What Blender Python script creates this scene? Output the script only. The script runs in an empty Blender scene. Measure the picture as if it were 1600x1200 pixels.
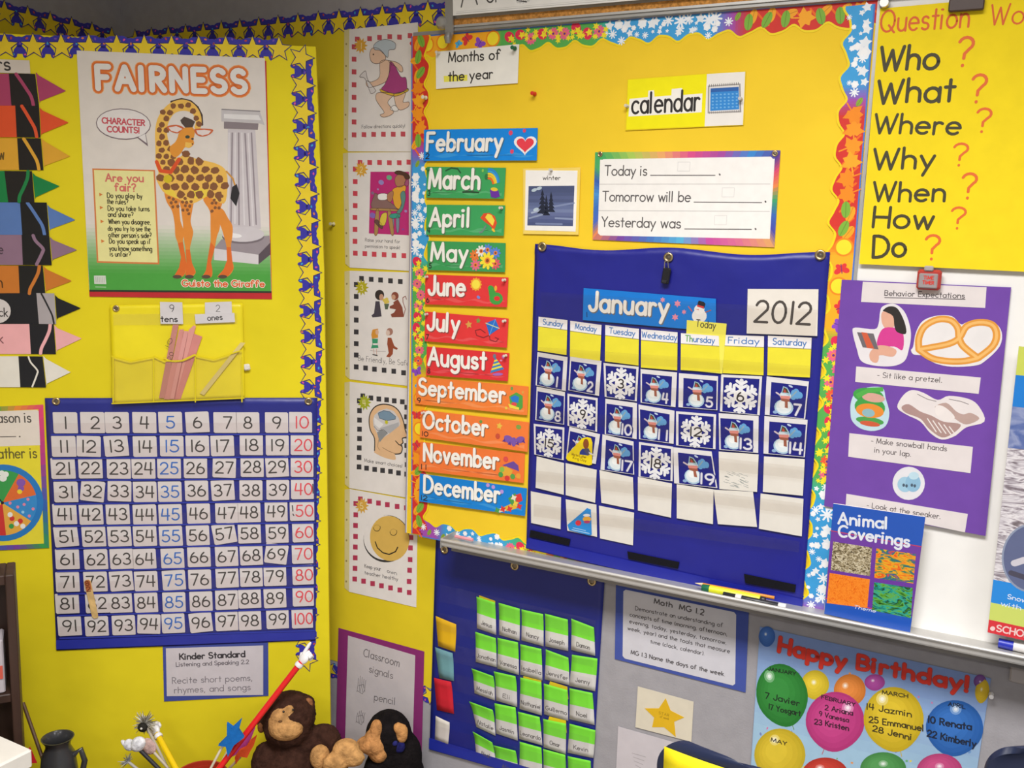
import bpy, math, random
from mathutils import Vector, Matrix
random.seed(7)
scene = bpy.context.scene
COL = scene.collection
# ------------------------------------------------------------------ camera
CAM = Vector((0.0, 0.0, 1.5))
F = 1470.0                                   # focal length in pixels of a 1600 x 1200 frame
R0 = Vector((0.99945665, 0.0329608, 0.0))    # rows: camera (right, down, forward) -> world x, y, z
R1 = Vector((0.00508991, -0.15433927, 0.9880048))
R2 = Vector((0.03256543, -0.98746796, -0.15442318))
cam = bpy.data.cameras.new('camera'); camo = bpy.data.objects.new('camera', cam); COL.objects.link(camo)
cam.sensor_fit = 'HORIZONTAL'; cam.sensor_width = 36.0; cam.lens = F / 1600 * 36.0
cam.clip_start = 0.05; cam.clip_end = 50
camo.matrix_world = Matrix(((R0.x, -R0.y, -R0.z, CAM.x), (R1.x, -R1.y, -R1.z, CAM.y), (R2.x, -R2.y, -R2.z, CAM.z), (0, 0, 0, 1)))
scene.camera = camo
# ------------------------------------------------------------------ world, lamps, exposure
scene.view_settings.view_transform = 'Standard'
scene.view_settings.look = 'None'
scene.view_settings.gamma = 1.0
scene.view_settings.use_curve_mapping = False
scene.view_settings.exposure = 0.33
world = bpy.data.worlds.new('world'); scene.world = world; world.use_nodes = True
bg = world.node_tree.nodes['Background']; bg.inputs['Color'].default_value = (0.95, 0.97, 1.0, 1); bg.inputs['Strength'].default_value = 0.30
WYAW, PYAW, PROLL = -26.878, 7.517, 0.9
CEIL = 2.75
def wall_xy(U, dist):
    a = math.radians(WYAW); n = (math.sin(a), -math.cos(a)); u = (math.cos(a), math.sin(a))
    return (-n[0] * (1.975 - dist) + u[0] * U, -n[1] * (1.975 - dist) + u[1] * U)
def ceiling_lamp(U, dist, power, sx=1.2, sy=0.6, spread=140):
    l = bpy.data.lights.new('fluorescent_panel', 'AREA'); l.shape = 'RECTANGLE'; l.size = sx; l.size_y = sy; l.energy = power
    l.color = (1.0, 0.985, 0.985); l.spread = math.radians(spread)
    o = bpy.data.objects.new('fluorescent_panel', l); COL.objects.link(o)
    x, y = wall_xy(U, dist); o.location = (x, y, CEIL - 0.06); o.rotation_euler = (0, 0, math.radians(WYAW))
ceiling_lamp(-0.35, 1.45, 48)
ceiling_lamp(2.0, 1.45, 30)
ceiling_lamp(-0.35, 3.9, 40)
ceiling_lamp(2.0, 3.9, 40)
# ------------------------------------------------------------------ helpers: materials
def lin(c): return c / 12.92 if c <= 0.04045 else ((c + 0.055) / 1.055) ** 2.4
def rgb(h): return tuple(lin(int(h[i:i + 2], 16) / 255) for i in (0, 2, 4))
_mats = {}
def mat(h, kind='print'):
    key = (h, kind)
    if key in _mats: return _mats[key]
    m = bpy.data.materials.new(kind + '_' + h); m.use_nodes = True; nt = m.node_tree; b = nt.nodes['Principled BSDF']
    c = rgb(h)
    rough, var, scale, bump, bscale, spec, metal = {
        'print': (0.55, 0.03, 40, 0, 0, 0.3, 0), 'paper': (0.8, 0.035, 25, 0.08, 60, 0.25, 0), 'vinyl': (0.38, 0.06, 9, 0.25, 14, 0.5, 0),
        'kraft': (0.75, 0.05, 5, 0.22, 11, 0.3, 0), 'gloss': (0.22, 0.02, 20, 0, 0, 0.5, 0), 'plastic': (0.35, 0.03, 12, 0, 0, 0.5, 0),
        'paint': (0.8, 0.05, 30, 0.12, 220, 0.3, 0), 'metal': (0.32, 0.05, 30, 0, 0, 0.5, 1.0), 'satin': (0.4, 0.04, 40, 0, 0, 0.5, 0.55), 'wood': (0.5, 0.25, 6, 0.05, 30, 0.4, 0),
        'plush': (0.95, 0.35, 60, 0.9, 160, 0.1, 0), 'cork': (0.9, 0.4, 160, 0.3, 200, 0.2, 0), 'cloth': (0.9, 0.1, 120, 0.2, 200, 0.2, 0)}[kind]
    b.inputs['Roughness'].default_value = rough; b.inputs['Specular IOR Level'].default_value = spec; b.inputs['Metallic'].default_value = metal
    tc = nt.nodes.new('ShaderNodeTexCoord'); nz = nt.nodes.new('ShaderNodeTexNoise'); nz.inputs['Scale'].default_value = scale; nz.inputs['Detail'].default_value = 3
    nt.links.new(tc.outputs['Object'], nz.inputs['Vector'])
    if kind == 'wood':
        mp = nt.nodes.new('ShaderNodeMapping'); mp.inputs['Scale'].default_value = (6, 6, 0.5)
        nt.links.new(tc.outputs['Object'], mp.inputs['Vector']); nt.links.new(mp.outputs['Vector'], nz.inputs['Vector'])
    mr = nt.nodes.new('ShaderNodeMapRange'); mr.inputs['From Min'].default_value = 0.3; mr.inputs['From Max'].default_value = 0.7
    mr.inputs['To Min'].default_value = 1 - var; mr.inputs['To Max'].default_value = 1 + var
    mx = nt.nodes.new('ShaderNodeVectorMath'); mx.operation = 'SCALE'; mx.inputs[0].default_value = c
    nt.links.new(nz.outputs['Fac'], mr.inputs['Value']); nt.links.new(mr.outputs['Result'], mx.inputs['Scale']); nt.links.new(mx.outputs['Vector'], b.inputs['Base Color'])
    if bump:
        n2 = nt.nodes.new('ShaderNodeTexNoise'); n2.inputs['Scale'].default_value = bscale; n2.inputs['Detail'].default_value = 2
        nt.links.new(tc.outputs['Object'], n2.inputs['Vector'])
        bp = nt.nodes.new('ShaderNodeBump'); bp.inputs['Strength'].default_value = bump; bp.inputs['Distance'].default_value = 0.01 if kind in ('vinyl', 'kraft') else 0.003
        nt.links.new(n2.outputs['Fac'], bp.inputs['Height']); nt.links.new(bp.outputs['Normal'], b.inputs['Normal'])
    _mats[key] = m
    return m
def film_mat(tint, gloss=0.06):
    key = ('film', tint, gloss)
    if key in _mats: return _mats[key]
    m = bpy.data.materials.new('clear_film'); m.use_nodes = True; nt = m.node_tree; nt.nodes.clear()
    out = nt.nodes.new('ShaderNodeOutputMaterial'); tr = nt.nodes.new('ShaderNodeBsdfTransparent'); gl = nt.nodes.new('ShaderNodeBsdfGlossy')
    tr.inputs['Color'].default_value = (*rgb(tint), 1); gl.inputs['Roughness'].default_value = 0.18
    nz = nt.nodes.new('ShaderNodeTexNoise'); nz.inputs['Scale'].default_value = 18; tc = nt.nodes.new('ShaderNodeTexCoord'); nt.links.new(tc.outputs['Object'], nz.inputs['Vector'])
    bp = nt.nodes.new('ShaderNodeBump'); bp.inputs['Strength'].default_value = 0.25; bp.inputs['Distance'].default_value = 0.01
    nt.links.new(nz.outputs['Fac'], bp.inputs['Height']); nt.links.new(bp.outputs['Normal'], gl.inputs['Normal'])
    mx = nt.nodes.new('ShaderNodeMixShader'); mx.inputs['Fac'].default_value = gloss
    nt.links.new(tr.outputs[0], mx.inputs[1]); nt.links.new(gl.outputs[0], mx.inputs[2]); nt.links.new(mx.outputs[0], out.inputs['Surface'])
    _mats[key] = m
    return m
def asmat(m, kind='print'): return mat(m, kind) if isinstance(m, str) else m
# ------------------------------------------------------------------ helpers: surfaces and rays
def ray(px, py):
    c = Vector((px - 800, py - 600, F)); return Vector((R0.dot(c), R1.dot(c), R2.dot(c)))
def at_y(px, py, y): r = ray(px, py); return CAM + r * (y / r.y)
class Surf:
    def __init__(s, yaw, roll, D):
        s.yaw, s.roll, s.D = yaw, roll, D
        a, r = math.radians(yaw), math.radians(roll)
        u0 = Vector((math.cos(a), math.sin(a), 0)); w0 = Vector((0, 0, 1)); s.n = Vector((math.sin(a), -math.cos(a), 0))
        s.u = u0 * math.cos(r) + w0 * math.sin(r); s.w = w0 * math.cos(r) - u0 * math.sin(r)
        s.O = CAM - s.n * D
    def off(s, h): return Surf(s.yaw, s.roll, s.D - h)
    def uv(s, px, py):
        r = ray(px, py); p = CAM + r * (-s.D / r.dot(s.n)) - s.O
        return (p.dot(s.u), p.dot(s.w))
    def pos(s, U, V, h=0.0): return s.O + s.u * U + s.w * V + s.n * h
    def point(s, px, py): return s.pos(*s.uv(px, py))
    def matrix(s, U, V, h=0.0, rot=0.0):
        p = s.pos(U, V, h); r = math.radians(rot)
        u = s.u * math.cos(r) + s.w * math.sin(r); w = s.w * math.cos(r) - s.u * math.sin(r)
        return Matrix(((u.x, w.x, s.n.x, p.x), (u.y, w.y, s.n.y, p.y), (u.z, w.z, s.n.z, p.z), (0, 0, 0, 1)))
WALL = Surf(WYAW, 0, 1.975)
BOARD = Surf(WYAW, 0, 1.95)
PANEL = Surf(PYAW, PROLL, 2.38)
# ------------------------------------------------------------------ helpers: objects
def tag(o, label=None, cat=None, group=None, kind=None):
    if label: o['label'] = label
    if cat: o['category'] = cat
    if group: o['group'] = group
    if kind: o['kind'] = kind
    return o
def empty(name, mw, label, cat, group=None):
    o = bpy.data.objects.new(name, None); COL.objects.link(o); o.matrix_world = mw; o.empty_display_size = 0.02
    return tag(o, label, cat, group)
def mesh_obj(name, v, f, mi, mats, parent=None, mw=None, smooth=False, label=None):
    me = bpy.data.meshes.new(name); me.from_pydata(v, [], f)
    for m in mats: me.materials.append(m)
    if mi: me.polygons.foreach_set('material_index', mi)
    if smooth: me.polygons.foreach_set('use_smooth', [True] * len(f))
    me.update()
    o = bpy.data.objects.new(name, me); COL.objects.link(o)
    if parent is not None: o.parent = parent
    if mw is not None: o.matrix_world = mw
    if label: o['label'] = label
    return o
class MB:
    "collects solid shapes in a thing's own frame; build() links them as ONE mesh object"
    def __init__(s): s.v, s.f, s.mi, s.mats = [], [], [], []
    def m(s, m, kind='plastic'):
        m = asmat(m, kind)
        if m not in s.mats: s.mats.append(m)
        return s.mats.index(m)
    def add(s, v, f, m):
        k = len(s.v); s.v += [tuple(p) for p in v]; s.f += [tuple(i + k for i in q) for q in f]; s.mi += [m] * len(f)
    def box(s, c, d, m, rot=None, kind='plastic', bev=0.0):
        c = Vector(c); hx, hy, hz = d[0] / 2, d[1] / 2, d[2] / 2
        if bev <= 0:
            v = [Vector((x, y, z)) for x in (-hx, hx) for y in (-hy, hy) for z in (-hz, hz)]
            f = [(0, 1, 3, 2), (4, 6, 7, 5), (0, 4, 5, 1), (2, 3, 7, 6), (0, 2, 6, 4), (1, 5, 7, 3)]
        else:
            e = min(bev, hx * 0.9, hy * 0.9, hz * 0.9); v = []; f = []
            prof = [(-hz, e), (-hz + e, 0), (hz - e, 0), (hz, e)]
            for z, i in prof:
                x, y = hx - i, hy - i; k = e if i == 0 else e * 0.6
                v += [Vector(q) for q in ((-x + k, -y, z), (x - k, -y, z), (x, -y + k, z), (x, y - k, z), (x - k, y, z), (-x + k, y, z), (-x, y - k, z), (-x, -y + k, z))]
            f.append(tuple(range(7, -1, -1))); f.append(tuple(range(24, 32)))
            for r in range(3):
                for i in range(8): f.append((r * 8 + i, r * 8 + (i + 1) % 8, r * 8 + 8 + (i + 1) % 8, r * 8 + 8 + i))
        if rot is not None: v = [rot @ p for p in v]
        s.add([p + c for p in v], f, s.m(m, kind))
    def tube(s, pts, rad, m, kind='plastic', n=12, cap=True):
        pts = [Vector(p) for p in pts]; rad = rad if isinstance(rad, (list, tuple)) else [rad] * len(pts)
        v, f = [], []; prev = None
        for i, p in enumerate(pts):
            d = (pts[min(i + 1, len(pts) - 1)] - pts[max(i - 1, 0)]).normalized()
            if prev is None:
                a = d.orthogonal().normalized()
            else:
                a = (prev - d * prev.dot(d)).normalized()
            prev = a; b = d.cross(a)
            for k in range(n):
                t = 2 * math.pi * k / n; v.append(p + (a * math.cos(t) + b * math.sin(t)) * rad[i])
        for i in range(len(pts) - 1):
            for k in range(n): f.append((i * n + k, i * n + (k + 1) % n, (i + 1) * n + (k + 1) % n, (i + 1) * n + k))
        if cap: f.append(tuple(range(n - 1, -1, -1))); f.append(tuple(range((len(pts) - 1) * n, len(pts) * n)))
        s.add(v, f, s.m(m, kind))
    def ball(s, c, r, m, kind='plush', rot=None, n=16, k=10):
        c = Vector(c); r = r if isinstance(r, (tuple, list)) else (r, r, r); v = [Vector((0, 0, r[2]))]; f = []
        for i in range(1, k):
            t = math.pi * i / k
            for j in range(n):
                p = 2 * math.pi * j / n; v.append(Vector((r[0] * math.sin(t) * math.cos(p), r[1] * math.sin(t) * math.sin(p), r[2] * math.cos(t))))
        v.append(Vector((0, 0, -r[2])))
        for j in range(n): f.append((0, 1 + j, 1 + (j + 1) % n))
        for i in range(k - 2):
            for j in range(n): a = 1 + i * n; f.append((a + j, a + n + j, a + n + (j + 1) % n, a + (j + 1) % n))
        a = 1 + (k - 2) * n
        for j in range(n): f.append((a + j, len(v) - 1, a + (j + 1) % n))
        if rot is not None: v = [rot @ p for p in v]
        s.add([p + c for p in v], f, s.m(m, kind))
    def lathe(s, prof, c, m, kind='plastic', n=24, axis=None):
        v, f = [], []
        for r, z in prof:
            for k in range(n): t = 2 * math.pi * k / n; v.append(Vector((r * math.cos(t), r * math.sin(t), z)))
        for i in range(len(prof) - 1):
            for k in range(n): f.append((i * n + k, i * n + (k + 1) % n, (i + 1) * n + (k + 1) % n, (i + 1) * n + k))
        q = Vector((0, 0, 1)).rotation_difference(Vector(axis)).to_matrix() if axis is not None else None
        s.add([(q @ p if q else p) + Vector(c) for p in v], f, s.m(m, kind))
    def ring(s, c, R, r, m, kind='metal', n=20, k=8):
        v, f = [], []
        for i in range(n):
            t = 2 * math.pi * i / n
            for j in range(k):
                p = 2 * math.pi * j / k; v.append(Vector(c) + Vector(((R + r * math.cos(p)) * math.cos(t), (R + r * math.cos(p)) * math.sin(t), r * math.sin(p))))
        for i in range(n):
            for j in range(k): f.append((i * k + j, ((i + 1) % n) * k + j, ((i + 1) % n) * k + (j + 1) % k, i * k + (j + 1) % k))
        s.add(v, f, s.m(m, kind))
    def prism(s, pts, z0, z1, m, kind='plastic'):
        n = len(pts); v = [Vector((p[0], p[1], z0)) for p in pts] + [Vector((p[0], p[1], z1)) for p in pts]
        ar = sum(pts[i][0] * pts[(i + 1) % n][1] - pts[(i + 1) % n][0] * pts[i][1] for i in range(n))
        f = [tuple(range(n - 1, -1, -1)), tuple(range(n, 2 * n))] + [(i, (i + 1) % n, n + (i + 1) % n, n + i) for i in range(n)]
        if ar < 0: f = [tuple(reversed(q)) for q in f]
        s.add(v, f, s.m(m, kind))
    def build(s, name, parent=None, mw=None, smooth=False, label=None):
        o = mesh_obj(name, s.v, s.f, s.mi, s.mats, parent, mw, smooth, label)
        return o
def autosmooth(o, ang=40):
    me = o.data; me.polygons.foreach_set('use_smooth', [True] * len(me.polygons))
    try: me.set_sharp_from_angle(angle=math.radians(ang))
    except Exception: pass
    return o
# ------------------------------------------------------------------ helpers: lettering made of pen strokes
GL = {
 'a': '@.27,.3,.27,.3,0,360|.54,.6 .54,0', 'b': '0,1 0,0|@.27,.3,.27,.3,0,360', 'c': '@.28,.3,.28,.3,48,312', 'd': '@.27,.3,.27,.3,0,360|.54,1 .54,0',
 'e': '0.02,.32 .55,.32 @.28,.3,.28,.3,4,312', 'f': '@.3,.82,.16,.18,15,180 .14,0|0,.6 .34,.6', 'g': '@.27,.3,.27,.3,0,360|.54,.6 .54,-.12 @.28,-.12,.26,.22,0,-150',
 'h': '0,1 0,0|@.24,.34,.24,.26,180,0 .48,0', 'i': '0,.6 0,0|-.03,.87 .03,.87', 'j': '.2,.6 .2,-.15 @.02,-.15,.18,.2,0,-120|.17,.87 .23,.87', 'k': '0,1 0,0|.42,.6 0,.22|.13,.33 .44,0',
 'l': '0,1 0,0', 'm': '0,.6 0,0|@.19,.38,.19,.22,180,0 .38,0|@.57,.38,.19,.22,180,0 .76,0', 'n': '0,.6 0,0|@.24,.34,.24,.26,180,0 .48,0', 'o': '@.29,.3,.29,.3,0,360',
 'p': '0,.6 0,-.35|@.27,.3,.27,.3,0,360', 'q': '@.27,.3,.27,.3,0,360|.54,.6 .54,-.35', 'r': '0,.6 0,0|@.2,.36,.2,.24,180,50',
 's': '@.2,.45,.18,.15,30,270 @.2,.15,.2,.15,90,-150', 't': '.17,.9 .17,0|0,.6 .34,.6', 'u': '0,.6 0,.26 @.24,.26,.24,.26,180,360|.48,.6 .48,0', 'v': '0,.6 .23,0 .46,.6',
 'w': '0,.6 .18,0 .36,.55 .54,0 .72,.6', 'x': '0,.6 .42,0|.42,.6 0,0', 'y': '0,.6 .25,.05|.5,.6 .12,-.35', 'z': '0,.6 .42,.6 0,0 .44,0',
 'A': '0,0 .36,1 .72,0|.13,.36 .59,.36', 'B': '0,1 0,0|0,1 .22,1 @.24,.76,.26,.24,90,-90 0,.52|.22,.52 @.26,.26,.3,.26,90,-90 0,0', 'C': '@.42,.5,.42,.5,52,308',
 'D': '0,1 0,0|0,1 .18,1 @.2,.5,.5,.5,90,-90 0,0', 'E': '0,1 0,0 .5,0|0,1 .5,1|0,.52 .42,.52', 'F': '0,1 0,0|0,1 .5,1|0,.52 .4,.52', 'G': '@.42,.5,.42,.5,50,352|.84,.44 .5,.44',
 'H': '0,1 0,0|.62,1 .62,0|0,.5 .62,.5', 'I': '0,1 0,0', 'J': '.42,1 .42,.27 @.2,.27,.22,.27,0,-170', 'K': '0,1 0,0|.55,1 0,.4|.18,.58 .58,0', 'L': '0,1 0,0 .48,0',
 'M': '0,0 .08,1 .41,.12 .74,1 .82,0', 'N': '0,0 0,1 .62,0 .62,1', 'O': '@.42,.5,.42,.5,0,360', 'P': '0,1 0,0|0,1 .22,1 @.24,.75,.28,.25,90,-90 0,.5', 'Q': '@.42,.5,.42,.5,0,360|.5,.3 .85,-.05',
 'R': '0,1 0,0|0,1 .22,1 @.24,.75,.28,.25,90,-90 0,.5|.2,.5 .54,0', 'S': '@.28,.75,.26,.25,35,270 @.28,.25,.29,.25,90,-150', 'T': '.32,1 .32,0|0,1 .64,1',
 'U': '0,1 0,.3 @.3,.3,.3,.3,180,360 .6,1', 'V': '0,1 .33,0 .66,1', 'W': '0,1 .25,0 .47,.85 .69,0 .94,1', 'X': '0,1 .6,0|.6,1 0,0', 'Y': '0,1 .3,.5 .6,1|.3,.5 .3,0', 'Z': '0,1 .6,1 0,0 .62,0',
 '0': '@.29,.5,.29,.5,0,360', '1': '.08,1 .08,0', '2': '@.28,.71,.26,.29,165,-25 0,0 .56,0', '3': '@.25,.75,.23,.25,150,-90 @.25,.26,.28,.26,90,-150', '4': '.1,1 0,.38 .56,.38|.46,1 .43,0',
 '5': '.48,1 .1,1 .05,.58 @.24,.31,.28,.31,128,-150', '6': '@.56,.32,.55,.68,120,180|@.28,.29,.28,.29,0,360', '7': '0,1 .5,1 .16,0', '8': '@.28,.75,.21,.25,0,360|@.28,.26,.28,.26,0,360',
 '9': '@.27,.72,.26,.28,0,360|.53,.75 .46,.3 .3,0', '.': '-.02,.05 .06,.05', ',': '.05,.03 0,-.16', '?': '@.24,.78,.24,.22,165,-55 .24,.42 .24,.26|.24,0 .24,.02', '!': '0,1 0,.28|0,0 0,.02',
 "'": '0,1 0,.8', ':': '0,.1 0,.12|0,.5 0,.52', '-': '0,.35 .3,.35', '_': '0,0 .5,0', '(': '@.4,.45,.4,.65,130,230', ')': '@-.2,.45,.4,.65,50,-50', '*': '0,.3 .05,.3', ' ': ''}
_gl = {}
def glyph(ch, q):
    k = (ch, q)
    if k in _gl: return _gl[k]
    strokes = []; w = 0.12
    for st in GL.get(ch, '').split('|'):
        pts = []
        for tok in st.split():
            if tok[0] == '@':
                cx, cy, rx, ry, a0, a1 = map(float, tok[1:].split(','))
                n = max(3, int(abs(a1 - a0) / q))
                pts += [(cx + rx * math.cos(math.radians(a0 + (a1 - a0) * i / n)), cy + ry * math.sin(math.radians(a0 + (a1 - a0) * i / n))) for i in range(n + 1)]
            else: pts.append(tuple(map(float, tok.split(','))))
        if pts: strokes.append(pts); w = max(w, max(p[0] for p in pts))
    if ch == ' ': w = 0.25
    _gl[k] = (strokes, w)
    return _gl[k]
class Art:
    "flat printed shapes on a surface, in the frame of a thing: x along, y up, z off the surface (given in mm)"
    def __init__(s, th): s.th = th; s.v, s.f, s.mi, s.mats, s.n = [], [], [], [], 0
    def lift(s, z):
        "ink laid later sits a hair above ink laid earlier, so that no two prints share one plane"
        s.n += 1; return z / 1000 + (s.n % 12) * 1.4e-6
    def m(s, m, kind='print'):
        m = asmat(m, kind)
        if m not in s.mats: s.mats.append(m)
        return s.mats.index(m)
    def P(s, px, py): return s.th.P(px, py)
    def fillm(s, pts, m, z, kind='print'):
        n = len(pts)
        if n < 3: return
        ar = sum(pts[i][0] * pts[(i + 1) % n][1] - pts[(i + 1) % n][0] * pts[i][1] for i in range(n))
        if ar < 0: pts = pts[::-1]
        zz = s.lift(z); k = len(s.v); s.v += [(p[0], p[1], zz) for p in pts]; s.f.append(tuple(range(k, k + n))); s.mi.append(s.m(m, kind))
    def fill(s, pts, m, z, kind='print'): s.fillm([s.P(*p) for p in pts], m, z, kind)
    def slabm(s, pts, z0, z1, m, kind='paper'):
        n = len(pts); ar = sum(pts[i][0] * pts[(i + 1) % n][1] - pts[(i + 1) % n][0] * pts[i][1] for i in range(n))
        if ar < 0: pts = pts[::-1]
        k = len(s.v); s.v += [(p[0], p[1], z0 / 1000) for p in pts] + [(p[0], p[1], z1 / 1000) for p in pts]; a = s.m(m, kind)
        s.f += [tuple(range(k + n - 1, k - 1, -1)), tuple(range(k + n, k + 2 * n))] + [(k + i, k + (i + 1) % n, k + n + (i + 1) % n, k + n + i) for i in range(n)]
        s.mi += [a] * (n + 2)
    def film(s, pts, z, m): s.fill(pts, m, z)
    def slab(s, pts, z0, z1, m, kind='paper'): s.slabm([s.P(*p) for p in pts], z0, z1, m, kind)
    def strokem(s, pts, w, m, z, rnd=True, close=False):
        "a pen stroke: mitred ribbon with round ends, broken at sharp corners"
        a = s.m(m); r = w / 2; P = [pts[0]]
        for p in pts[1:]:
            if math.hypot(p[0] - P[-1][0], p[1] - P[-1][1]) > 1e-7: P.append(p)
        if len(P) < 2: P = [P[0], (P[0][0] + 1e-6, P[0][1])]
        if close: P = P + P[:1]
        D = []
        for i in range(len(P) - 1): l = math.hypot(P[i + 1][0] - P[i][0], P[i + 1][1] - P[i][1]); D.append(((P[i + 1][0] - P[i][0]) / l, (P[i + 1][1] - P[i][1]) / l))
        runs, cur = [], [0]
        for i in range(1, len(P)):
            if i < len(D) and D[i - 1][0] * D[i][0] + D[i - 1][1] * D[i][1] < .62: cur.append(i); runs.append(cur); cur = [i]
            else: cur.append(i)
        if len(cur) > 1: runs.append(cur)
        for run in runs:
            zz = s.lift(z); k = len(s.v); L, Rr = [], []
            for i in run:
                d0 = D[i - 1] if i > run[0] else D[i]; d1 = D[i] if i < run[-1] else D[i - 1]
                nx, ny = -(d0[1] + d1[1]), d0[0] + d1[0]; q = math.hypot(nx, ny); nx /= q; ny /= q; c = max(.5, -d0[1] * nx + d0[0] * ny); e = r / c
                L.append((P[i][0] + nx * e, P[i][1] + ny * e)); Rr.append((P[i][0] - nx * e, P[i][1] - ny * e))
            n = len(run)
            s.v += [(p[0], p[1], zz) for p in Rr] + [(p[0], p[1], zz) for p in L]
            for i in range(n - 1): s.f.append((k + i, k + i + 1, k + n + i + 1, k + n + i)); s.mi.append(a)
            if rnd:
                for i, sg in ((run[0], -1), (run[-1], 1)):
                    d = D[i] if sg < 0 else D[i - 1]; d = (d[0] * sg, d[1] * sg); t0 = math.atan2(d[1], d[0]) - math.pi / 2; k = len(s.v)
                    s.v += [(P[i][0] + r * math.cos(t0 + math.pi * t / 6), P[i][1] + r * math.sin(t0 + math.pi * t / 6), zz) for t in range(7)]; s.f.append(tuple(range(k, k + 7))); s.mi.append(a)
    def stroke(s, pts, w, m, z, rnd=True, close=False): s.strokem([s.P(*p) for p in pts], w, m, z, rnd, close)
    def ellm(s, c, rx, ry, m, z, rot=0, n=20):
        ca, sa = math.cos(math.radians(rot)), math.sin(math.radians(rot))
        s.fillm([(c[0] + rx * math.cos(t) * ca - ry * math.sin(t) * sa, c[1] + rx * math.cos(t) * sa + ry * math.sin(t) * ca) for t in [2 * math.pi * i / n for i in range(n)]], m, z)
    def ell(s, c, rx, ry, m, z, rot=0, n=22):
        "ellipse given in photo pixels"
        ca, sa = math.cos(math.radians(rot)), math.sin(math.radians(rot))
        s.fill([(c[0] + rx * math.cos(t) * ca - ry * math.sin(t) * sa, c[1] + rx * math.cos(t) * sa + ry * math.sin(t) * ca) for t in [2 * math.pi * i / n for i in range(n)]], m, z)
    def starm(s, c, r, m, z, n=5, inner=0.42, rot=90):
        s.fillm([(c[0] + (r if i % 2 == 0 else r * inner) * math.cos(math.radians(rot + 180 * i / n)), c[1] + (r if i % 2 == 0 else r * inner) * math.sin(math.radians(rot + 180 * i / n))) for i in range(2 * n)], m, z)
    def textm(s, t, p0, p1, H, m, z, sw=0.13, q=24, jit=0.0, slant=0.0, rnd=True, dx=0.0, dy=0.0, gap=0.2):
        W = 0; adv = []
        for ch in t: w = glyph(ch, q)[1]; adv.append(W); W += w + gap
        W -= gap
        L = math.hypot(p1[0] - p0[0], p1[1] - p0[1]); d = ((p1[0] - p0[0]) / L, (p1[1] - p0[1]) / L); u = (-d[1], d[0]); sx = L / W
        for ch, a in zip(t, adv):
            jy = random.uniform(-jit, jit) * H
            for st in glyph(ch, q)[0]:
                pts = []
                for (x, y) in st:
                    X = (a + x) * sx + slant * y * H + dx; Y = y * H + jy + dy
                    pts.append((p0[0] + d[0] * X + u[0] * Y, p0[1] + d[1] * X + u[1] * Y))
                s.strokem(pts, sw * H, m, z, rnd)
    def text(s, t, a, b, cap, m, z, **k):
        p0, p1, p2 = s.P(*a), s.P(*b), s.P(a[0], a[1] - cap); s.textm(t, p0, p1, math.hypot(p2[0] - p0[0], p2[1] - p0[1]), m, z, **k)
    def build(s, name, parent=None, label=None):
        return mesh_obj(name, s.v, s.f, s.mi, s.mats, parent if parent is not None else s.th.o, None, False, label)
class Thing:
    def __init__(s, S, px, py, name, label, cat, group=None, z=0.0, rot=0.0, tilt=0.0):
        "z: height of the thing's base off the surface in mm"
        s.S = S.off(z / 1000); s.u0, s.v0 = s.S.uv(px, py); s.rot = rot
        mw = s.S.matrix(s.u0, s.v0, 0, rot)
        if tilt: mw = mw @ Matrix.Rotation(math.radians(tilt), 4, 'X')
        s.o = empty(name, mw, label, cat, group)
    def P(s, px, py):
        U, V = s.S.uv(px, py); x, y = U - s.u0, V - s.v0
        if s.rot: r = math.radians(-s.rot); x, y = x * math.cos(r) - y * math.sin(r), x * math.sin(r) + y * math.cos(r)
        return (x, y)
    def art(s): return Art(s)
    def quad(s, q):
        "map of the unit square (s across, t down) onto the four pixel corners TL TR BR BL, on the surface"
        a, b, c, d = [s.P(*p) for p in q]
        return lambda S, T: ((a[0] * (1 - S) + b[0] * S) * (1 - T) + (d[0] * (1 - S) + c[0] * S) * T, (a[1] * (1 - S) + b[1] * S) * (1 - T) + (d[1] * (1 - S) + c[1] * S) * T)
def smooth(pts, n=4):
    "closed outline through the given points, rounded"
    N = len(pts); out = []
    for i in range(N):
        p0, p1, p2, p3 = pts[i - 1], pts[i], pts[(i + 1) % N], pts[(i + 2) % N]
        for k in range(n):
            t = k / n; out.append(tuple(.5 * (2 * p1[j] + (p2[j] - p0[j]) * t + (2 * p0[j] - 5 * p1[j] + 4 * p2[j] - p3[j]) * t * t + (3 * p1[j] - p0[j] - 3 * p2[j] + p3[j]) * t ** 3) for j in (0, 1)))
    return out
def smooth_line(pts, n=4):
    N = len(pts); out = []; g = lambda i: pts[max(0, min(N - 1, i))]
    for i in range(N - 1):
        p0, p1, p2, p3 = g(i - 1), g(i), g(i + 1), g(i + 2)
        for k in range(n):
            t = k / n; out.append(tuple(.5 * (2 * p1[j] + (p2[j] - p0[j]) * t + (2 * p0[j] - 5 * p1[j] + 4 * p2[j] - p3[j]) * t * t + (3 * p1[j] - p0[j] - 3 * p2[j] + p3[j]) * t ** 3) for j in (0, 1)))
    return out + [pts[-1]]
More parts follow.
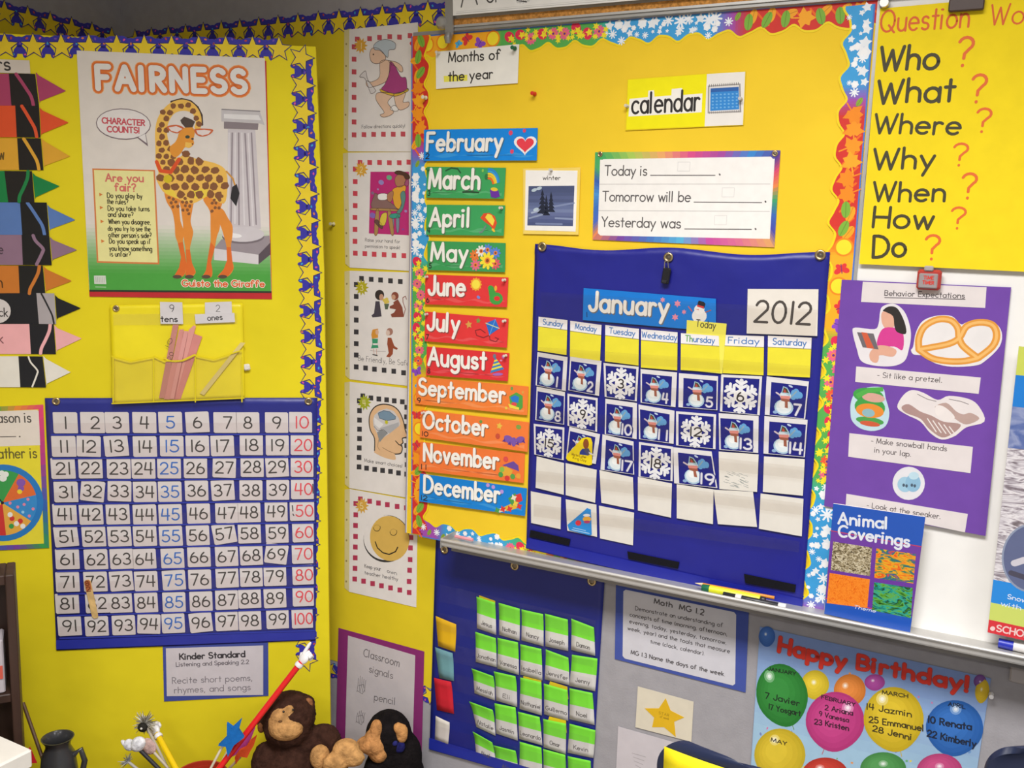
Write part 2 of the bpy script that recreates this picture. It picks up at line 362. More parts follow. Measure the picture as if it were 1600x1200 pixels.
def photo_mat(cols, scale, stretch=(1, 1, 1), rot=0.0, dist=1.5, detail=4):
    "printed photograph of a texture: noise through a row of colours"
    m = bpy.data.materials.new('printed_photo'); m.use_nodes = True; nt = m.node_tree; b = nt.nodes['Principled BSDF']; b.inputs['Roughness'].default_value = .3
    tc = nt.nodes.new('ShaderNodeTexCoord'); mp = nt.nodes.new('ShaderNodeMapping'); mp.inputs['Scale'].default_value = stretch; mp.inputs['Rotation'].default_value = (0, 0, rot); nz = nt.nodes.new('ShaderNodeTexNoise')
    nz.inputs['Scale'].default_value = scale; nz.inputs['Detail'].default_value = detail; nz.inputs['Distortion'].default_value = dist
    rp = nt.nodes.new('ShaderNodeValToRGB'); e = rp.color_ramp.elements
    for i, c in enumerate(cols):
        x = .3 + .4 * i / (len(cols) - 1); el = e[i] if i < 2 else e.new(x); el.position = x; el.color = (*rgb(c), 1)
    nt.links.new(tc.outputs['Object'], mp.inputs['Vector']); nt.links.new(mp.outputs['Vector'], nz.inputs['Vector']); nt.links.new(nz.outputs['Fac'], rp.inputs['Fac']); nt.links.new(rp.outputs['Color'], b.inputs['Base Color'])
    return m
def centre(q): return (sum(p[0] for p in q) / len(q), sum(p[1] for p in q) / len(q))
def Z(x0, y0, s):
    "pixels measured in an enlargement -> photo pixels"
    def f(*a):
        if len(a) == 2 and not isinstance(a[0], (tuple, list)): return (x0 + a[0] / s, y0 + a[1] / s)
        return [(x0 + p[0] / s, y0 + p[1] / s) for p in (a[0] if len(a) == 1 else a)]
    return f
def inside(pt, poly):
    x, y = pt; r = False
    for i in range(len(poly)):
        (x0, y0), (x1, y1) = poly[i], poly[i - 1]
        if (y0 > y) != (y1 > y) and x < (x1 - x0) * (y - y0) / (y1 - y0) + x0: r = not r
    return r
def blend(a, b, t):
    return ''.join('%02X' % int(round(int(a[i:i + 2], 16) * (1 - t) + int(b[i:i + 2], 16) * t)) for i in (0, 2, 4))
def qlerp(q, s, t):
    "point inside a pixel quad"
    a, b, c, d = q
    return ((a[0] * (1 - s) + b[0] * s) * (1 - t) + (d[0] * (1 - s) + c[0] * s) * t, (a[1] * (1 - s) + b[1] * s) * (1 - t) + (d[1] * (1 - s) + c[1] * s) * t)
def grommet(th, px, py, z, r=0.008):
    mb = MB(); x, y = th.P(px, py); mb.ring((x, y, z / 1000), r, r * 0.36, 'C9B48A'); mb.lathe([(r * 0.7, 0.0), (r * 0.2, 0.0), (0, 0.0006)], (x, y, z / 1000), '8A7F70', 'metal', 12)
    return autosmooth(mb.build('grommet', th.o, label='metal grommet'), 60)
def pushpin(S, px, py, z, color, label, kind='plastic', group='push pins', s=1.0):
    th = Thing(S, px, py, 'push_pin', label, 'push pin', group, z)
    mb = MB(); mb.lathe([(0.0, 0.0165 * s), (0.0042 * s, 0.016 * s), (0.0046 * s, 0.0145 * s), (0.0028 * s, 0.012 * s), (0.0026 * s, 0.006 * s), (0.0048 * s, 0.0035 * s), (0.005 * s, 0.002 * s), (0.0, 0.0015 * s)], (0, 0, 0), color, kind, 14)
    mb.lathe([(0.0006, 0.002), (0.0006, 0.0), (0.0, -0.0)], (0, 0, 0), 'BBBBBB', 'metal', 6)
    autosmooth(mb.build('pin_head', th.o), 50)
    return th
# ================================================================== the room
LEFT = Surf(WYAW + 90, 0, 2.283)
UC = -2.283                                   # the room's corner, along the right-hand wall
def shell(name, S, U0, U1, z0, z1, t, color, kind='paint'):
    mb = MB(); mb.box(((U0 + U1) / 2, (z0 + z1) / 2, -t / 2), (U1 - U0, z1 - z0, t), color, None, kind)
    return tag(mb.build(name, None, S.matrix(0, -1.5)), kind='structure')
shell('wall_right', WALL, UC - 0.1, 2.6, 0, CEIL, 0.1, 'A3A0A4')
shell('wall_left', LEFT, -1.6, 1.975, 0, CEIL, 0.1, 'A3A0A4')
mb = MB(); mb.box((0.4, 0.4, -0.05), (7.5, 7.5, 0.1), '8C8378', None, 'paint'); tag(mb.build('floor', None), kind='structure')
mb = MB(); mb.box((0.4, 0.4, CEIL + 0.05), (7.5, 7.5, 0.1), 'E4E2DC', None, 'paint'); tag(mb.build('ceiling', None), kind='structure')
# ------------------------------------------------------------------ the board standing across the corner
pth = Thing(PANEL, 280, 560, 'display_panel', 'tall board covered in bright yellow paper standing across the room corner', 'board')
pw = lambda px, py: pth.P(px, py)
Ptop = pw(280, 64)[1]; PL0, PR0 = -1.10 - pth.u0, -0.166 - pth.u0; Pbot = -1.49 - pth.v0
PO = [(PL0, Ptop), (PR0 - .012, Ptop), (PR0, pw(400, 420)[1]), (PR0, Pbot), (PL0, Pbot)]
mb = MB(); mb.prism(PO, -0.032, -0.002, '9A8C74', 'wood'); mb.build('board', pth.o)
A = pth.art(); A.slabm([(p[0] + (.0008 if p[0] > 0 else 0), p[1]) for p in PO], -30, 0, 'E9D71E', 'kraft')
A.build('paper_cover', label='bright yellow paper stretched over the board')
# ------------------------------------------------------------------ yellow paper on the two walls
def sheet(S, cx, cy, q, name, label, cat, color, kind='kraft', z=0.0, t=0.8):
    th = Thing(S, cx, cy, name, label, cat, None, z); A = th.art(); A.slabm(q(th), 0, t, color, kind); A.build('sheet', th.o); return th
th = Thing(WALL, 600, 500, 'backing_paper', 'yellow backing paper on the wall behind the column of student posters', 'paper')
A = th.art(); yt = 1.5 + 0.52; a = th.P(506, 1029); b = th.P(686, 1079)
A.slabm([(UC + .003 - th.u0, 0.522 - th.v0), (-1.15 - th.u0, 0.522 - th.v0), (-1.15 - th.u0, b[1]), (UC + .003 - th.u0, b[1])], 0.1, 0.8, 'E3CB22', 'kraft')
A.build('sheet')
th = Thing(LEFT, 60, 300, 'backing_paper', 'yellow backing paper on the side wall seen above the standing board', 'paper')
A = th.art(); A.slabm([(0.5 - th.u0, 0.522 - th.v0), (1.974 - th.u0, 0.522 - th.v0), (1.974 - th.u0, -1.17 - th.v0), (0.5 - th.u0, -1.17 - th.v0)], 0.1, 0.8, 'E3CB22', 'kraft')
A.build('sheet')
# ------------------------------------------------------------------ star borders
def star_strip(th, cells, sp, tip, z=0.0):
    "die-cut strip of yellow stars joined by confetti-printed dark blue"
    A = th.art(); c, s = math.cos(math.radians(tip)), math.sin(math.radians(tip)); R = sp * 0.455
    def T(o, pts): return [(o[0] + (p[1] * c + p[0] * s) * sp, o[1] + (p[1] * s - p[0] * c) * sp) for p in pts]
    up = [(-.46, .41), (-.26, .41), (-.1, .33), (0, .35), (.1, .33), (.26, .41), (.46, .41), (.33, .14), (.12, .10), (.07, -.03), (-.07, -.03), (-.12, .10), (-.33, .14)]
    lo = [(-.07, .04), (.07, .04), (.20, -.12), (.25, -.28), (.19, -.43), (.12, -.38), (.09, -.27), (-.09, -.27), (-.12, -.38), (-.19, -.43), (-.25, -.28), (-.20, -.12)]
    rnd = random.Random(len(cells))
    cols = ['E2559A', 'E8823C', '3FA6D8', 'C84A3A', '7A52B8']
    for i, o in enumerate(cells):
        A.slabm(T(o, [(R / sp * (1.13 if k % 2 == 0 else .52) * math.sin(math.pi * k / 5), R / sp * (1.13 if k % 2 == 0 else .52) * math.cos(math.pi * k / 5)) for k in range(10)]), z, z + .5, '2E2A6C', 'print')
        A.fillm(T(o, [(R / sp * (1.0 if k % 2 == 0 else .43) * math.sin(math.pi * k / 5), R / sp * (1.0 if k % 2 == 0 else .43) * math.cos(math.pi * k / 5)) for k in range(10)]), 'EFD22C', z + .72)
        if i + 1 < len(cells):
            m = ((o[0] + cells[i + 1][0]) / 2, (o[1] + cells[i + 1][1]) / 2)
            A.slabm(T(m, up), z, z + .42, '3A36A6', 'print'); A.slabm(T(m, lo), z, z + .42, '3A36A6', 'print')
            for k, (x, y) in enumerate(((.27, .3), (-.27, .3), (.02, .14), (.2, -.3), (-.2, -.32))):
                q = T(m, [(x + rnd.uniform(-.04, .04), y + rnd.uniform(-.04, .04))])[0]
                A.ellm(q, sp * .055, sp * .035, cols[(k + i * 2 + rnd.randrange(3)) % 5], z + .47, rnd.uniform(0, 180), 8)
    A.build('strip', label='yellow stars on dark blue confetti')
G = 'star border strips'
th = Thing(WALL, 500, 40, 'star_border', 'yellow star border along the top of the wall, above the student posters', 'border', G, 1.0)
V = th.P(500, 37.5)[1]; x0 = -1.515 - th.u0
star_strip(th, [(x0 + k * .0648, V) for k in range(-11, 6)], .0648, 90)
th = Thing(LEFT, 60, 40, 'star_border', 'short yellow star border receding along the side wall behind the board', 'border', G, 1.0)
V = 0.5145 - th.v0; star_strip(th, [(1.94 - k * .0648 - th.u0, V) for k in range(0, 15)], .0648, 90)
th = Thing(PANEL, 280, 73, 'star_border', 'yellow star border along the top of the standing board, above the crayons', 'border', G, 0.3)
a, b = th.P(52.5, 72.5), th.P(226, 74.5); d = ((b[0] - a[0]) / 4, (b[1] - a[1]) / 4)
star_strip(th, [(a[0] + d[0] * k, a[1] + d[1] * k) for k in range(-4, 10)], d[0], 90)
th = Thing(PANEL, 476, 300, 'star_border', 'yellow star border down the side edge of the standing board', 'border', G, 0.4)
a, b = th.P(471, 90), th.P(480, 344); d = ((b[0] - a[0]) / 6, (b[1] - a[1]) / 6)
e = th.P(479, 1100)[0]; star_strip(th, [(a[0] + d[0] * k if k < 11 else a[0] + d[0] * 11 + (e - a[0] - d[0] * 11) * (k - 11) / 13, a[1] + d[1] * k) for k in range(0, 25)], -d[1], 0)
th = Thing(WALL, 690, 960, 'star_border', 'yellow star border down the wall, mostly behind the name card chart', 'border', G, 1.2)
a, b = th.P(693, 850), th.P(691, 1072); n = 7; star_strip(th, [(a[0], a[1] + (b[1] - a[1]) * k / n) for k in range(-1, n + 1)], (a[1] - b[1]) / n, 0)
th = Thing(WALL, 600, 1056, 'star_border', 'yellow star border along the lower edge of the wall paper, behind the purple sign', 'border', G, 1.0)
a, b = th.P(490, 1040), th.P(672, 1086); n = 7
star_strip(th, [(a[0] + (b[0] - a[0]) * k / n, a[1] + (b[1] - a[1]) * k / n) for k in range(-1, n + 1)], (b[0] - a[0]) / n, -90)
# ------------------------------------------------------------------ the white board with its tray and rail
bth = Thing(BOARD, 1000, 450, 'whiteboard', 'wide white board with metal frame, cork rail and marker tray on the wall', 'whiteboard')
B = bth.P; BL, BT = B(642.5, 300)[0], B(642, 57)[1]; BB = B(643, 834)[1]; BR_ = 1.15 - bth.u0; DV = B(1353, 205)[0]
mb = MB(); mb.box(((BL + BR_) / 2, (BT + BB) / 2, -0.0125), (BR_ - BL, BT - BB, 0.023), 'EDEBE6', None, 'gloss'); mb.build('writing_surface', bth.o)
mb = MB(); mb.box((BL - .0005, (BT + BB) / 2, -0.0105), (.002, BT - BB, 0.025), 'B9B4C4', None, 'satin'); mb.box(((BL + BR_) / 2, BT + .004, -0.0105), (BR_ - BL, .008, 0.026), 'A9A7AA', None, 'satin')
mb.box((DV + .004, (BT + BB) / 2, 0.001), (.006, BT - BB, 0.004), 'B8B6B2', None, 'satin'); mb.build('frame', bth.o, label='thin aluminium frame')
T7 = BOARD.off(.07); tv = T7.uv(1150, 937)[1] - bth.v0; tl = T7.uv(690, 840)[0] - bth.u0
mb = MB(); mb.box(((tl + BR_) / 2, tv - .0125, .034), (BR_ - tl, .005, .070), 'C4C2BE', None, 'satin')
mb.tube([(tl, tv + .001, .071), (BR_, tv + .001, .071)], .0035, 'D8D6D2', 'satin', 10)
mb.box(((tl + BR_) / 2, tv - .006, .0690), (BR_ - tl, .013, .002), 'CFCDC9', None, 'satin'); mb.box(((tl + BR_) / 2, tv - .028, .012), (BR_ - tl, .026, .02), '8E8C8A', None, 'satin'); m3 = MB(); m3.box((tl - .001, tv - .008, .034), (.003, .024, .076), 'B4B2AE', None, 'satin')
tray = mb.build('marker_tray', bth.o, label='aluminium marker tray'); m3.build('end_cap', tray)
R = BOARD.off(.012); r0 = R.uv(716, 48)[1] - bth.v0; r1 = R.uv(716, 38.5)[1] - bth.v0; r2 = R.uv(716, 29)[1] - bth.v0; r3 = r2 + .016; rl = R.uv(704, 40)[0] - bth.u0
mb = MB(); mb.box(((rl + BR_) / 2, (r0 + r3) / 2, .003), (BR_ - rl, r3 - r0, .012), 'B9B6B0', None, 'satin'); mb.box(((rl + BR_) / 2, r3, .006), (BR_ - rl, .005, .018), 'C9C7C2', None, 'satin')
mb.box(((rl + BR_) / 2, r1 - .003, .007), (BR_ - rl, .005, .012), 'C9C7C2', None, 'satin'); mb.box(((rl + BR_) / 2, r0 + .003, .007), (BR_ - rl, .005, .010), 'AFADA8', None, 'satin'); rail = mb.build('display_rail', bth.o, label='aluminium display rail')
mb = MB(); mb.box(((rl + BR_) / 2, (r1 + r2) / 2, .0085), (BR_ - rl, r2 - r1, .003), 'C58A45', None, 'cork'); mb.build('cork_strip', rail, label='brown cork strip in the rail')
th = Thing(BOARD, 1000, 450, 'backing_paper', 'golden yellow backing paper filling the calendar end of the white board', 'paper')
A = th.art(); A.slabm([(BL + .003, BT), (DV + .002, BT), (DV + .002, BB), (BL + .003, BB)], 0.05, 0.5, 'F2CC2A', 'kraft'); A.build('sheet')
# ------------------------------------------------------------------ scalloped season borders
def flower(A, c, r, z, petal, mid, n=10, rot=0):
    for k in range(n):
        t = math.radians(rot) + 2 * math.pi * k / n; A.ellm((c[0] + r * .62 * math.cos(t), c[1] + r * .62 * math.sin(t)), r * .40, r * .2, petal, z + .01 * (k % 2), math.degrees(t), 10)
    A.ellm(c, r * .36, r * .36, 'F08A3C' if petal != 'F2DE2A' else 'E8C020', z + .04, 0, 12); A.ellm(c, r * .2, r * .2, mid, z + .07, 0, 10)
def leaf(A, c, r, z, col, rot):
    pr = [1, .6, .8, .52, .95, .6, .6, .35, .6, .6, .95, .52, .8, .6]
    A.fillm([(c[0] + r * p * math.cos(math.radians(rot) + 2 * math.pi * i / 14), c[1] + r * p * math.sin(math.radians(rot) + 2 * math.pi * i / 14)) for i, p in enumerate(pr)], col, z)
    A.strokem([(c[0] - r * 1.1 * math.cos(math.radians(rot)), c[1] - r * 1.1 * math.sin(math.radians(rot))), c], r * .12, col, z - .01)
def leaf2(A, c, r, z, col, rot):
    A.ellm(c, r, r * .55, col, z, rot, 14); d = (math.cos(math.radians(rot)), math.sin(math.radians(rot))); A.strokem([(c[0] - d[0] * r, c[1] - d[1] * r), (c[0] + d[0] * r, c[1] + d[1] * r)], r * .08, blend(col, '000000', .2), z + .02)
def flake(A, c, r, z, n, rot):
    if n == 5:
        A.starm(c, r, 'E9EEF2', z, 5, .55, rot)
    elif n == 6: A.starm(c, r, 'F0F2F4', z, 6, .78, rot); A.ellm(c, r * .5, r * .5, 'F6F6F6', z + .02, 0, 10)
    else:
        for k in range(4): t = math.radians(rot + 45 * k); A.strokem([(c[0] - r * math.cos(t), c[1] - r * math.sin(t)), (c[0] + r * math.cos(t), c[1] + r * math.sin(t))], r * .3, 'F0F4F8', z)
def butterfly(A, c, r, z, col, rot):
    t = math.radians(rot); d = (math.cos(t), math.sin(t)); p = (-d[1], d[0])
    for sgn in (1, -1):
        A.ellm((c[0] + p[0] * r * .5 * sgn + d[0] * r * .25, c[1] + p[1] * r * .5 * sgn + d[1] * r * .25), r * .55, r * .38, col, z, rot + 60 * sgn, 12)
        A.ellm((c[0] + p[0] * r * .38 * sgn - d[0] * r * .35, c[1] + p[1] * r * .38 * sgn - d[1] * r * .35), r * .38, r * .3, col, z + .01, rot - 50 * sgn, 12)
    A.strokem([(c[0] - d[0] * r * .6, c[1] - d[1] * r * .6), (c[0] + d[0] * r * .6, c[1] + d[1] * r * .6)], r * .14, blend(col, '3A2A8A', .5), z + .03)
def season_strip(pa, pb, side, W, stops, seed, label, z, clip=None, phase=0.0, n_sc=.066):
    "pa->pb: the straight outer edge in photo pixels; side: +1 if the strip lies to the left of that direction"
    th = Thing(BOARD, (pa[0] + pb[0]) / 2, (pa[1] + pb[1]) / 2, 'season_border', label, 'border', 'scalloped season borders', z)
    A = th.art(); a, b = th.P(*pa), th.P(*pb); L = math.hypot(b[0] - a[0], b[1] - a[1]); d = ((b[0] - a[0]) / L, (b[1] - a[1]) / L); nn = (-d[1] * side, d[0] * side)
    def at(s, w): return (a[0] + d[0] * s + nn[0] * w, a[1] + d[1] * s + nn[1] * w)
    def zone(f):
        for i in range(len(stops) - 1):
            if stops[i][0] <= f <= stops[i + 1][0]: return i, (f - stops[i][0]) / max(1e-6, stops[i + 1][0] - stops[i][0])
        return len(stops) - 2, 1.0
    wid = lambda s: W * (.86 + .14 * math.sin(2 * math.pi * s / n_sc + phase) + .03 * math.sin(2 * math.pi * s / .031 + 1))
    N = int(L / .005)
    A.slabm([at(0, 0)] + [at(L * i / N, wid(L * i / N) + .0045) for i in range(N + 1)] + [at(L, 0)], 0, .4, 'F3D71C', 'print')
    for i in range(N):
        s0, s1 = L * i / N, L * (i + 1) / N; k, t = zone((i + .5) / N); c = blend(stops[k][1], stops[k + 1][1], round(t * 8) / 8)
        A.fillm([at(s0, 0), at(s1, 0), at(s1, wid(s1)), at(s0, wid(s0))], c, .5)
    A.strokem([at(0, .0015), at(L, .0015)], .003, '4A78C8', .56, False)
    R = random.Random(seed); s = .012
    while s < L - .008:
        f = s / L; k, t = zone(f); kind = stops[k][2] if t < .5 else stops[k + 1][2]
        W0 = wid(s); zz = .62 + R.uniform(0, .05)
        if kind == 'W':
            for q in range(3):
                r = R.uniform(.004, .0085) if q else R.uniform(.008, .0135)
                flake(A, at(s + R.uniform(-.01, .01), min(W0 - r * .8, max(r, W0 * (.2 + .3 * q) + R.uniform(-.006, .006)))), r, zz + q * .05, R.choice((5, 6, 6, 8)), R.uniform(0, 90))
            s += .021
        elif kind == 'S':
            if R.random() < .5: flower(A, at(s, W0 * R.uniform(.35, .6)), .0135, zz, 'E8648A' if R.random() < .7 else 'EF5A3A', '6A2A86', 11, R.uniform(0, 40))
            else:
                A.ellm(at(s, W0 * R.uniform(.3, .6)), .011, .013, 'E02E50', zz, R.uniform(0, 90)); A.starm(at(s + .004, W0 * .45), .009, 'F2DE2A', zz + .05, 5, .5, R.uniform(0, 90))
            for q in range(3): A.starm(at(s + R.uniform(.008, .02), W0 * R.uniform(.15, .9)), R.uniform(.006, .010), 'F2E02A', zz + .1 + .02 * q, 6, .45, R.uniform(0, 90))
            s += .027
        elif kind == 'Y':
            r = R.random()
            if r < .3:
                A.ellm(at(s, W0 * .5), .018, .018, 'F08A1E', zz); A.ellm(at(s, W0 * .5), .0145, .0145, 'F7DF2E', zz + .05); s += .042
            elif r < .8: butterfly(A, at(s, W0 * R.uniform(.35, .65)), .0145, zz, R.choice(('8A48C0', 'DE3838', '4AAEDC', 'DE3838')), R.uniform(0, 360)); s += .034
            else: butterfly(A, at(s, W0 * R.uniform(.3, .7)), .010, zz, '4AAEDC', R.uniform(0, 360)); s += .022
        elif kind == 'P': flake(A, at(s, W0 * .6), .008, zz, 8, 10); leaf2(A, at(s + .018, W0 * .35), .009, zz, '8AA83A', 60); s += .04
        else:
            r = R.random()
            if r < .55: leaf(A, at(s, W0 * R.uniform(.42, .55)), .0225, zz, R.choice(('F4971F', 'F7A823', 'F08A1A')), R.uniform(0, 360)); s += .03
            else:
                leaf2(A, at(s + .008, W0 * .35), .015, zz, 'F5A524', R.uniform(0, 90)); leaf2(A, at(s, W0 * .56), .016, zz + .05, '7DB03C', R.uniform(40, 120)); s += .036
            A.strokem([at(s - .02, W0 * .2), at(s - .008, W0 * .5), at(s + .004, W0 * .75)], .004, 'EE6A1C', zz - .05)
    A.build('strip', label='printed seasons with flowers, snowflakes and leaves')
au, wi, sp_, su, pu, te, or_ = 'D3342B', '3E9FDB', '56AC50', 'F7AE22', 'A44FAE', '3CB0A6', 'E8671F'
season_strip((642.5, 57), (1372, -2.5), -1, .050, [(0, su, 'Y'), (.2, su, 'Y'), (.235, sp_, 'S'), (.45, sp_, 'S'), (.475, te, 'W'), (.49, wi, 'W'), (.70, wi, 'W'), (.735, pu, 'P'), (.77, au, 'A'), (1, au, 'A')], 3, 'season border along the upper edge of the golden calendar board', .7, None, 2.2)
season_strip((643, 57), (643, 833), 1, .049, [(0, or_, 'A'), (.03, au, 'A'), (.19, au, 'A'), (.215, pu, 'P'), (.25, wi, 'W'), (.42, wi, 'W'), (.435, te, 'S'), (.45, sp_, 'S'), (.63, sp_, 'S'), (.67, su, 'Y'), (.81, su, 'Y'), (.84, au, 'A'), (1, au, 'A')], 5, 'season border beside the student posters, behind the month strips', 1.5, None, .6)
season_strip((1368, 6), (1291, 958), -1, .052, [(0, wi, 'W'), (.12, wi, 'W'), (.145, pu, 'P'), (.17, au, 'A'), (.34, au, 'A'), (.37, or_, 'Y'), (.39, su, 'Y'), (.51, su, 'Y'), (.54, sp_, 'S'), (.76, sp_, 'S'), (.79, te, 'W'), (.81, wi, 'W'), (.97, wi, 'W'), (1, pu, 'P')], 9, 'season border between the calendar chart and the purple behavior poster', 2.3, None, 1.2)
season_strip((655, 838), (1288, 969), 1, .046, [(0, pu, 'P'), (.05, pu, 'P'), (.075, wi, 'W'), (.24, wi, 'W'), (.262, te, 'S'), (.30, sp_, 'S'), (.34, su, 'Y'), (.40, au, 'A'), (.72, au, 'A'), (.80, pu, 'P'), (.84, wi, 'W'), (1, wi, 'W')], 14, 'season border along the marker tray under the calendar chart', 1.5, None, .3)
# ================================================================== things on the standing board
# ---- paper crayons
CR = [  # colour, colour word, top, bottom, band px (top-left, bottom-left, top-right, bottom-right), tip base y0,y1, apex, band colour
 ('B2496F', 'magenta', 115, 165, (14, 18, 55, 61), (118, 158), (103, 142), '2E2A2A'), ('E85A33', 'orange-red', 165, 214.5, (24, 26.5, 61, 63.5), (173, 209), (107, 191.5), '2A2726'),
 ('E5AC3A', 'golden yellow', 216, 265.5, (27, 30, 64, 68), (221, 259), (109.5, 244), '2A2726'), ('22864A', 'green', 267, 316, (7, 13, 50, 54), (275, 308), (93, 291), '2A2726'),
 ('5E80C0', 'blue', 316, 367, (31.5, 35, 73, 77), (325, 358), (117.5, 343.5), '252424'), ('93758C', 'mauve', 367, 414, (34, 36, 77, 81), (375, 405), (120, 390.5), '252424'),
 ('CE7C34', 'brown-orange', 415, 459.5, (29, 31, 67, 71), (421, 454), (112, 439), '252424'), ('26262A', 'black', 458, 506, (57, 61, 85, 88), (466, 497), (126, 481.5), 'AFA8AC'),
 ('F2B3B8', 'pink', 506, 553, (46, 48.5, 84, 87.5), (513, 547), (127.5, 529), '26262A'), ('E9E5DC', 'white', 556.5, 605, (29, 32, 66.5, 72), (561, 599), (110.5, 581.5), '26262A')]
WV = [1, 1, 1, -1, 1, 2, -1, 1, -1, 2]
for i, (c, w, y0, y1, bd, tb, ap, bc) in enumerate(CR):
    th = Thing(PANEL, 40, (y0 + y1) / 2, 'paper_crayon', '%s paper crayon with a %s band in the column of crayons' % (w, 'grey' if w == 'black' else 'black'), 'paper crayon', 'paper crayons in a column', 1.2 + .6 * (i % 2))
    tl, bl, tr, br = bd
    A = th.art(); A.slab([(-66, y0 + .5), (tl + 1, y0), (bl + 1, y1), (-62, y1)], 0, .5, c, 'paper')
    if w == 'black':
        A.ell((-3, 486), 20, 19, 'D8D2D2', .6); A.text('ck', (-1, 494), (12, 494.5), 13, '3A3636', .8, sw=.12)
    elif w == 'golden yellow': A.text('yellow', (-32, 249), (7, 249), 17, '6A5224', .7, sw=.12)
    elif w == 'mauve': A.text('purple', (-34, 396), (5, 396.5), 15, '4E3E4C', .7, sw=.12)
    elif w == 'brown-orange': A.text('brown', (-34, 449), (4, 449), 17, '5A3A1C', .7, sw=.12)
    elif w == 'pink': A.text('pink', (-28, 536), (5, 536), 15, '8A5A60', .7, sw=.12)
    A.build('body')
    A = th.art(); A.slab([(tl, y0), (tr, y0 + .5), (br, y1 + .3), (bl, y1)], .3, .9, bc, 'paper')
    f = lambda s, t: (tl + (bl - tl) * t + (tr - tl) * s, y0 + (y1 - y0) * t)
    sc = '26262A' if w == 'black' else c
    wave = {1: [(.28, .02), (.42, .2), (.6, .45), (.78, .72), (.84, .98)], -1: [(.86, .02), (.8, .25), (.62, .55), (.45, .8), (.4, .98)], 2: [(.42, .02), (.5, .2), (.75, .45), (.72, .6), (.5, .98)]}[WV[i]]
    bo = A.build('band', label='grey band' if w == 'black' else 'black band'); A = th.art(); A.stroke(smooth_line([f(*p) for p in wave]), .0075 if w not in ('black', 'white') else .004, sc, 1.1); A.build('stripe', bo, 'wavy stripe')
    A = th.art(); A.slab([(tr + 1, tb[0] - 5), (tr + 3, tb[0] - 3), (tr + 6, tb[0]), (ap[0] - 3, ap[1] - 1.5), (ap[0], ap[1]), (ap[0] - 3, ap[1] + 1.5), (br + 2, tb[1]), (br + 1, tb[1] + 3)], .1, .6, c, 'paper'); A.build('tip')
th = Thing(PANEL, 20, 104, 'header_strip', 'white header strip above the paper crayons, ending in rs', 'sign', None, 1.4)
A = th.art(); A.slab([(-66, 90), (46, 94.5), (47.5, 115), (-65, 112)], 0, .4, 'DDD4CB'); A.build('paper'); A = th.art(); A.text('Colors', (-62, 109), (16, 109.5), 20, '403C3A', .55, sw=.14); A.build('lettering')
# ---- giraffe poster
FQ = [(120, 79), (413.8, 91), (424, 457.5), (140, 455.5)]
th = Thing(PANEL, 270, 270, 'poster', 'tall laminated FAIRNESS poster with a giraffe beside a column', 'poster', None, 1.2)
A = th.art(); A.slab([(122, 82), (416, 95), (425, 467.5), (140, 463.5)], 0, .5, 'C23238'); A.build('mount', label='red mount paper behind the poster')
A = th.art(); A.slab(FQ, .5, 1.0, 'E4DDD6')
zz = [.62 + .0316 * k for k in range(13)]
g0, g1 = 'E4DDD6', '4FA544'
for k in range(18):
    t0, t1 = .72 + .28 * k / 18, .72 + .28 * (k + 1) / 18
    A.fill([qlerp(FQ, 0.001, t0), qlerp(FQ, .999, t0), qlerp(FQ, .999, t1), qlerp(FQ, 0.001, t1)], blend(g0, g1, min(1, (k + .5) / 13)), 1.05)
A.fill([(140, 452.6), (424, 455), (424, 457.8), (140, 455.6)], '2E3A2C', 1.07)
A.build('sheet')
z5, z6 = Z(120, 70, 5), Z(120, 250, 5)
A = th.art()
A.fill(z5([(1180, 660), (1395, 665), (1440, 1440), (1180, 1430)]), 'CFC8CC', 1.1)
for q in (((1215, 690), (1205, 1395)), ((1265, 690), (1268, 1405)), ((1315, 695), (1352, 1412)), ((1365, 690), (1402, 1402))): A.stroke(z5(q), .0035, '9A8F96', 1.14)
for q in (((1238, 690), (1236, 1395)), ((1290, 690), (1310, 1405)), ((1340, 695), (1378, 1412)), ((1190, 690), (1185, 1395))): A.stroke(z5(q), .0032, 'E2DDE0', 1.14)
A.fill(z5([(1075, 1590), (1130, 1520), (1505, 1490), (1512, 1560), (1420, 1650), (1075, 1600)]), '9C9298', 1.1); A.fill(z5([(1075, 1590), (1420, 1640), (1420, 1715), (1072, 1680)]), 'DAD5D8', 1.12); A.fill(z5([(1420, 1640), (1512, 1545), (1512, 1640), (1420, 1715)]), '5C5058', 1.12)
A.ell(z5(1300, 1500), 33, 11, '7A7076', 1.14); A.ell(z5(1300, 1480), 33, 12, 'D4CED2', 1.17); A.ell(z5(1230, 1490), 12, 3.5, 'F2F0F0', 1.2, 5)
A.fill(z5([(1150, 600), (1420, 615), (1415, 665), (1150, 655)]), '8C8186', 1.2); A.fill(z5([(1130, 505), (1430, 520), (1468, 628), (1420, 612), (1130, 600)]), 'C8C4C6', 1.22); A.stroke(z5([(1135, 505), (1430, 520)]), .0025, '8A8488', 1.24); A.fill(z5([(1150, 540), (1420, 550), (1440, 590), (1150, 575)]), 'E6E4E4', 1.24)
A.build('column_drawing', label='grey fluted stone column')
A = th.art()
OR, SP, SK = 'E9A53C', '8A5A38', 'F3C25A'
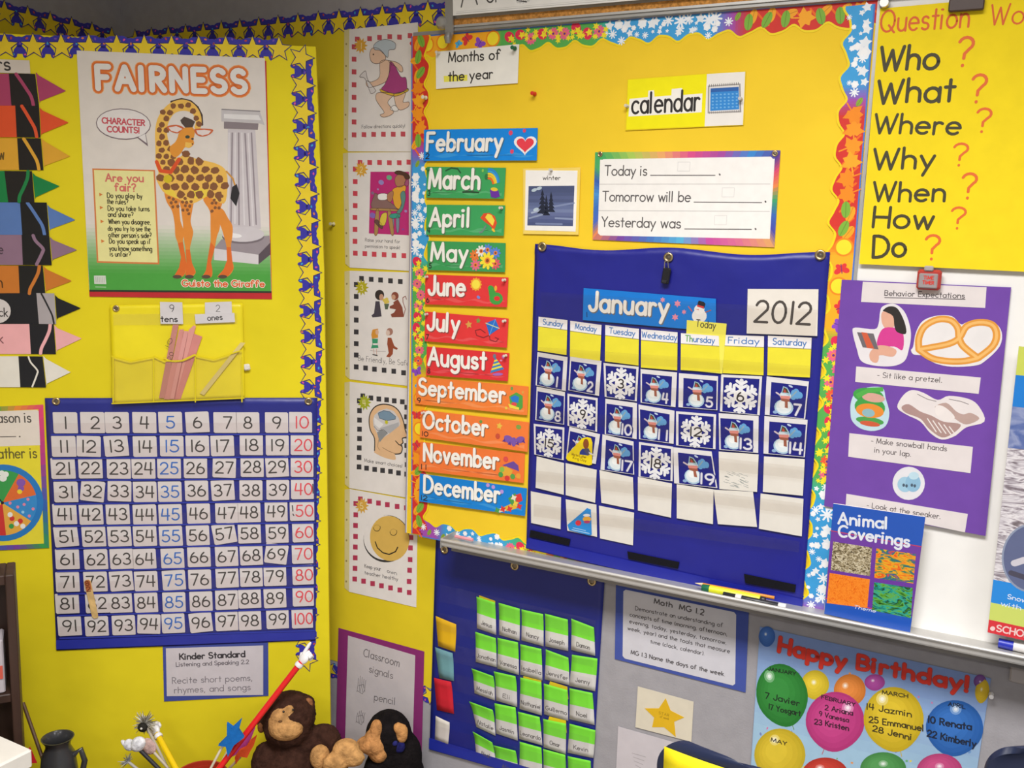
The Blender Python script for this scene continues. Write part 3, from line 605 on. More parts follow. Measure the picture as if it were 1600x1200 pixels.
for q in ([(690, 230), (790, 260), (800, 340), (810, 470), (838, 560), (830, 640), (850, 760), (860, 830), (840, 900), (780, 925), (760, 910), (800, 840), (815, 760), (790, 650), (770, 590), (765, 500), (745, 400), (700, 320)],
          [(990, 290), (1150, 210), (1140, 330), (1110, 420), (1120, 520), (1095, 600), (1080, 680), (1050, 800), (1060, 860), (1050, 915), (980, 920), (1010, 860), (1025, 760), (1045, 640), (1045, 520), (1040, 400)],
          [(1110, 380), (1145, 390), (1180, 450), (1215, 510), (1218, 580), (1205, 680), (1215, 780), (1225, 850), (1180, 910), (1100, 915), (1150, 850), (1175, 780), (1170, 680), (1140, 560), (1110, 470)],
          [(800, 280), (910, 290), (905, 380), (890, 480), (910, 560), (900, 620), (885, 700), (900, 800), (930, 880), (880, 920), (850, 900), (858, 800), (850, 700), (835, 600), (830, 500), (815, 380)]):
    A.fill(smooth(z6(q)), 'E8913A', 1.26)
    lo = [p for p in q if p[1] > 620]; A.fill(z6(lo), 'E2702C', 1.28)
for x in (785, 880, 1010, 1140): A.ell(z6(x, 912), 7, 3, '5E4A40', 1.3)
BODY = [(620, 930), (640, 1000), (620, 1040), (650, 1110), (690, 1160), (780, 1200), (860, 1230), (910, 1240), (990, 1200), (1020, 1180), (1150, 1240), (1178, 1100), (1170, 1000), (1140, 955), (1080, 925), (1000, 905), (900, 880), (850, 850), (800, 880), (740, 880), (700, 900)]
NECK = [(625, 960), (615, 800), (612, 700), (620, 620), (640, 560), (680, 500), (740, 450), (820, 428), (890, 445), (940, 490), (970, 550), (975, 620), (955, 670), (920, 650), (930, 600), (910, 545), (870, 520), (810, 518), (760, 540), (725, 590), (708, 650), (710, 720), (735, 800), (760, 860), (770, 930), (700, 990)]
A.fill(smooth(z5(BODY)), SK, 1.3); A.fill(smooth(z5(NECK)), SK, 1.32)
A.stroke(z5([(740, 446), (820, 424), (890, 441), (945, 488), (976, 550), (980, 625)]), .005, '4A3A34', 1.3)
A.fill(z5([(905, 1130), (1020, 1120), (1025, 1180), (990, 1200), (920, 1200)]), 'F2D34A', 1.33); A.fill(z5([(665, 1110), (760, 1140), (790, 1200), (700, 1165)]), 'F2D34A', 1.33)
rg = random.Random(4)
def spots(poly, step, r, z):
    xs = [p[0] for p in poly]; ys = [p[1] for p in poly]; y = min(ys); row = 0
    while y < max(ys):
        x = min(xs) + (step / 2 if row % 2 else 0)
        while x < max(xs):
            c = (x + rg.uniform(-6, 6), y + rg.uniform(-6, 6))
            if inside(c, poly) and inside((c[0], c[1] + r * .6), poly):
                n = 7; A.fill(z5([(c[0] + r * rg.uniform(.72, 1.08) * math.cos(2 * math.pi * k / n), c[1] + r * rg.uniform(.7, 1.05) * math.sin(2 * math.pi * k / n)) for k in range(n)]), SP, z)
            x += step
        y += step * .84; row += 1
spots(BODY, 76, 36, 1.36); spots(NECK, 58, 27, 1.38)
for q in ([(700, 1170), (790, 1180), (800, 1290), (750, 1300)], [(810, 1200), (905, 1200), (880, 1340), (830, 1330)], [(1040, 1150), (1150, 1150), (1110, 1310), (1050, 1310)]): spots(q, 36, 15, 1.36)
for q in ([(705, 640), (780, 625), (842, 655), (790, 692), (730, 675)], [(920, 660), (1000, 655), (1066, 665), (1040, 700), (980, 718), (935, 700)]):
    A.fill(smooth(z5(q)), 'D0683C', 1.4); cx = sum(p[0] for p in q) / len(q); cy = sum(p[1] for p in q) / len(q) + 6; A.fill(z5([(cx + (p[0] - cx) * .8, cy + (p[1] - cy) * .72) for p in q]), 'E8DCD8', 1.42)
A.fill(smooth(z5([(800, 690), (850, 645), (905, 645), (922, 690), (912, 740), (916, 775), (880, 806), (845, 802), (812, 850), (770, 880), (735, 850), (728, 800), (770, 760), (790, 720)])), 'E79A38', 1.44)
A.fill(z5([(850, 760), (915, 770), (880, 806), (845, 800)]), 'F3C25A', 1.46); A.fill(z5([(810, 590), (840, 562), (890, 580), (925, 600), (905, 645), (850, 648), (818, 612)]), '54463E', 1.46)
A.ell(z5(866, 720), 3.6, 2.6, '3E4A3C', 1.48); A.ell(z5(905, 735), 2, 1.8, '54463E', 1.48); A.ell(z5(905, 775), 1.4, 1.2, '7A3A20', 1.48)
for q in ((625, 915, 655, 985), (655, 985, 735, 995), (735, 995, 800, 895)): A.stroke(z5([(q[0], q[1]), (q[2], q[3])]), .0085, 'E2572B', 1.5)
A.ell(z5(712, 1048), 6.8, 6.4, 'D9C226', 1.52)
A.stroke(z5([(1170, 990), (1220, 1045), (1240, 1110)]), .004, 'D69A44', 1.4); A.fill(z5([(1215, 1110), (1250, 1088), (1272, 1160), (1246, 1262), (1200, 1200)]), '2E2C2E', 1.42)
A.build('giraffe_drawing', label='spotted giraffe with a curled neck')
A = th.art(); BX = [z6(*p) for p in ((122, 66), (612, 78), (646, 815), (158, 803))]
A.fill(BX, 'D9824A', 1.1); A.fill([qlerp(BX, .025, .015), qlerp(BX, .975, .015), qlerp(BX, .975, .982), qlerp(BX, .025, .982)], 'EDE7A0', 1.14)
qb = A.build('question_box', label='pale yellow box of questions'); A = th.art()
for t, a, b, y, cap, c in (('Are you', 228, 520, 166, 58, 'D8746A'), ('fair?', 300, 460, 240, 58, 'D8746A'), ('Do you play by', 240, 512, 296, 40, '4A4630'), ('the rules?', 238, 402, 342, 40, '4A4630'), ('Do you take turns', 245, 568, 396, 40, '4A4630'), ('and share?', 246, 442, 443, 40, '4A4630'),
        ('When you disagree,', 250, 578, 499, 40, '4A4630'), ('do you try to see the', 246, 576, 553, 40, '4A4630'), ("other person's side?", 250, 584, 604, 40, '4A4630'), ('Do you speak up if', 256, 578, 652, 40, '4A4630'), ('you know something', 256, 588, 708, 40, '4A4630'), ('is unfair?', 262, 422, 752, 40, '4A4630')):
    A.text(t, z6(a, y), z6(b, y + 5), cap / 5, c, 1.2, sw=.2 if cap > 50 else .17, rnd=cap > 50, q=36)
for x, y in ((190, 270), (194, 372), (200, 480), (205, 634)): A.fill(z6([(x - 14, y - 14), (x + 14, y), (x - 12, y + 14)]), 'D9803C', 1.2)
A.build('lettering', qb)
A = th.art()
for col, sw, z, dx in (('F3B074', .54, 1.12, 0), ('E77B36', .48, 1.16, 0), ('C8602E', .33, 1.2, 0), ('E9E6E2', .27, 1.26, 0)): A.text('FAIRNESS', z5(168, 340), z5(1318, 372), 34, col, z, sw=sw, gap=.36)
A.build('title_lettering', label='white block letters outlined in orange')
A = th.art(); A.ell(z5(365, 620), 43, 24.5, '7A6A70', 1.1, 3); A.fill(z5([(470, 725), (540, 700), (558, 795)]), '7A6A70', 1.1); A.ell(z5(365, 619), 41.6, 23, 'E9E4E2', 1.14, 3); A.fill(z5([(482, 722), (535, 695), (548, 770)]), 'E9E4E2', 1.14)
sb = A.build('speech_bubble'); A = th.art(); A.text('CHARACTER', z5(200, 612), z5(530, 632), 8.6, 'CC5560', 1.2, sw=.24); A.text('COUNTS!', z5(240, 680), z5(492, 690), 8.6, 'CC5560', 1.2, sw=.24); A.build('lettering', sb)
A = th.art(); A.text('Guisto the Giraffe', z6(825, 985), z6(1465, 990), 9.5, 'F0E2D0', 1.4, sw=.42); A.text('Guisto the Giraffe', z6(825, 985), z6(1465, 990), 9.5, 'E0622C', 1.46, sw=.2); A.build('name_lettering')
A = th.art(); A.fill(z6([(135, 903), (226, 903), (232, 970), (138, 968)]), 'D6DCD2', 1.15); A.fill(z6([(145, 985), (230, 988), (230, 1000), (146, 997)]), '8CC086', 1.15)
for k in range(6): A.stroke(z6([(150 + 13 * k, 915), (152 + 13 * k, 955)]), .0014, 'B4C0B0', 1.2)
A.build('logo')
def wavy_sheet(th, q, nx, ny, amp, color, t=.6, seed=1, z=0.0):
    f = th.quad(q); R = random.Random(seed); ph = [R.uniform(0, 6.28) for _ in range(6)]; v, fa = [], []
    for j in range(ny + 1):
        for i in range(nx + 1):
            s, tt = i / nx, j / ny; x, y = f(s, tt)
            h = amp * (math.sin(7 * s + 3 * tt + ph[0]) + .7 * math.sin(13 * s - 9 * tt + ph[1]) + .5 * math.sin(21 * tt + 5 * s + ph[2])) / 2.2
            v.append((x, y, (z + h) / 1000))
    for j in range(ny):
        for i in range(nx): a = j * (nx + 1) + i; fa.append((a, a + nx + 1, a + nx + 2, a + 1))
    o = mesh_obj('backing', v, fa, None, [mat(color, 'vinyl')], th.o, None, True)
    md = o.modifiers.new('thickness', 'SOLIDIFY'); md.thickness = t / 1000; md.offset = -1
    return o
# ---- yellow pocket for tens and ones
zp = Z(160, 460, 6.667)
th = Thing(PANEL, 275, 560, 'pocket_chart', 'small bright yellow vinyl pocket chart for tens and ones', 'pocket chart', None, 12.0, 0, -1.2)
wavy_sheet(th, [(170.5, 477), (379, 474), (382, 621.5), (177, 631)], 30, 24, 1.1, 'F4E21C', .6, 11, -.6)
A = th.art(); A.film([(177, 491), (370, 489), (371, 506.5), (177.5, 508.5)], 1.4, film_mat('FDFCF8', .08)); A.build('label_window', label='clear strip for labels')
for q, nm in ((((176, 556), (205, 564), (241, 557.5), (241, 628), (178.5, 630)), 0), (((242, 556), (258, 563.5), (285, 563), (305, 553.5), (306, 625), (242, 628)), 0), (((307, 555.5), (335, 561), (378, 547), (381, 621.5), (307, 625)), 0)):
    A = th.art(); A.film(list(q), 7.3, film_mat('FBF9F2', .08)); A.stroke(list(q[:-2]), .003, 'E6D216', 7.5); A.build('clear_pocket')
A = th.art()
for x in (178.5, 241.5, 306.5, 379): A.stroke([(x - .5, 558), (x, 627)], .003, 'E0CE1E', 7.6)
A.stroke([(177, 629.5), (382, 621)], .0035, 'DCC91C', 7.6); A.build('pocket_seams')
grommet(th, 181, 482, .8, .006)
def wcard(S, q, name, label, cat, group, z, texts, color='DAD6D8', t=.4):
    th = Thing(S, *centre(q), name, label, cat, group, z); A = th.art(); A.slab(q, 0, t, color); A.build('card'); A = th.art()
    for tx, a, b, cap, c, sw in texts: A.text(tx, a, b, cap, c, t + .1, sw=sw)
    A.build('lettering'); return th
wcard(PANEL, zp([(600, 78), (832, 82), (842, 308), (606, 305)]), 'label_card', 'white card reading 9 tens tucked in the yellow pocket chart', 'card', 'tens and ones cards', 15.5, [('9', zp(700, 178), zp(745, 180), 10.5, '4A4648', .1), ('tens', zp(612, 285), zp(782, 285), 9, '2E2A2C', .16)])
wcard(PANEL, zp([(1068, 84), (1345, 74), (1352, 205), (1070, 212)]), 'label_card', 'white card handwritten with 2 above the ones strip', 'card', 'tens and ones cards', 14.6, [('2', zp(1185, 178), zp(1226, 178), 10, '5A5658', .09)])
wcard(PANEL, zp([(962, 208), (1375, 192), (1382, 288), (972, 306)]), 'label_card', 'white strip reading ones on the yellow pocket chart', 'card', 'tens and ones cards', 15.8, [('ones', zp(1098, 272), zp(1250, 262), 8.5, '3A3638', .15)])
ST = [((735, 315), (795, 315), (650, 1080), (590, 1080), 'C98A80'), ((800, 365), (850, 365), (700, 1095), (640, 1090), 'D8948C'), ((850, 380), (895, 385), (745, 1090), (690, 1090), 'E0A09A'), ((900, 370), (950, 322), (975, 330), (760, 1090), 'E2A098'), ((955, 410), (1040, 440), (815, 1090), (755, 1090), 'D98E88'), ((880, 400), (960, 405), (790, 1095), (700, 1095), 'C9827C')]
for k, q in enumerate(ST):
    th = Thing(PANEL, *zp(780, 700), 'craft_stick', ['dusty pink craft stick with writing, outermost of the bundle', 'pink craft stick second in the bundle', 'light pink craft stick in the middle of the bundle', 'pink craft stick with its end bent askew in the bundle', 'wide pink craft stick on the far edge of the bundle', 'darker pink craft stick behind the rubber band'][k], 'craft stick', 'bundle of ten sticks in the pocket', 13.4 + .75 * (5 - k if k else 4.6))
    A = th.art(); A.slab(zp(q[:4]), 0, .6, q[4]); A.build('stick')
    if k == 0: A = th.art(); A.text('10', zp(690, 560), zp(738, 470), 6, '5A4038', .8, sw=.12); A.text('20', zp(715, 690), zp(745, 610), 6, '5A4038', .8, sw=.12); A.build('lettering')
    if k == 5: A = th.art(); A.text('30', zp(765, 925), zp(800, 830), 6, '5A4038', .8, sw=.12); A.build('lettering')
th = Thing(PANEL, *zp(810, 680), 'rubber_band', 'yellow rubber band holding the pink craft sticks together', 'rubber band', None, 18.6)
A = th.art(); pts = zp([(645, 660), (690, 690), (760, 700), (840, 690), (910, 660), (965, 630)]); A.stroke(pts, .0042, 'E6C922', .3); A.stroke(pts, .002, 'F0D84A', .6); A.build('band')
th = Thing(PANEL, *zp(1270, 780), 'craft_stick', 'single pale yellow craft stick leaning in the ones pocket', 'craft stick', None, 15)
A = th.art(); A.slab(zp([(1440, 500), (1490, 505), (1060, 1050), (1015, 1030)]), 0, 1.2, 'E2CF86'); A.build('stick')
th = Thing(PANEL, *zp(1508, 755), 'push_pin', 'square white push pin stuck beside the yellow pocket chart', 'push pin', 'push pins', .5)
mb = MB(); mb.box((0, 0, .006), (.016, .016, .009), 'E9E4DA', Matrix.Rotation(.15, 3, 'Z'), 'plastic', .003); mb.build('pin_head', th.o)
# ---- hundreds chart
HQ = [(70, 622), (496, 621.5), (493, 1000.5), (88.4, 1016.5)]
hc = Thing(PANEL, 285, 815, 'pocket_chart', 'dark blue hundreds pocket chart hung on the yellow board', 'pocket chart', None, 3.0)
wavy_sheet(hc, HQ, 40, 40, .5, '262C86')
NR1 = [(282, 337), (565, 335), (820, 335), (1105, 335), (1375, 332)]
za, zb, zc_, zd, ze, zf = Z(60, 610, 6.667), Z(280, 610, 6.667), Z(60, 770, 6.667), Z(280, 770, 6.667), Z(80, 880, 6.667), Z(280, 860, 6.667)
ROWS = [za(NR1) + zb([(190, 330), (480, 335), (715, 335), (1015, 335), (1265, 332)]),
 za([(265, 583), (525, 582), (812, 578), (1110, 585), (1390, 580)]) + zb([(190, 577), (450, 577), (752, 568), (1022, 570), (1280, 568)]),
 za([(258, 812), (543, 808), (838, 812), (1095, 812), (1362, 810)]) + zb([(170, 808), (470, 803), (760, 795), (1020, 795), (1280, 795)]),
 za([(288, 1058), (565, 1048), (845, 1048), (1110, 1057), (1370, 1055)]) + zb([(182, 1043), (455, 1040), (748, 1040), (1028, 1035), (1283, 1028)]),
 zc_([(275, 222), (550, 225), (828, 222), (1108, 228), (1375, 225)]) + zd([(202, 215), (497, 210), (728, 203), (1010, 193), (1280, 187)]),
 zc_([(290, 455), (578, 455), (845, 452), (1110, 450), (1380, 450)]) + zd([(195, 443), (470, 425), (732, 422), (1020, 418), (1290, 410)]),
 zc_([(303, 690), (600, 692), (868, 688), (1105, 688), (1398, 683)]) + zd([(207, 668), (495, 662), (752, 650), (1012, 635), (1285, 635)]),
 zc_([(305, 928), (595, 925), (865, 918), (1122, 920), (1412, 910)]) + zd([(215, 902), (500, 885), (752, 875), (998, 867), (1290, 855)]),
 ze([(168, 420), (480, 415), (722, 412), (990, 410), (1280, 405)]) + zf([(228, 530), (495, 515), (735, 500), (998, 497), (1292, 480)]),
 ze([(192, 652), (475, 655), (755, 645), (1018, 632), (1272, 625)]) + zf([(225, 750), (495, 735), (737, 730), (1025, 715), (1282, 710)])]
ROT = {6: 2, 13: 3.5, 29: 3, 32: -7, 33: -3, 37: 3, 51: 3, 57: 8, 69: -9, 73: 3, 94: -4.5, 96: 3.5, 75: 1.5, 44: 0, 27: -2, 12: -2, 60: 1, 17: 1.5, 21: 1.5, 2: -.5}
cw, ch = .0567, .0525
for r in range(10):
    row = ROWS[r]
    for c in range(10):
        n = r * 10 + c + 1; px, py = row[c]
        th = Thing(PANEL, px, py, 'number_card', 'white card numbered %d in the blue hundreds chart' % n, 'number card', 'number cards in the hundreds chart', 5.0, ROT.get(n, 0) - (.6 if r < 4 else -.5) + random.uniform(-.6, .6))
        x = cw / 2 * (1.08 if n == 50 else .95 if c == 9 and r > 4 else 1); y = ch / 2; k = .003
        A = th.art(); A.slabm([(-x + k * .4, y), (x - k, y), (x, y - k), (x, -y + k * .4), (x - k * .4, -y), (-x + k, -y), (-x, -y + k), (-x, y - k * .4)], 0, .6, 'DAD3D2'); A.build('card')
        A = th.art(); s = str(n); col = '3E6FC0' if c == 4 else 'E0505A' if c == 9 else '4A4644'
        w = .019 if len(s) == 1 else .042; H = .029
        if s == '1': w = .004
        if s[0] == '1' and len(s) == 2: w = .032 if s != '11' else .02
        elif s[-1] == '1' and len(s) == 2: w = .032
        if n == 100: w = .046
        ox = .006 if n in (2, 7, 50) else .003 if c == 9 else 0
        st = sum(glyph(chh, 24)[1] + .2 for chh in s) - .2
        A.textm(s, (-w / 2 + ox, -H / 2), (w / 2 + ox, -H / 2), H, col, .75, sw=.125)
        if n == 40: A.strokem([(.0265, H / 2 - .002), (.0268, -H / 2 + .004)], .003, '55504E', .75)
        if n == 50: A.strokem([(-.024, H / 2), (-.023, 0)], .003, '55504E', .75); A.strokem([(-.023, -.008), (-.021, -.012)], .003, '55504E', .75)
        A.build('numeral')
    for side in (0,):
        yb = sum(p[1] for p in row) / 10
        a, b = row[0], row[9]; sl = (b[1] - a[1]) / (b[0] - a[0]); L0 = 76 + 16.5 * (yb - 622) / 390 + 3; R0_ = 494 - (yb - 622) / 390 * 2
        y0 = lambda x, d: a[1] + sl * (x - a[0]) + d
        A = hc.art(); A.film([(L0, y0(L0, 0)), (R0_, y0(R0_, 0)), (R0_, y0(R0_, 18.2)), (L0, y0(L0, 18.2))], 3.8, film_mat('FCFAFA', .04)); A.build('clear_pocket')
        A = hc.art(); A.stroke([(L0, y0(L0, 18.3)), (R0_, y0(R0_, 18.3))], .004, '333EA6', 3.9, False); A.build('pocket_seam')
A = hc.art(); A.slab([(88.2, 1000), (493, 985), (493, 998.5), (88.4, 1014)], 1.0, 2.6, '2C35A0', 'vinyl'); A.build('bottom_hem')
grommet(hc, 88, 627, 1.0, .0072); grommet(hc, 482, 627, 1.0, .0072)
th = Thing(PANEL, 142, 936, 'craft_stick', 'tan craft stick with a brown end marking 82 in the hundreds chart', 'craft stick', None, 7.6)
A = th.art(); A.slab([(131.4, 909), (134, 906), (139, 905.5), (142, 908), (153.6, 962), (153, 965), (147, 966), (144, 963)], 0, 1.5, 'D9B679', 'wood'); A.build('stick')
A = th.art(); A.text('8', (134.5, 915), (140, 914), 7, '7A3A22', 1.7, sw=.2); A.text('2', (136, 924), (142, 923), 7, '7A3A22', 1.7, sw=.2); A.fill([(132, 909), (134.5, 906.4), (138.8, 906), (141.5, 908.5), (143.5, 921), (135, 923)], 'B5683C', 1.6); A.build('lettering')
# ---- weather poster (partly in view)
zw = Z(0, 620, 4.8)
th = Thing(PANEL, 30, 745, 'poster', 'weather wheel poster with a rainbow edge beside the hundreds chart', 'poster', None, 2.0)
WQ = [(-64, 638), (67.7, 632), (77, 856), (-55, 862)]
A = th.art(); A.slab(WQ, 0, .5, 'E8DA3C')
rb = ['D8583A', 'E88A3A', '3F9F52', '58AE4A', 'E9903F', 'E2487A', 'B8408A', '3A66B4', '3F9F52', '7A48A4', '3A70C0', '45A868']
def rainbow(A, q, bw, bh, cols, z):
    n = len(cols); per = []
    for k in range(n * 4):
        u = k / (n * 4); per.append(u)
    def edge(u, ins):
        u = (u % 1) * 4
        i = int(u); t = u - i; S0, S1, T0, T1 = (0 + ins * bw, 1 - ins * bw, ins * bh, 1 - ins * bh)
        c = [(S0, T0), (S1, T0), (S1, T1), (S0, T1)]; a, b = c[i % 4], c[(i + 1) % 4]
        return qlerp(q, a[0] + (b[0] - a[0]) * t, a[1] + (b[1] - a[1]) * t)
    m = n * 4; m += (-m) % 4
    for k in range(m):
        u0, u1 = k / m, (k + 1) / m; i = int(k * n / m); c = blend(cols[i % n], cols[(i + 1) % n], (k * n / m) - i)
        A.fill([edge(u0, 0), edge(u1 - 1e-9, 0), edge(u1 - 1e-9, 1), edge(u0, 1)], c, z)
rainbow(A, WQ, .06, .032, rb[2:] + rb[:2], .6); A.fill([(-58, 644), (57, 640.5), (60.5, 642), (63, 695.5), (-56, 699)], 'E6DCD2', .7); A.build('sheet')
A = th.art(); A.text('The season is', (-56, 661), (48.5, 659.5), 15.5, '55504C', .85, sw=.12); A.text('The weather is', (-62, 717), (57.5, 715), 16, '6A6232', .85, sw=.12); A.stroke([(-45, 683.5), (25, 682)], .0018, '55504C', .85); A.ell((31, 682), 1.2, 1.2, '55504C', .85); A.build('lettering')
A = th.art(); c = (4, 785.5); A.ell(c, 64, 60, '2E7CC4', .8, 0, 40)
seg = [(-62, -14, 'E2703A'), (-14, 34, '3C8ED0'), (34, 84, 'E8AE4A'), (84, 135, 'D23C3A'), (135, 185, 'F0D83A'), (185, 240, '4AA0D8'), (240, 298, '3F9F52')]
for a0, a1, cc in seg: A.fill([c] + [(c[0] + 54 * math.cos(math.radians(a0 + (a1 - a0) * k / 8)), c[1] + 51 * math.sin(math.radians(a0 + (a1 - a0) * k / 8))) for k in range(9)], cc, .9)
for x, y, r, cc in ((5, 747, 6, 'E9EDEA'), (9, 741, 5, 'E9EDEA'), (3, 739, 4.5, 'E9EDEA'), (33, 763, 5, '8A5AB0'), (33, 754, 7, '8A5AB0'), (31, 768, 4, 'F2D23A'), (24, 782, 0, 'E88')): 
    if r: A.ell((x, y), r, r * .9, cc, 1.0)
for x, y in ((16, 786), (28, 792), (38, 788), (44, 780), (52, 795), (36, 800), (46, 806)): A.ell((x, y), 2.4, 2.4, 'E88AA8' if x % 3 else '9AD0F0', 1.0)
for x, y, cc in ((16, 804, 'EFEDE8'), (26, 818, 'EFEDE8'), (32, 814, 'D23C3A'), (18, 822, '3F9F52'), (36, 822, 'EFEDE8'), (19, 810, 'D23C3A')): A.ell((x, y), 4, 4, cc, 1.0)
ww = A.build('weather_wheel', label='round wheel of coloured weather pictures'); A = th.art(); A.ell(c, 2.5, 2.5, '2A2A2A', 1.1); A.stroke([c, (-8, 770)], .003, '2A2A2A', 1.1); A.build('pointer', ww)
# ---- Kinder Standard sign
zk = Z(170, 980, 4.571)
th = Thing(PANEL, 336, 1052, 'sign', 'white Kinder Standard sign on blue paper below the hundreds chart', 'sign', None, 1.5)
A = th.art(); A.slab(zk([(385, 115), (1138, 95), (1140, 490), (395, 530)]), 0, .4, '44509A'); A.build('mount', label='blue mount paper')
A = th.art(); A.slab(zk([(408, 150), (1103, 130), (1103, 482), (415, 492)]), .4, .8, 'CFC8CC'); A.build('sheet')
A = th.art()
for t, a, b, y0, y1, cap, c, sw in (('Kinder Standard', 508, 972, 230, 210, 9, '3C383C', .22), ('Listening and Speaking 2.2', 482, 1000, 280, 260, 6.4, '6A646A', .16), ('Recite short poems,', 455, 1025, 402, 380, 9.4, '7A747A', .11), ('rhymes, and songs', 470, 1012, 470, 446, 9.4, '7A747A', .11)): A.text(t, zk(a, y0), zk(b, y1), cap, c, .95, sw=sw)
A.build('lettering')
# ================================================================== things pinned to the wall
# ---- student posters in sheet protectors
PQ = [[(546, 46), (653, 35), (652.5, 237), (544, 236.5)], [(544, 238.5), (652.5, 237.5), (651.5, 424), (546.5, 418)], [(546.5, 423), (651.5, 426), (651, 604.5), (546.5, 592.6)], [(546.5, 596.5), (651, 608.5), (650.5, 780), (546, 762.5)], [(546.7, 764), (653, 783), (650.5, 949), (545.5, 924.5)]]
z1, z2, z3, z4, z5b = Z(520, 20, 5.455), Z(530, 230, 6), Z(530, 420, 6.316), Z(530, 590, 6.316), Z(530, 760, 6)
LAB = ['white poster of a running figure in a magenta tunic, topmost in the column', 'white poster of a child raising a hand at a desk on magenta', 'white poster of friends sharing, bordered with black squares', 'white poster of a head with a drawn brain inside', 'white poster of a smiling yellow face, lowest in the column']
BS = [([(210, 225), (315, 220), (400, 210), (487, 203), (570, 207), (660, 195)], [(183, 290), (183, 395), (183, 503), (183, 613), (183, 720), (183, 828), (183, 930), (183, 1040)], [(267, 1038), (350, 1036), (433, 1035), (517, 1035), (600, 1033)], z1, 'C4515C'),
      ([(197, 143), (288, 143), (380, 143), (472, 145), (565, 145), (655, 140)], [(152, 205), (152, 322), (152, 433), (152, 547), (150, 658), (150, 770), (150, 882), (153, 993)], [(242, 997), (330, 1003), (423, 1007), (515, 1013), (608, 1016)], z2, 'CE4A58'),
      ([(222, 95), (318, 103), (410, 110), (508, 118), (605, 125)], [(170, 155), (170, 272), (170, 390), (170, 505), (170, 622), (170, 738), (170, 850), (170, 967)], [(262, 978), (350, 990), (445, 1000), (540, 1010), (637, 1025)], z3, '3E3C40'),
      ([(235, 180), (315, 200), (393, 210), (470, 218), (545, 228), (625, 238)], [(200, 228), (202, 325), (202, 418), (202, 508), (202, 600), (200, 693), (198, 787), (198, 880)], [(272, 893), (352, 905), (430, 915), (508, 925), (587, 940), (668, 952), (668, 292), (665, 387), (665, 480), (668, 575), (668, 670), (670, 765), (672, 858)], z4, '3E3C40'),
      ([(200, 117), (287, 138), (370, 155), (453, 170), (545, 187), (632, 200)], [(157, 160), (157, 265), (155, 365), (155, 468), (153, 567), (152, 668), (150, 767), (147, 867)], [(230, 887), (315, 910), (398, 930), (483, 950), (570, 970), (658, 993), (675, 478), (670, 575), (667, 685), (662, 785), (657, 890)], z5b, 'B43A58')]
pth_ = []
for i in range(5):
    q = PQ[i]; th = Thing(WALL, *centre(q), 'student_poster', LAB[i], 'poster', 'student posters in a column', 1.6 + .3 * (i % 2)); pth_.append(th)
    A = th.art(); tl, tr, br, bl = q
    A.slab([(tl[0] - 8, tl[1] + 1.0), tl, bl, (bl[0] - 7, bl[1] - 6)], 0, .3, 'DDD094', 'vinyl')
    for t in (.12, .3, .5, .7, .9): A.ell((tl[0] - 4.5 + (bl[0] - tl[0]) * t, tl[1] + (bl[1] - tl[1]) * t), 1.2, 1.6, '9A8A50', .4)
    A.build('punched_edge', label='clear punched edge of the sheet protector')
    A = th.art(); A.slab(q, 0, .5, 'E6E0DC'); T, L, Bt, zf_, c = BS[i]
    for p in T + L + Bt: x, y = zf_(*p); A.fill([(x - 3.7, y - 3.9), (x + 3.5, y - 3.6), (x + 3.5, y + 4.2), (x - 3.7, y + 3.8)], c, .6)
    A.build('page')
    A = th.art(); sx, sy = zf_(*[(240, 280), (208, 208), (225, 185), (250, 245), (215, 180)][i])
    A.fill([(sx + (11 if k % 2 == 0 else 6.5) * math.cos(k * math.pi / 11), sy + (13 if k % 2 == 0 else 8) * math.sin(k * math.pi / 11)) for k in range(22)], ['DFA83E', 'E0AA42', 'B8AE24', 'A8B02E', 'D9A94A'][i], .7)
    nb = A.build('number_badge', label='star badge with the poster number'); A = th.art(); A.text(str(i + 1), (sx - 2, sy + 5), (sx + 2, sy + 5), 9, 'F0E2B0', .8, sw=.12); A.build('numeral', nb)
def line_art(A, pts, w=.0013, c='4A4444', z=1.0, close=False): A.stroke(pts, w, c, z, True, close)
# poster 1
th = pth_[0]; A = th.art(); S = 'E3BFA4'
for q, c in (([(405, 420), (470, 405), (500, 430), (480, 520), (450, 590), (330, 635), (290, 620), (290, 580), (330, 590), (400, 545)], S), ([(480, 410), (540, 420), (590, 455), (598, 500), (570, 500), (540, 460), (500, 440)], S),
             ([(400, 680), (520, 690), (470, 760), (500, 810), (520, 850), (480, 880), (430, 890), (405, 870), (440, 850), (400, 790), (370, 740), (370, 700)], S), ([(530, 690), (620, 680), (600, 760), (650, 760), (645, 800), (580, 830), (545, 800), (530, 750)], S),
             ([(320, 330), (345, 300), (400, 310), (450, 370), (440, 410), (380, 435), (335, 420), (318, 380)], S), ([(490, 420), (530, 450), (580, 545), (625, 555), (635, 640), (640, 655), (540, 690), (420, 655), (445, 610), (480, 520)], 'A9437F'),
             ([(405, 650), (440, 665), (530, 690), (600, 670), (640, 645), (645, 665), (600, 690), (530, 712), (450, 690), (410, 672)], 'D9B23C'), ([(350, 280), (385, 245), (440, 228), (490, 235), (535, 262), (530, 310), (480, 320), (470, 380), (440, 355), (400, 320), (360, 315)], 'B9C4CC'),
             ([(230, 545), (270, 500), (285, 505), (300, 570), (360, 650), (365, 670), (330, 690), (310, 650), (275, 560)], 'DCD6D4'), ([(490, 820), (520, 790), (545, 800), (560, 830), (530, 840)], 'EEEAE6')): A.fill(smooth(z1(q)), c, .7 if c == S else .8); line_art(A, smooth(z1(q)), .0011, '5A4A46', .9, True)
A.ell(z1(348, 355), 1, 1.3, '4A3A36', .95); A.build('drawing', label='running figure with white hair')
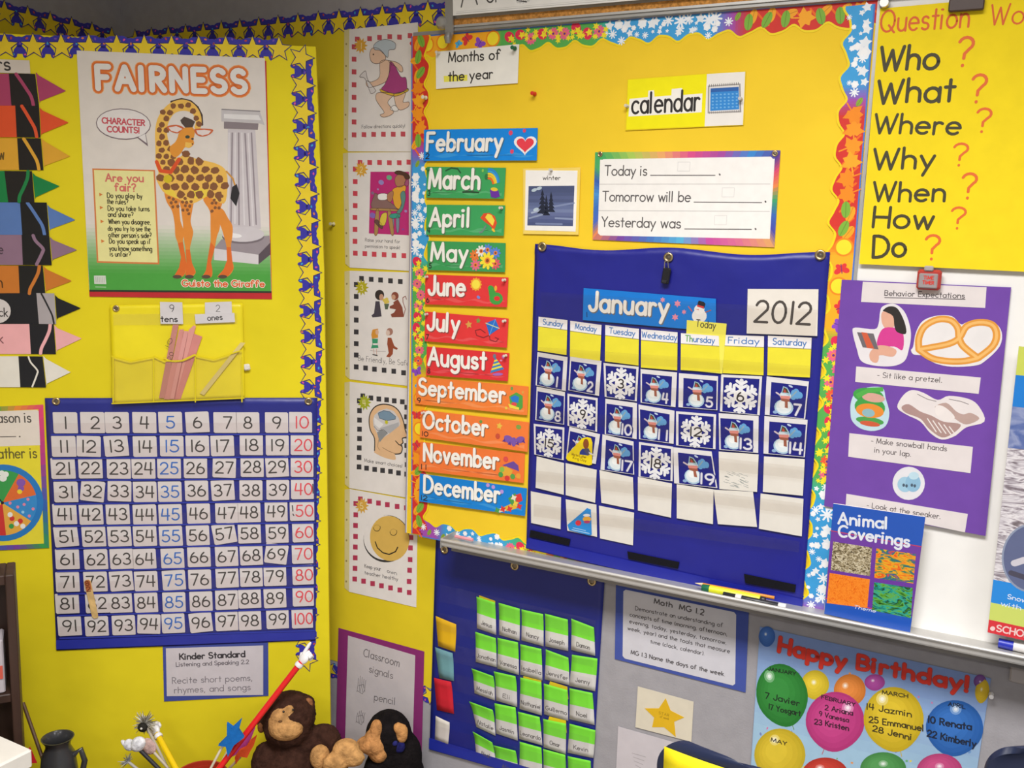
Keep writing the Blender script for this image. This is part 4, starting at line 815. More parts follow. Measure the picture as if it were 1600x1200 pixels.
A = th.art(); A.text('Follow directions quickly!', z1(248, 985), z1(618, 978), 5.2, '5A5658', .7, sw=.12); A.build('lettering')
# poster 2
th = pth_[1]; A = th.art(); A.fill(z2([(295, 230), (655, 230), (655, 826), (280, 808)]), 'BE2F78', .65)
for x, y, r, c in ((470, 285, 26, '6FB08A'), (395, 330, 26, '9A8AC8'), (315, 640, 30, '8A6ABA'), (625, 600, 14, 'A88AC0'), (315, 430, 16, '8A6A8A'), (365, 395, 10, 'A88AC0'), (600, 770, 10, '8A4A9A')): A.ell(z2(x, y), r / 6, r / 7, c, .72, 30)
for q, c, z in (([(525, 290), (560, 255), (610, 265), (625, 310), (605, 360), (560, 375), (530, 350)], 'B07A5C', .82), ([(520, 235), (560, 220), (640, 245), (665, 290), (625, 300), (600, 265), (540, 255)], '54382E', .86), ([(500, 400), (560, 370), (620, 360), (625, 400), (600, 460), (575, 560), (555, 580), (520, 545), (505, 480)], 'E2A63A', .82),
                ([(575, 440), (610, 410), (625, 470), (600, 580), (560, 630), (540, 610), (585, 540)], '5E8A82', .84), ([(455, 440), (500, 410), (510, 440), (490, 510), (455, 500)], 'B07A5C', .86), ([(330, 450), (360, 440), (540, 560), (530, 580), (310, 575)], '8A6A66', .76), ([(310, 572), (530, 580), (545, 600), (320, 592)], 'B08A56', .8),
                ([(345, 600), (375, 600), (365, 800), (330, 812)], 'B08A56', .78), ([(455, 600), (485, 600), (515, 800), (485, 810)], 'B08A56', .78), ([(370, 440), (450, 438), (448, 490), (372, 492)], 'EFEBE8', .84), ([(400, 630), (450, 620), (430, 730), (380, 720)], 'D9C44A', .79), ([(330, 700), (360, 680), (410, 740), (395, 765)], '6A4A46', .78),
                ([(480, 630), (560, 620), (570, 660), (485, 665)], '3E9A86', .83), ([(535, 660), (565, 660), (560, 790), (540, 790)], '7E8A9A', .81), ([(495, 665), (515, 665), (512, 770), (498, 770)], '7E8A9A', .74), ([(615, 330), (650, 300), (655, 350), (630, 365)], 'A8547A', .83)):
    A.fill(smooth(z2(q), 3), c, z); line_art(A, smooth(z2(q), 3), .0009, '4A3430', z + .02, True)
A.build('drawing', label='child at a desk on a magenta picture')
A = th.art(); A.text('Raise your hand for', z2(245, 882), z2(570, 900), 5, '5A5658', .7, sw=.12); A.text('permission to speak!', z2(245, 940), z2(572, 955), 5, '5A5658', .7, sw=.12); A.build('lettering')
# poster 3
th = pth_[2]; A = th.art(); BRN, BLK = '8A4A3C', '3A3230'
def figure(A, head, hr, body, hc_, bc, z=.7): A.fill(z3(body), bc, z); A.ell(z3(*head), hr / 6.3, hr / 5.6, hc_, z + .06)
figure(A, (400, 258), 45, [(360, 320), (400, 320), (420, 470), (330, 480), (320, 460), (345, 440)], BLK, '4A4450'); A.ell(z3(418, 280), 3.4, 5, 'C89A80', .82)
figure(A, (552, 268), 36, [(535, 330), (580, 300), (625, 380), (640, 475), (520, 478), (510, 450), (545, 430), (560, 400), (500, 390), (500, 370), (540, 350)], BRN, BRN); A.ell(z3(538, 280), 3.2, 4, 'C89A80', .82)
line_art(A, z3([(635, 470), (655, 400), (632, 330), (630, 285), (655, 270), (665, 300)]), .002, BRN, .72)
for x, y in ((445, 310), (470, 300), (460, 330), (480, 325)): A.ell(z3(x, y), 2.6, 2.6, 'D9C25A', .8)
A.fill(z3([(445, 345), (495, 345), (480, 400), (455, 400)]), '5A6A54', .76)
A.build('drawing', label='two figures sharing'); A = th.art(); A.fill(z3([(330, 600), (385, 590), (385, 680), (325, 690), (318, 650)]), 'D9963A', .72); A.fill(z3([(325, 690), (385, 690), (380, 740), (390, 780), (315, 785), (330, 740)]), '3E9A70', .74); A.fill(z3([(335, 735), (380, 735), (380, 752), (335, 752)]), 'E6E0DC', .78); A.fill(z3([(330, 840), (380, 850), (380, 862), (330, 850)]), '3A3A3A', .74); line_art(A, z3([(340, 790), (345, 840)]), .0012, 'C8907A', .72); line_art(A, z3([(370, 790), (372, 845)]), .0012, 'C8907A', .72); A.ell(z3(375, 625), 2.6, 4, 'DDB090', .78)
figure(A, (500, 620), 32, [(480, 680), (515, 680), (545, 760), (580, 785), (570, 800), (535, 785), (530, 840), (500, 875), (465, 868), (490, 830), (475, 740)], 'A87A6C', '9A4E36'); A.ell(z3(482, 632), 3.2, 4.4, 'D8C0B4', .8)
line_art(A, z3([(310, 805), (380, 815), (460, 815)]), .0008, '8A8484', .7); A.build('drawing', label='two figures standing')
A = th.art(); A.text('Be Friendly, Be Safe', z3(190, 905), z3(692, 958), 8, '5A5658', .7, sw=.08); A.build('lettering')
# poster 4
th = pth_[3]; A = th.art()
HD = [(350, 720), (350, 600), (310, 520), (297, 430), (310, 350), (360, 285), (440, 262), (530, 280), (590, 330), (625, 400), (640, 450), (655, 520), (672, 580), (625, 600), (632, 640), (610, 665), (625, 690), (610, 745), (555, 755), (555, 810), (450, 790), (350, 740)]
A.fill(smooth(z4(HD)), 'E2B98E', .7); A.stroke(smooth_line(z4(HD[:-3])), .003, '3A3634', .74)
A.fill(z4([(335, 420), (350, 370), (400, 325), (470, 305), (540, 330), (590, 400), (605, 460), (590, 480), (500, 550), (440, 590), (400, 640), (380, 560), (340, 480)]), 'CFCBCC', .76)
A.fill(z4([(345, 390), (440, 460), (400, 500), (350, 460)]), 'E6E4E4', .78); A.fill(z4([(400, 500), (590, 440), (590, 480), (500, 550), (420, 520)]), 'B0B0B4', .78)
A.fill(z4([(385, 350), (440, 325), (500, 335), (560, 385), (555, 410), (470, 425), (400, 400)]), '7A94AA', .82); line_art(A, z4([(385, 350), (440, 325), (500, 335), (560, 385), (555, 410), (470, 425), (400, 400)]), .0014, '4A5A6A', .84, True)
A.fill(z4([(375, 540), (420, 510), (480, 550), (440, 590), (400, 640)]), '8E9092', .8); line_art(A, z4([(345, 480), (380, 520), (440, 515), (480, 550)]), .0012, '4A4646', .84)
A.starm(A.P(*z4(468, 440)), .0065, 'C8C22A', .86, 8, .6); line_art(A, z4([(558, 625), (590, 660), (622, 672)]), .0026, '2E2A28', .84); line_art(A, z4([(430, 690), (490, 725), (555, 750)]), .0012, '8A6A50', .84); line_art(A, z4([(395, 600), (380, 680), (400, 715)]), .0016, 'A88A70', .82)
A.build('drawing', label='head in profile with a brain'); A = th.art(); A.text("Make smart choices!", z4(250, 830), z4(625, 888), 5.2, '5A5658', .7, sw=.12); A.build('lettering')
# poster 5
th = pth_[4]; A = th.art(); A.ell(z5b(445, 490), 36, 37, '3A3838', .7, 15, 36); A.ell(z5b(438, 480), 34.5, 35, 'E6E0DC', .74, 0, 36); A.ell(z5b(474, 487), 30.5, 35.5, 'D9B25A', .78, -12, 36)
for x, y in ((355, 385), (510, 425)):
    line_art(A, [z5b(x + 32 * math.cos(t), y + 34 * math.sin(t)) for t in [math.radians(a) for a in range(-20, 190, 20)]], .0018, '4A3E2A', .84); line_art(A, [z5b(x + 28 * math.cos(t), y + 26 * math.sin(t)) for t in [math.radians(a) for a in range(190, 350, 20)]], .0010, 'A8884A', .84)
line_art(A, z5b([(340, 520), (360, 575), (410, 620), (470, 637), (530, 610), (550, 570)]), .0034, '2E2822', .84); A.build('drawing', label='smiling round yellow face')
A = th.art(); A.text('Keep your', z5b(240, 760), z5b(390, 790), 5.5, '5A5658', .7, sw=.13); A.text('own', z5b(450, 805), z5b(540, 830), 5.5, '5A5658', .7, sw=.13); A.text('teacher healthy', z5b(240, 822), z5b(552, 885), 5.5, '5A5658', .7, sw=.13); A.build('lettering')
# ---- Classroom signals
zs = Z(440, 960, 5)
th = Thing(WALL, 596, 1100, 'sign', 'Classroom signals sign on purple paper behind the stuffed animals', 'sign', None, 1.8)
A = th.art(); A.slab([(529, 981), (663, 1018), (656, 1290), (523, 1226)], 0, .4, '8A2E70'); A.build('mount', label='purple mount paper')
A = th.art(); A.slab([(544, 993), (649, 1024), (642, 1262), (538, 1208)], .4, .8, 'CAC2C4'); A.build('sheet')
A = th.art()
for t, a, b, cap in (('Classroom', (640, 325), (918, 408), 12), ('signals', (685, 448), (868, 502), 11), ('pencil', (725, 668), (888, 706), 11)): A.text(t, zs(*a), zs(*b), cap, '6E686A', .95, sw=.1, slant=.12)
rr = random.Random(3)
for cx, cy in ((622, 545), (615, 785)):
    for k in range(5):
        x = cx - 30 + 14 * k; line_art(A, zs([(x + rr.uniform(-4, 4), cy + 60), (x + 6, cy + rr.uniform(-10, 10)), (x + 12, cy - 30 + rr.uniform(-40, 20))]), .0014, '7A7476', .95)
    line_art(A, zs([(cx - 30, cy + 50), (cx + 10, cy + 75), (cx + 30, cy + 40), (cx + 20, cy), (cx - 20, cy + 10)]), .0014, '7A7476', .95)
A.build('lettering', label='handwritten signals and small hand sketches')
# ---- name card chart
nz, n8 = Z(660, 840, 5.333), Z(660, 980, 5.333)
nc = Thing(WALL, 800, 1040, 'pocket_chart', 'dark blue pocket chart of green name cards hung below the marker tray', 'pocket chart', None, 4.0)
NQ = [(681, 838), (945, 897), (924, 1243), (671, 1171)]
wavy_sheet(nc, NQ, 30, 40, .7, '1C2680', .6, 5)
for px, py in ((695, 858.5), (804.5, 884), (925, 908)): grommet(nc, px, py, 1.2, .0085)
def cq(a): return [nz(*p) for p in a]
def c8(a): return [n8(*p) for p in a]
NC = [[cq(q) for q in ([(455, 488), (610, 540), (615, 810), (455, 755)], [(640, 540), (815, 590), (810, 860), (640, 810)], [(830, 595), (1010, 635), (1010, 905), (825, 855)], [(1025, 630), (1215, 680), (1215, 945), (1025, 905)], [(1245, 672), (1432, 745), (1440, 985), (1240, 935)])],
      [cq(q) for q in ([(445, 782), (615, 835), (620, 1080), (445, 1035)], [(630, 832), (800, 870), (805, 1145), (625, 1090)], [(820, 885), (995, 925), (1000, 1190), (815, 1140)], [(1032, 928), (1220, 998), (1225, 1230), (1020, 1180)], [(1250, 972), (1462, 1005), (1440, 1280), (1225, 1235)])],
      [c8(q) for q in ([(420, 335), (600, 400), (605, 610), (435, 550)], [(605, 360), (785, 400), (790, 665), (615, 610)], [(820, 415), (995, 455), (995, 735), (810, 680)], [(1015, 465), (1212, 520), (1215, 780), (1015, 725)], [(1230, 505), (1420, 545), (1435, 815), (1225, 765)])],
      [c8(q) for q in ([(400, 610), (595, 680), (610, 905), (450, 830)], [(605, 630), (780, 665), (795, 945), (615, 885)], [(800, 700), (980, 745), (1000, 985), (805, 930)], [(1010, 760), (1200, 800), (1195, 1060), (1010, 1000)], [(1230, 800), (1445, 855), (1425, 1090), (1210, 1045)])],
      [c8(q) for q in ([(430, 860), (590, 950), (615, 1150), (450, 1075)], [(605, 975), (785, 1020), (800, 1250), (615, 1195)], [(815, 950), (995, 1000), (1000, 1270), (805, 1225)], [(1010, 1010), (1195, 1060), (1195, 1320), (1010, 1270)], [(1215, 1070), (1405, 1110), (1405, 1370), (1215, 1320)])]]
NM = [['Jesus', 'Nathan', 'Nancy', 'Joseph', 'Damon'], ['Jonathan', 'Vanessa', 'Isabella', 'Jennifer', 'Jenny'], ['Messiah', 'Eli', 'Nathaniel', 'Guillermo', 'Noel'], ['Natalie', 'Jasmin', 'Leonardo', 'Omar', 'Kevin'], ['Noah', 'Alex', 'Luis', 'Marcos', 'Ruby']]
OD = ['first', 'second', 'third', 'fourth', 'fifth']
for r in range(5):
    for c in range(5):
        q = NC[r][c]; th = Thing(WALL, *centre(q), 'name_card', 'green and white name card, %s row and %s column of the name chart' % (OD[r], OD[c]), 'name card', 'green name cards in the chart', 6.5)
        A = th.art(); f = th.quad(q); N = 8
        curl = lambda s, t: 5.5 * max(0, .45 - t) ** 2 / .2 * (1.2 if (r, c) in ((2, 1), (3, 0), (4, 0), (4, 1), (2, 0)) else .5)
        sp = .52 if (r, c) not in ((3, 0), (4, 0), (4, 1), (2, 0)) else .5
        ts = [i * sp / 6 for i in range(7)] + [sp + (1 - sp) * i / 3 for i in range(1, 4)]
        v = []; fa = []; mi = []
        for t in ts:
            for k in range(5): x, y = f(k / 4, t); v.append((x, y, curl(k / 4, t) / 1000 + .0004))
        for i in range(len(ts) - 1):
            for k in range(4): a = i * 5 + k; fa.append((a, a + 5, a + 6, a + 1)); mi.append(0 if ts[i] < sp - 1e-6 else 1)
        o = mesh_obj('card', v, fa, mi, [mat('7EE23E', 'paper'), mat('D6D4CE', 'paper')], th.o, None, True); md = o.modifiers.new('thickness', 'SOLIDIFY'); md.thickness = .0005; md.offset = -1
        A = th.art(); nm = NM[r][c]; w = min(.44, .055 * len(nm)); A.textm(nm, f(.5 - w, .83), f(.5 + w, .83), .0105, '5A5652', .7, sw=.14, jit=.05)
        A.build('lettering')
        if (r, c) in ((2, 2), (2, 3), (3, 3), (0, 0)):
            th2 = Thing(WALL, *qlerp(q, .6, .02), 'yellow_slip', 'thin yellow slip peeking above the name card in row %s, column %s' % (OD[r], OD[c]), 'paper slip', 'yellow slips behind name cards', 5.6)
            A = th2.art(); dy = .05 if (r, c) in ((2, 2), (0, 0)) else .11; A.slab([qlerp(q, .12 if dy < .1 else .25, -dy), qlerp(q, .98, -dy * .8), qlerp(q, 1.02 if dy > .1 else .98, .3), qlerp(q, .1, .3)], 0, .4, 'E6C81E'); A.build('slip')
for q, lb, col in ((cq([(115, 650), (285, 720), (275, 950), (130, 905)]), 'golden yellow paper card in the name chart', 'E5B41C'), (cq([(110, 910), (255, 960), (265, 1195), (140, 1170)]), 'pale teal paper card in the name chart', '6F9FA6'), (c8([(100, 418), (243, 452), (265, 720), (120, 690)]), 'red paper card in the name chart', 'CE2433'), (c8([(115, 735), (230, 790), (217, 972), (103, 940)]), 'blank white paper card low in the name chart', 'D9D2C8')):
    th = Thing(WALL, *centre(q), 'color_card', lb, 'card', 'plain coloured cards in the name chart', 6.0); A = th.art(); f = th.quad(q); v = []; fa = []
    for j in range(6):
        for k in range(4): x, y = f(k / 3, j / 5); v.append((x, y, (.6 + 2.0 * max(0, .4 - j / 5) ** 2 / .16 + .8 * math.sin(3 * k / 3 + j)) / 1000))
    for j in range(5):
        for k in range(3): a = j * 4 + k; fa.append((a, a + 4, a + 5, a + 1))
    o = mesh_obj('card', v, fa, None, [mat(col, 'paper')], th.o, None, True); md = o.modifiers.new('thickness', 'SOLIDIFY'); md.thickness = .0005; md.offset = -1
lq = lambda s, t: qlerp(NQ, s, t)
for r in range(6):
    t0 = .215 + .132 * r
    A = nc.art(); A.film([lq(.04, t0), lq(.97, t0 - .005), lq(.97, t0 + .075), lq(.04, t0 + .08)], 5.4, film_mat('FBFAFC', .035)); A.build('clear_pocket')
A = nc.art(); A.slab([lq(0, .945), lq(1, .955), lq(1, .995), lq(0, .995)], 1.4, 3.2, '24309C', 'vinyl'); A.build('bottom_hem')
# ---- Math sign
zm = Z(900, 795, 2.963)
th = Thing(WALL, 1065, 995, 'sign', 'Math standard sign on blue paper below the marker tray', 'sign', None, 1.6)
A = th.art(); A.slab([(962.5, 911.5), (1170, 954), (1165, 1082), (960.7, 1029.6)], 0, .4, '4656A2'); A.build('mount', label='blue mount paper')
A = th.art(); q = zm([(220, 372), (742, 480), (737, 820), (216, 690)]); A.slab([qlerp(q, *p) for p in ((.02, 0), (.98, 0), (1, .03), (1, .97), (.98, 1), (.02, 1), (0, .97), (0, .03))], .4, .8, 'D0CED4'); A.build('sheet')
A = th.art()
for t, a, b, cap, sw in (('Math  MG 1.2', (362, 438), (592, 492), 8.5, .2), ('Demonstrate an understanding of', (275, 468), (680, 548), 6.2, .16), ('concepts of time (morning, afternoon,', (250, 497), (700, 588), 6.2, .16), ('evening, today, yesterday, tomorrow,', (248, 528), (696, 628), 6.2, .16), ('week, year) and the tools that measure', (240, 560), (712, 668), 6.2, .16),
                         ('time (clock, calendar).', (345, 622), (595, 678), 6.2, .16), ('MG 1.3 Name the days of the week.', (255, 672), (690, 775), 6.6, .19)): A.text(t, zm(*a), zm(*b), cap, '5A5658', .95, sw=sw, rnd=False, q=36)
A.build('lettering')
# ---- star card, white sheet
zt = Z(950, 1040, 5.714)
th = Thing(WALL, 1040, 1115, 'star_card', 'cream card with a yellow paper star on the grey wall', 'card', None, 1.8)
A = th.art(); A.slab(zt([(267, 185), (765, 322), (745, 680), (245, 550)]), 0, .4, 'DCD3BE'); A.build('card')
A = th.art(); A.slab(zt([(516, 290), (560, 400), (682, 462), (592, 500), (606, 636), (500, 548), (395, 548), (412, 462), (328, 380), (455, 380)]), .4, .9, 'E0B321'); A.text('STAR', zt(455, 430), zt(545, 455), 4, 'A88418', 1.0, sw=.15); A.text('of week', zt(465, 462), zt(545, 485), 4, 'A88418', 1.0, sw=.14); A.build('star', label='yellow five-pointed star')
th = Thing(WALL, 1000, 1190, 'notice_sheet', 'plain white sheet below the star card, partly behind the chair', 'paper', None, 1.4)
A = th.art(); A.slab([(966, 1135), (1072, 1165), (1066, 1300), (960, 1262)], 0, .4, 'CDC6CA'); A.build('sheet'); A = th.art()
for k in range(4): A.stroke(zt([(215 + 10 * k, 780 + 35 * k), (335 - 12 * k, 815 + 34 * k)]), .0012, 'A8A2A4', .55)
A.build('lettering')
# ---- birthday poster
zb1, zb2, zb8 = Z(1170, 980, 5.452), Z(1370, 1000, 6), Z(1160, 930, 3.636)
th = Thing(WALL, 1360, 1120, 'poster', 'Happy Birthday poster with coloured balloons under the tray', 'poster', None, 1.6)
BQ = [(1187.5, 979), (1548.5, 1060), (1505, 1345), (1170, 1245)]
A = th.art(); A.slab(BQ, 0, .5, '86A4CE')
for k in range(16): A.fill([qlerp(BQ, .001, k / 16), qlerp(BQ, .999, k / 16), qlerp(BQ, .999, (k + 1) / 16), qlerp(BQ, .001, (k + 1) / 16)], blend('7E97CC', 'A3C6DE', min(1, k / 9)), .55)
rc = random.Random(8)
for k in range(70):
    s, t = rc.uniform(.03, .97), rc.uniform(.12, .95); p = qlerp(BQ, s, t); A.ell(p, rc.uniform(1.5, 3), rc.uniform(1, 2), rc.choice(['E3C83C', 'D47AA8', 'E89A5A', '6F9ACF', 'E8D44A', '6FAE7A', '7E8AC0']), .6, rc.uniform(0, 180), 7)
A.build('sheet')
def balloon(c, rx, ry, rot, col, hi, z, name, texts=(), knot=None, frm=None):
    A = th.art(); dk = blend(col, '000000', .12)
    if knot: A.stroke([c, knot], .0016, blend(col, 'B0A070', .5), z - .02)
    pts = []
    for k in range(32):
        a = 2 * math.pi * k / 32; x = rx * math.cos(a); y = ry * math.sin(a); 
        if y > 0: x *= 1 - .18 * (y / ry) ** 2
        r = math.radians(rot); pts.append((c[0] + x * math.cos(r) - y * math.sin(r), c[1] + x * math.sin(r) + y * math.cos(r)))
    A.fill(pts, dk, z); 
    for i, (e, t) in enumerate(((.9, .25), (.76, .5), (.6, .75), (.42, 1))): A.fill([(c[0] + (p[0] - c[0]) * e - rx * .12 * (1 - e) * 2, c[1] + (p[1] - c[1]) * e - ry * .12 * (1 - e) * 2) for p in pts], blend(dk, blend(col, 'FFFFFF', .06), t), z + .02 * (i + 1))
    for e, cc in ((1, .35), (.6, .65), (.3, .9)): A.ell((c[0] + hi[0], c[1] + hi[1]), rx * .2 * e, ry * .2 * e, blend(col, 'FFFFFF', cc), z + .12 + .02 * (1 - e), rot)
    bo = A.build('balloon_drawing', label=name)
    if texts:
        A = th.art()
        for t, a, b, cap, sw in texts: A.text(t, a, b, cap, blend(col, '1E1A1E', .8), z + .2, sw=sw + .05, jit=.06)
        A.build('lettering', bo)
balloon(zb8(140, 235), 13, 16, 0, '3A6CC0', (-2, -4), .62, 'small blue balloon')
balloon(zb1(565, 490), 22, 23, 0, 'E6C92E', (-2, -4), .66, 'small yellow balloon'); balloon(zb1(860, 540), 25, 26, 10, 'E88736', (-7, -8), .7, 'small orange balloon'); balloon(zb8(752, 495), 16, 13, 0, 'B0489E', (-3, -3), .74, 'small purple balloon')
balloon(zb8(1350, 490), 10, 11, 0, '7A4A96', (0, 0), .62, 'tiny purple balloon'); balloon(zb8(1362, 545), 11, 19, 8, 'E5C22A', (-1, -3), .66, 'small yellow balloon at the poster edge')
balloon(zb1(285, 580), 40, 50, -14, '2F8A35', (-20, -30), .8, 'large green balloon', [('JANUARY', zb1(165, 365), zb1(400, 410), 5, .2), ('7 Javier', zb1(140, 600), zb1(430, 670), 9, .13), ('17 Yosgart', zb1(170, 695), zb1(440, 755), 8, .14)], zb1(385, 870))
balloon(zb1(735, 805), 46, 47, 5, 'CC3F88', (20, -22), .86, 'large pink balloon', [('FEBRUARY', zb1(620, 605), zb1(905, 675), 5.5, .2), ('2 Ariana', zb1(650, 700), zb1(885, 750), 7.5, .15), ('9 Vanessa', zb1(600, 752), zb1(850, 810), 7, .15), ('23 Kristen', zb1(560, 820), zb1(850, 880), 8, .16)], zb1(625, 1080))
balloon(zb8(860, 705), 47, 51, -8, 'E2C227', (-18, -32), .92, 'large yellow balloon', [('MARCH', zb8(795, 560), zb8(940, 582), 5.5, .2), ('14 Jazmin', zb8(705, 645), zb8(960, 690), 9, .13), ('25 Emmanuel', zb8(720, 720), zb8(1030, 770), 9, .15), ('28 Jenni', zb8(740, 770), zb8(960, 822), 9, .15)], zb8(905, 915))
balloon(zb8(1205, 755), 45, 44, 8, '2E6CC0', (2, -30), .98, 'large blue balloon', [('APRIL', zb8(1170, 625), zb8(1265, 645), 5.5, .2), ('10 Renata', zb8(1055, 720), zb8(1300, 765), 10, .17), ('22 Kimberly', zb8(1050, 800), zb8(1325, 862), 10, .16)])
balloon(zb1(265, 1090), 40, 42, 0, 'E0C22C', (-8, -24), .9, 'yellow balloon low on the poster', [('MAY', zb1(190, 970), zb1(322, 1005), 5.5, .2)])
balloon(zb1(650, 1250), 36, 26, 0, 'CC3A2C', (-8, -10), .94, 'red balloon low on the poster'); balloon(zb8(800, 985), 36, 26, 0, '4E9A50', (0, -8), .96, 'green balloon low on the poster'); balloon(zb8(1120, 1000), 36, 28, 0, 'CF4A86', (0, -8), 1.0, 'pink balloon low on the poster')
A = th.art()
for col, sw, z in (('B8453C', .32, 1.2), ('DE3B2E', .24, 1.26)): A.text('Happy', zb8(208, 318), zb8(580, 415), 22, col, z, sw=sw, gap=.26); A.text('Birthday!', zb8(655, 415), zb8(1285, 545), 21, col, z, sw=sw, gap=.26)
A.build('title_lettering', label='red Happy Birthday lettering')
pushpin(WALL, 1549, 1084, 2, 'D9D6D4', 'clear push pin at the corner of the birthday poster', 'gloss')
th = Thing(WALL, 1610, 1056, 'wall_plate', 'pale grey wall plate beside the birthday poster', 'wall plate'); mb = MB(); mb.box((0, 0, .004), (.07, .036, .008), 'B9B2B0', None, 'plastic', .003)
mb.build('plate', th.o)
# ================================================================== things on the golden calendar board
zq = Z(480, 0, 2.963)
th = Thing(BOARD, 745, 105, 'sign', 'white paper sign reading Months of the year at the board corner', 'sign', None, 3.2)
q = [(681, 81), (811.4, 69), (809, 130), (681.5, 139)]
A = th.art(); A.slab(q, 0, .4, 'F0EDE4'); A.fill(zq([(632, 352), (742, 346), (742, 374), (634, 380)]), 'F0E85A', .45); A.build('paper')
A = th.art(); A.text('Months of', zq(655, 288), zq(893, 274), 15, '3A3632', .6, sw=.15); A.text('the year', zq(655, 376), zq(858, 362), 14.5, '3A3632', .6, sw=.15); A.build('lettering')
# ---- month strips
m7, m6, m8 = Z(650, 190, 6.667), Z(650, 420, 6.667), Z(640, 580, 4.8)
MO = [('February', [(662, 202.7), (839.8, 199.8), (839.3, 250.8), (662.8, 251.5)], '1187E0', (.03, .70), .67, .56, 'a lace heart'), ('March', [(666.5, 260.5), (790, 262), (788, 310.8), (666.8, 309)], '3EA35E', (.035, .68), .68, .6, 'a rainbow and pot of gold'),
      ('April', [(666.5, 319.8), (788.8, 320.8), (787.7, 368.5), (666.5, 367)], '3EA35E', (.05, .565), .70, .58, 'an orange umbrella'), ('May', [(667.3, 376.3), (789.5, 379.7), (789.5, 425.3), (669, 422)], '3C9C58', (.05, .52), .66, .58, 'a bunch of flowers'),
      ('June', [(664, 428.7), (794, 433.5), (792.5, 480), (665, 475.5)], 'E33A3C', (.05, .49), .66, .6, 'a sun and green swim ring'), ('July', [(664, 486.8), (794.3, 497.7), (792.5, 543.3), (664, 533)], 'E33A3C', (.04, .42), .60, .58, 'a blue kite'),
      ('August', [(666.5, 541.5), (795.5, 552), (794, 595.5), (666.5, 585.8)], 'DE343A', (.03, .73), .63, .6, 'a striped party hat'), ('September', [(651.5, 588.3), (825.4, 604), (824.4, 648.8), (649.4, 631)], 'EF8038', (.03, .80), .63, .56, 'a school bag'),
      ('October', [(657.7, 640.4), (826.5, 660), (825, 706), (656.7, 683)], 'EF7C3A', (.03, .63), .63, .58, 'a purple bat'), ('November', [(656.7, 690.4), (819.6, 709), (818.8, 754.6), (654.6, 735)], 'EE7838', (.05, .76), .62, .56, 'a horn of plenty'),
      ('December', [(655.6, 740), (823, 763.3), (820.8, 806), (655.6, 783)], '1480D2', (.05, .76), .64, .58, 'holiday candies')]
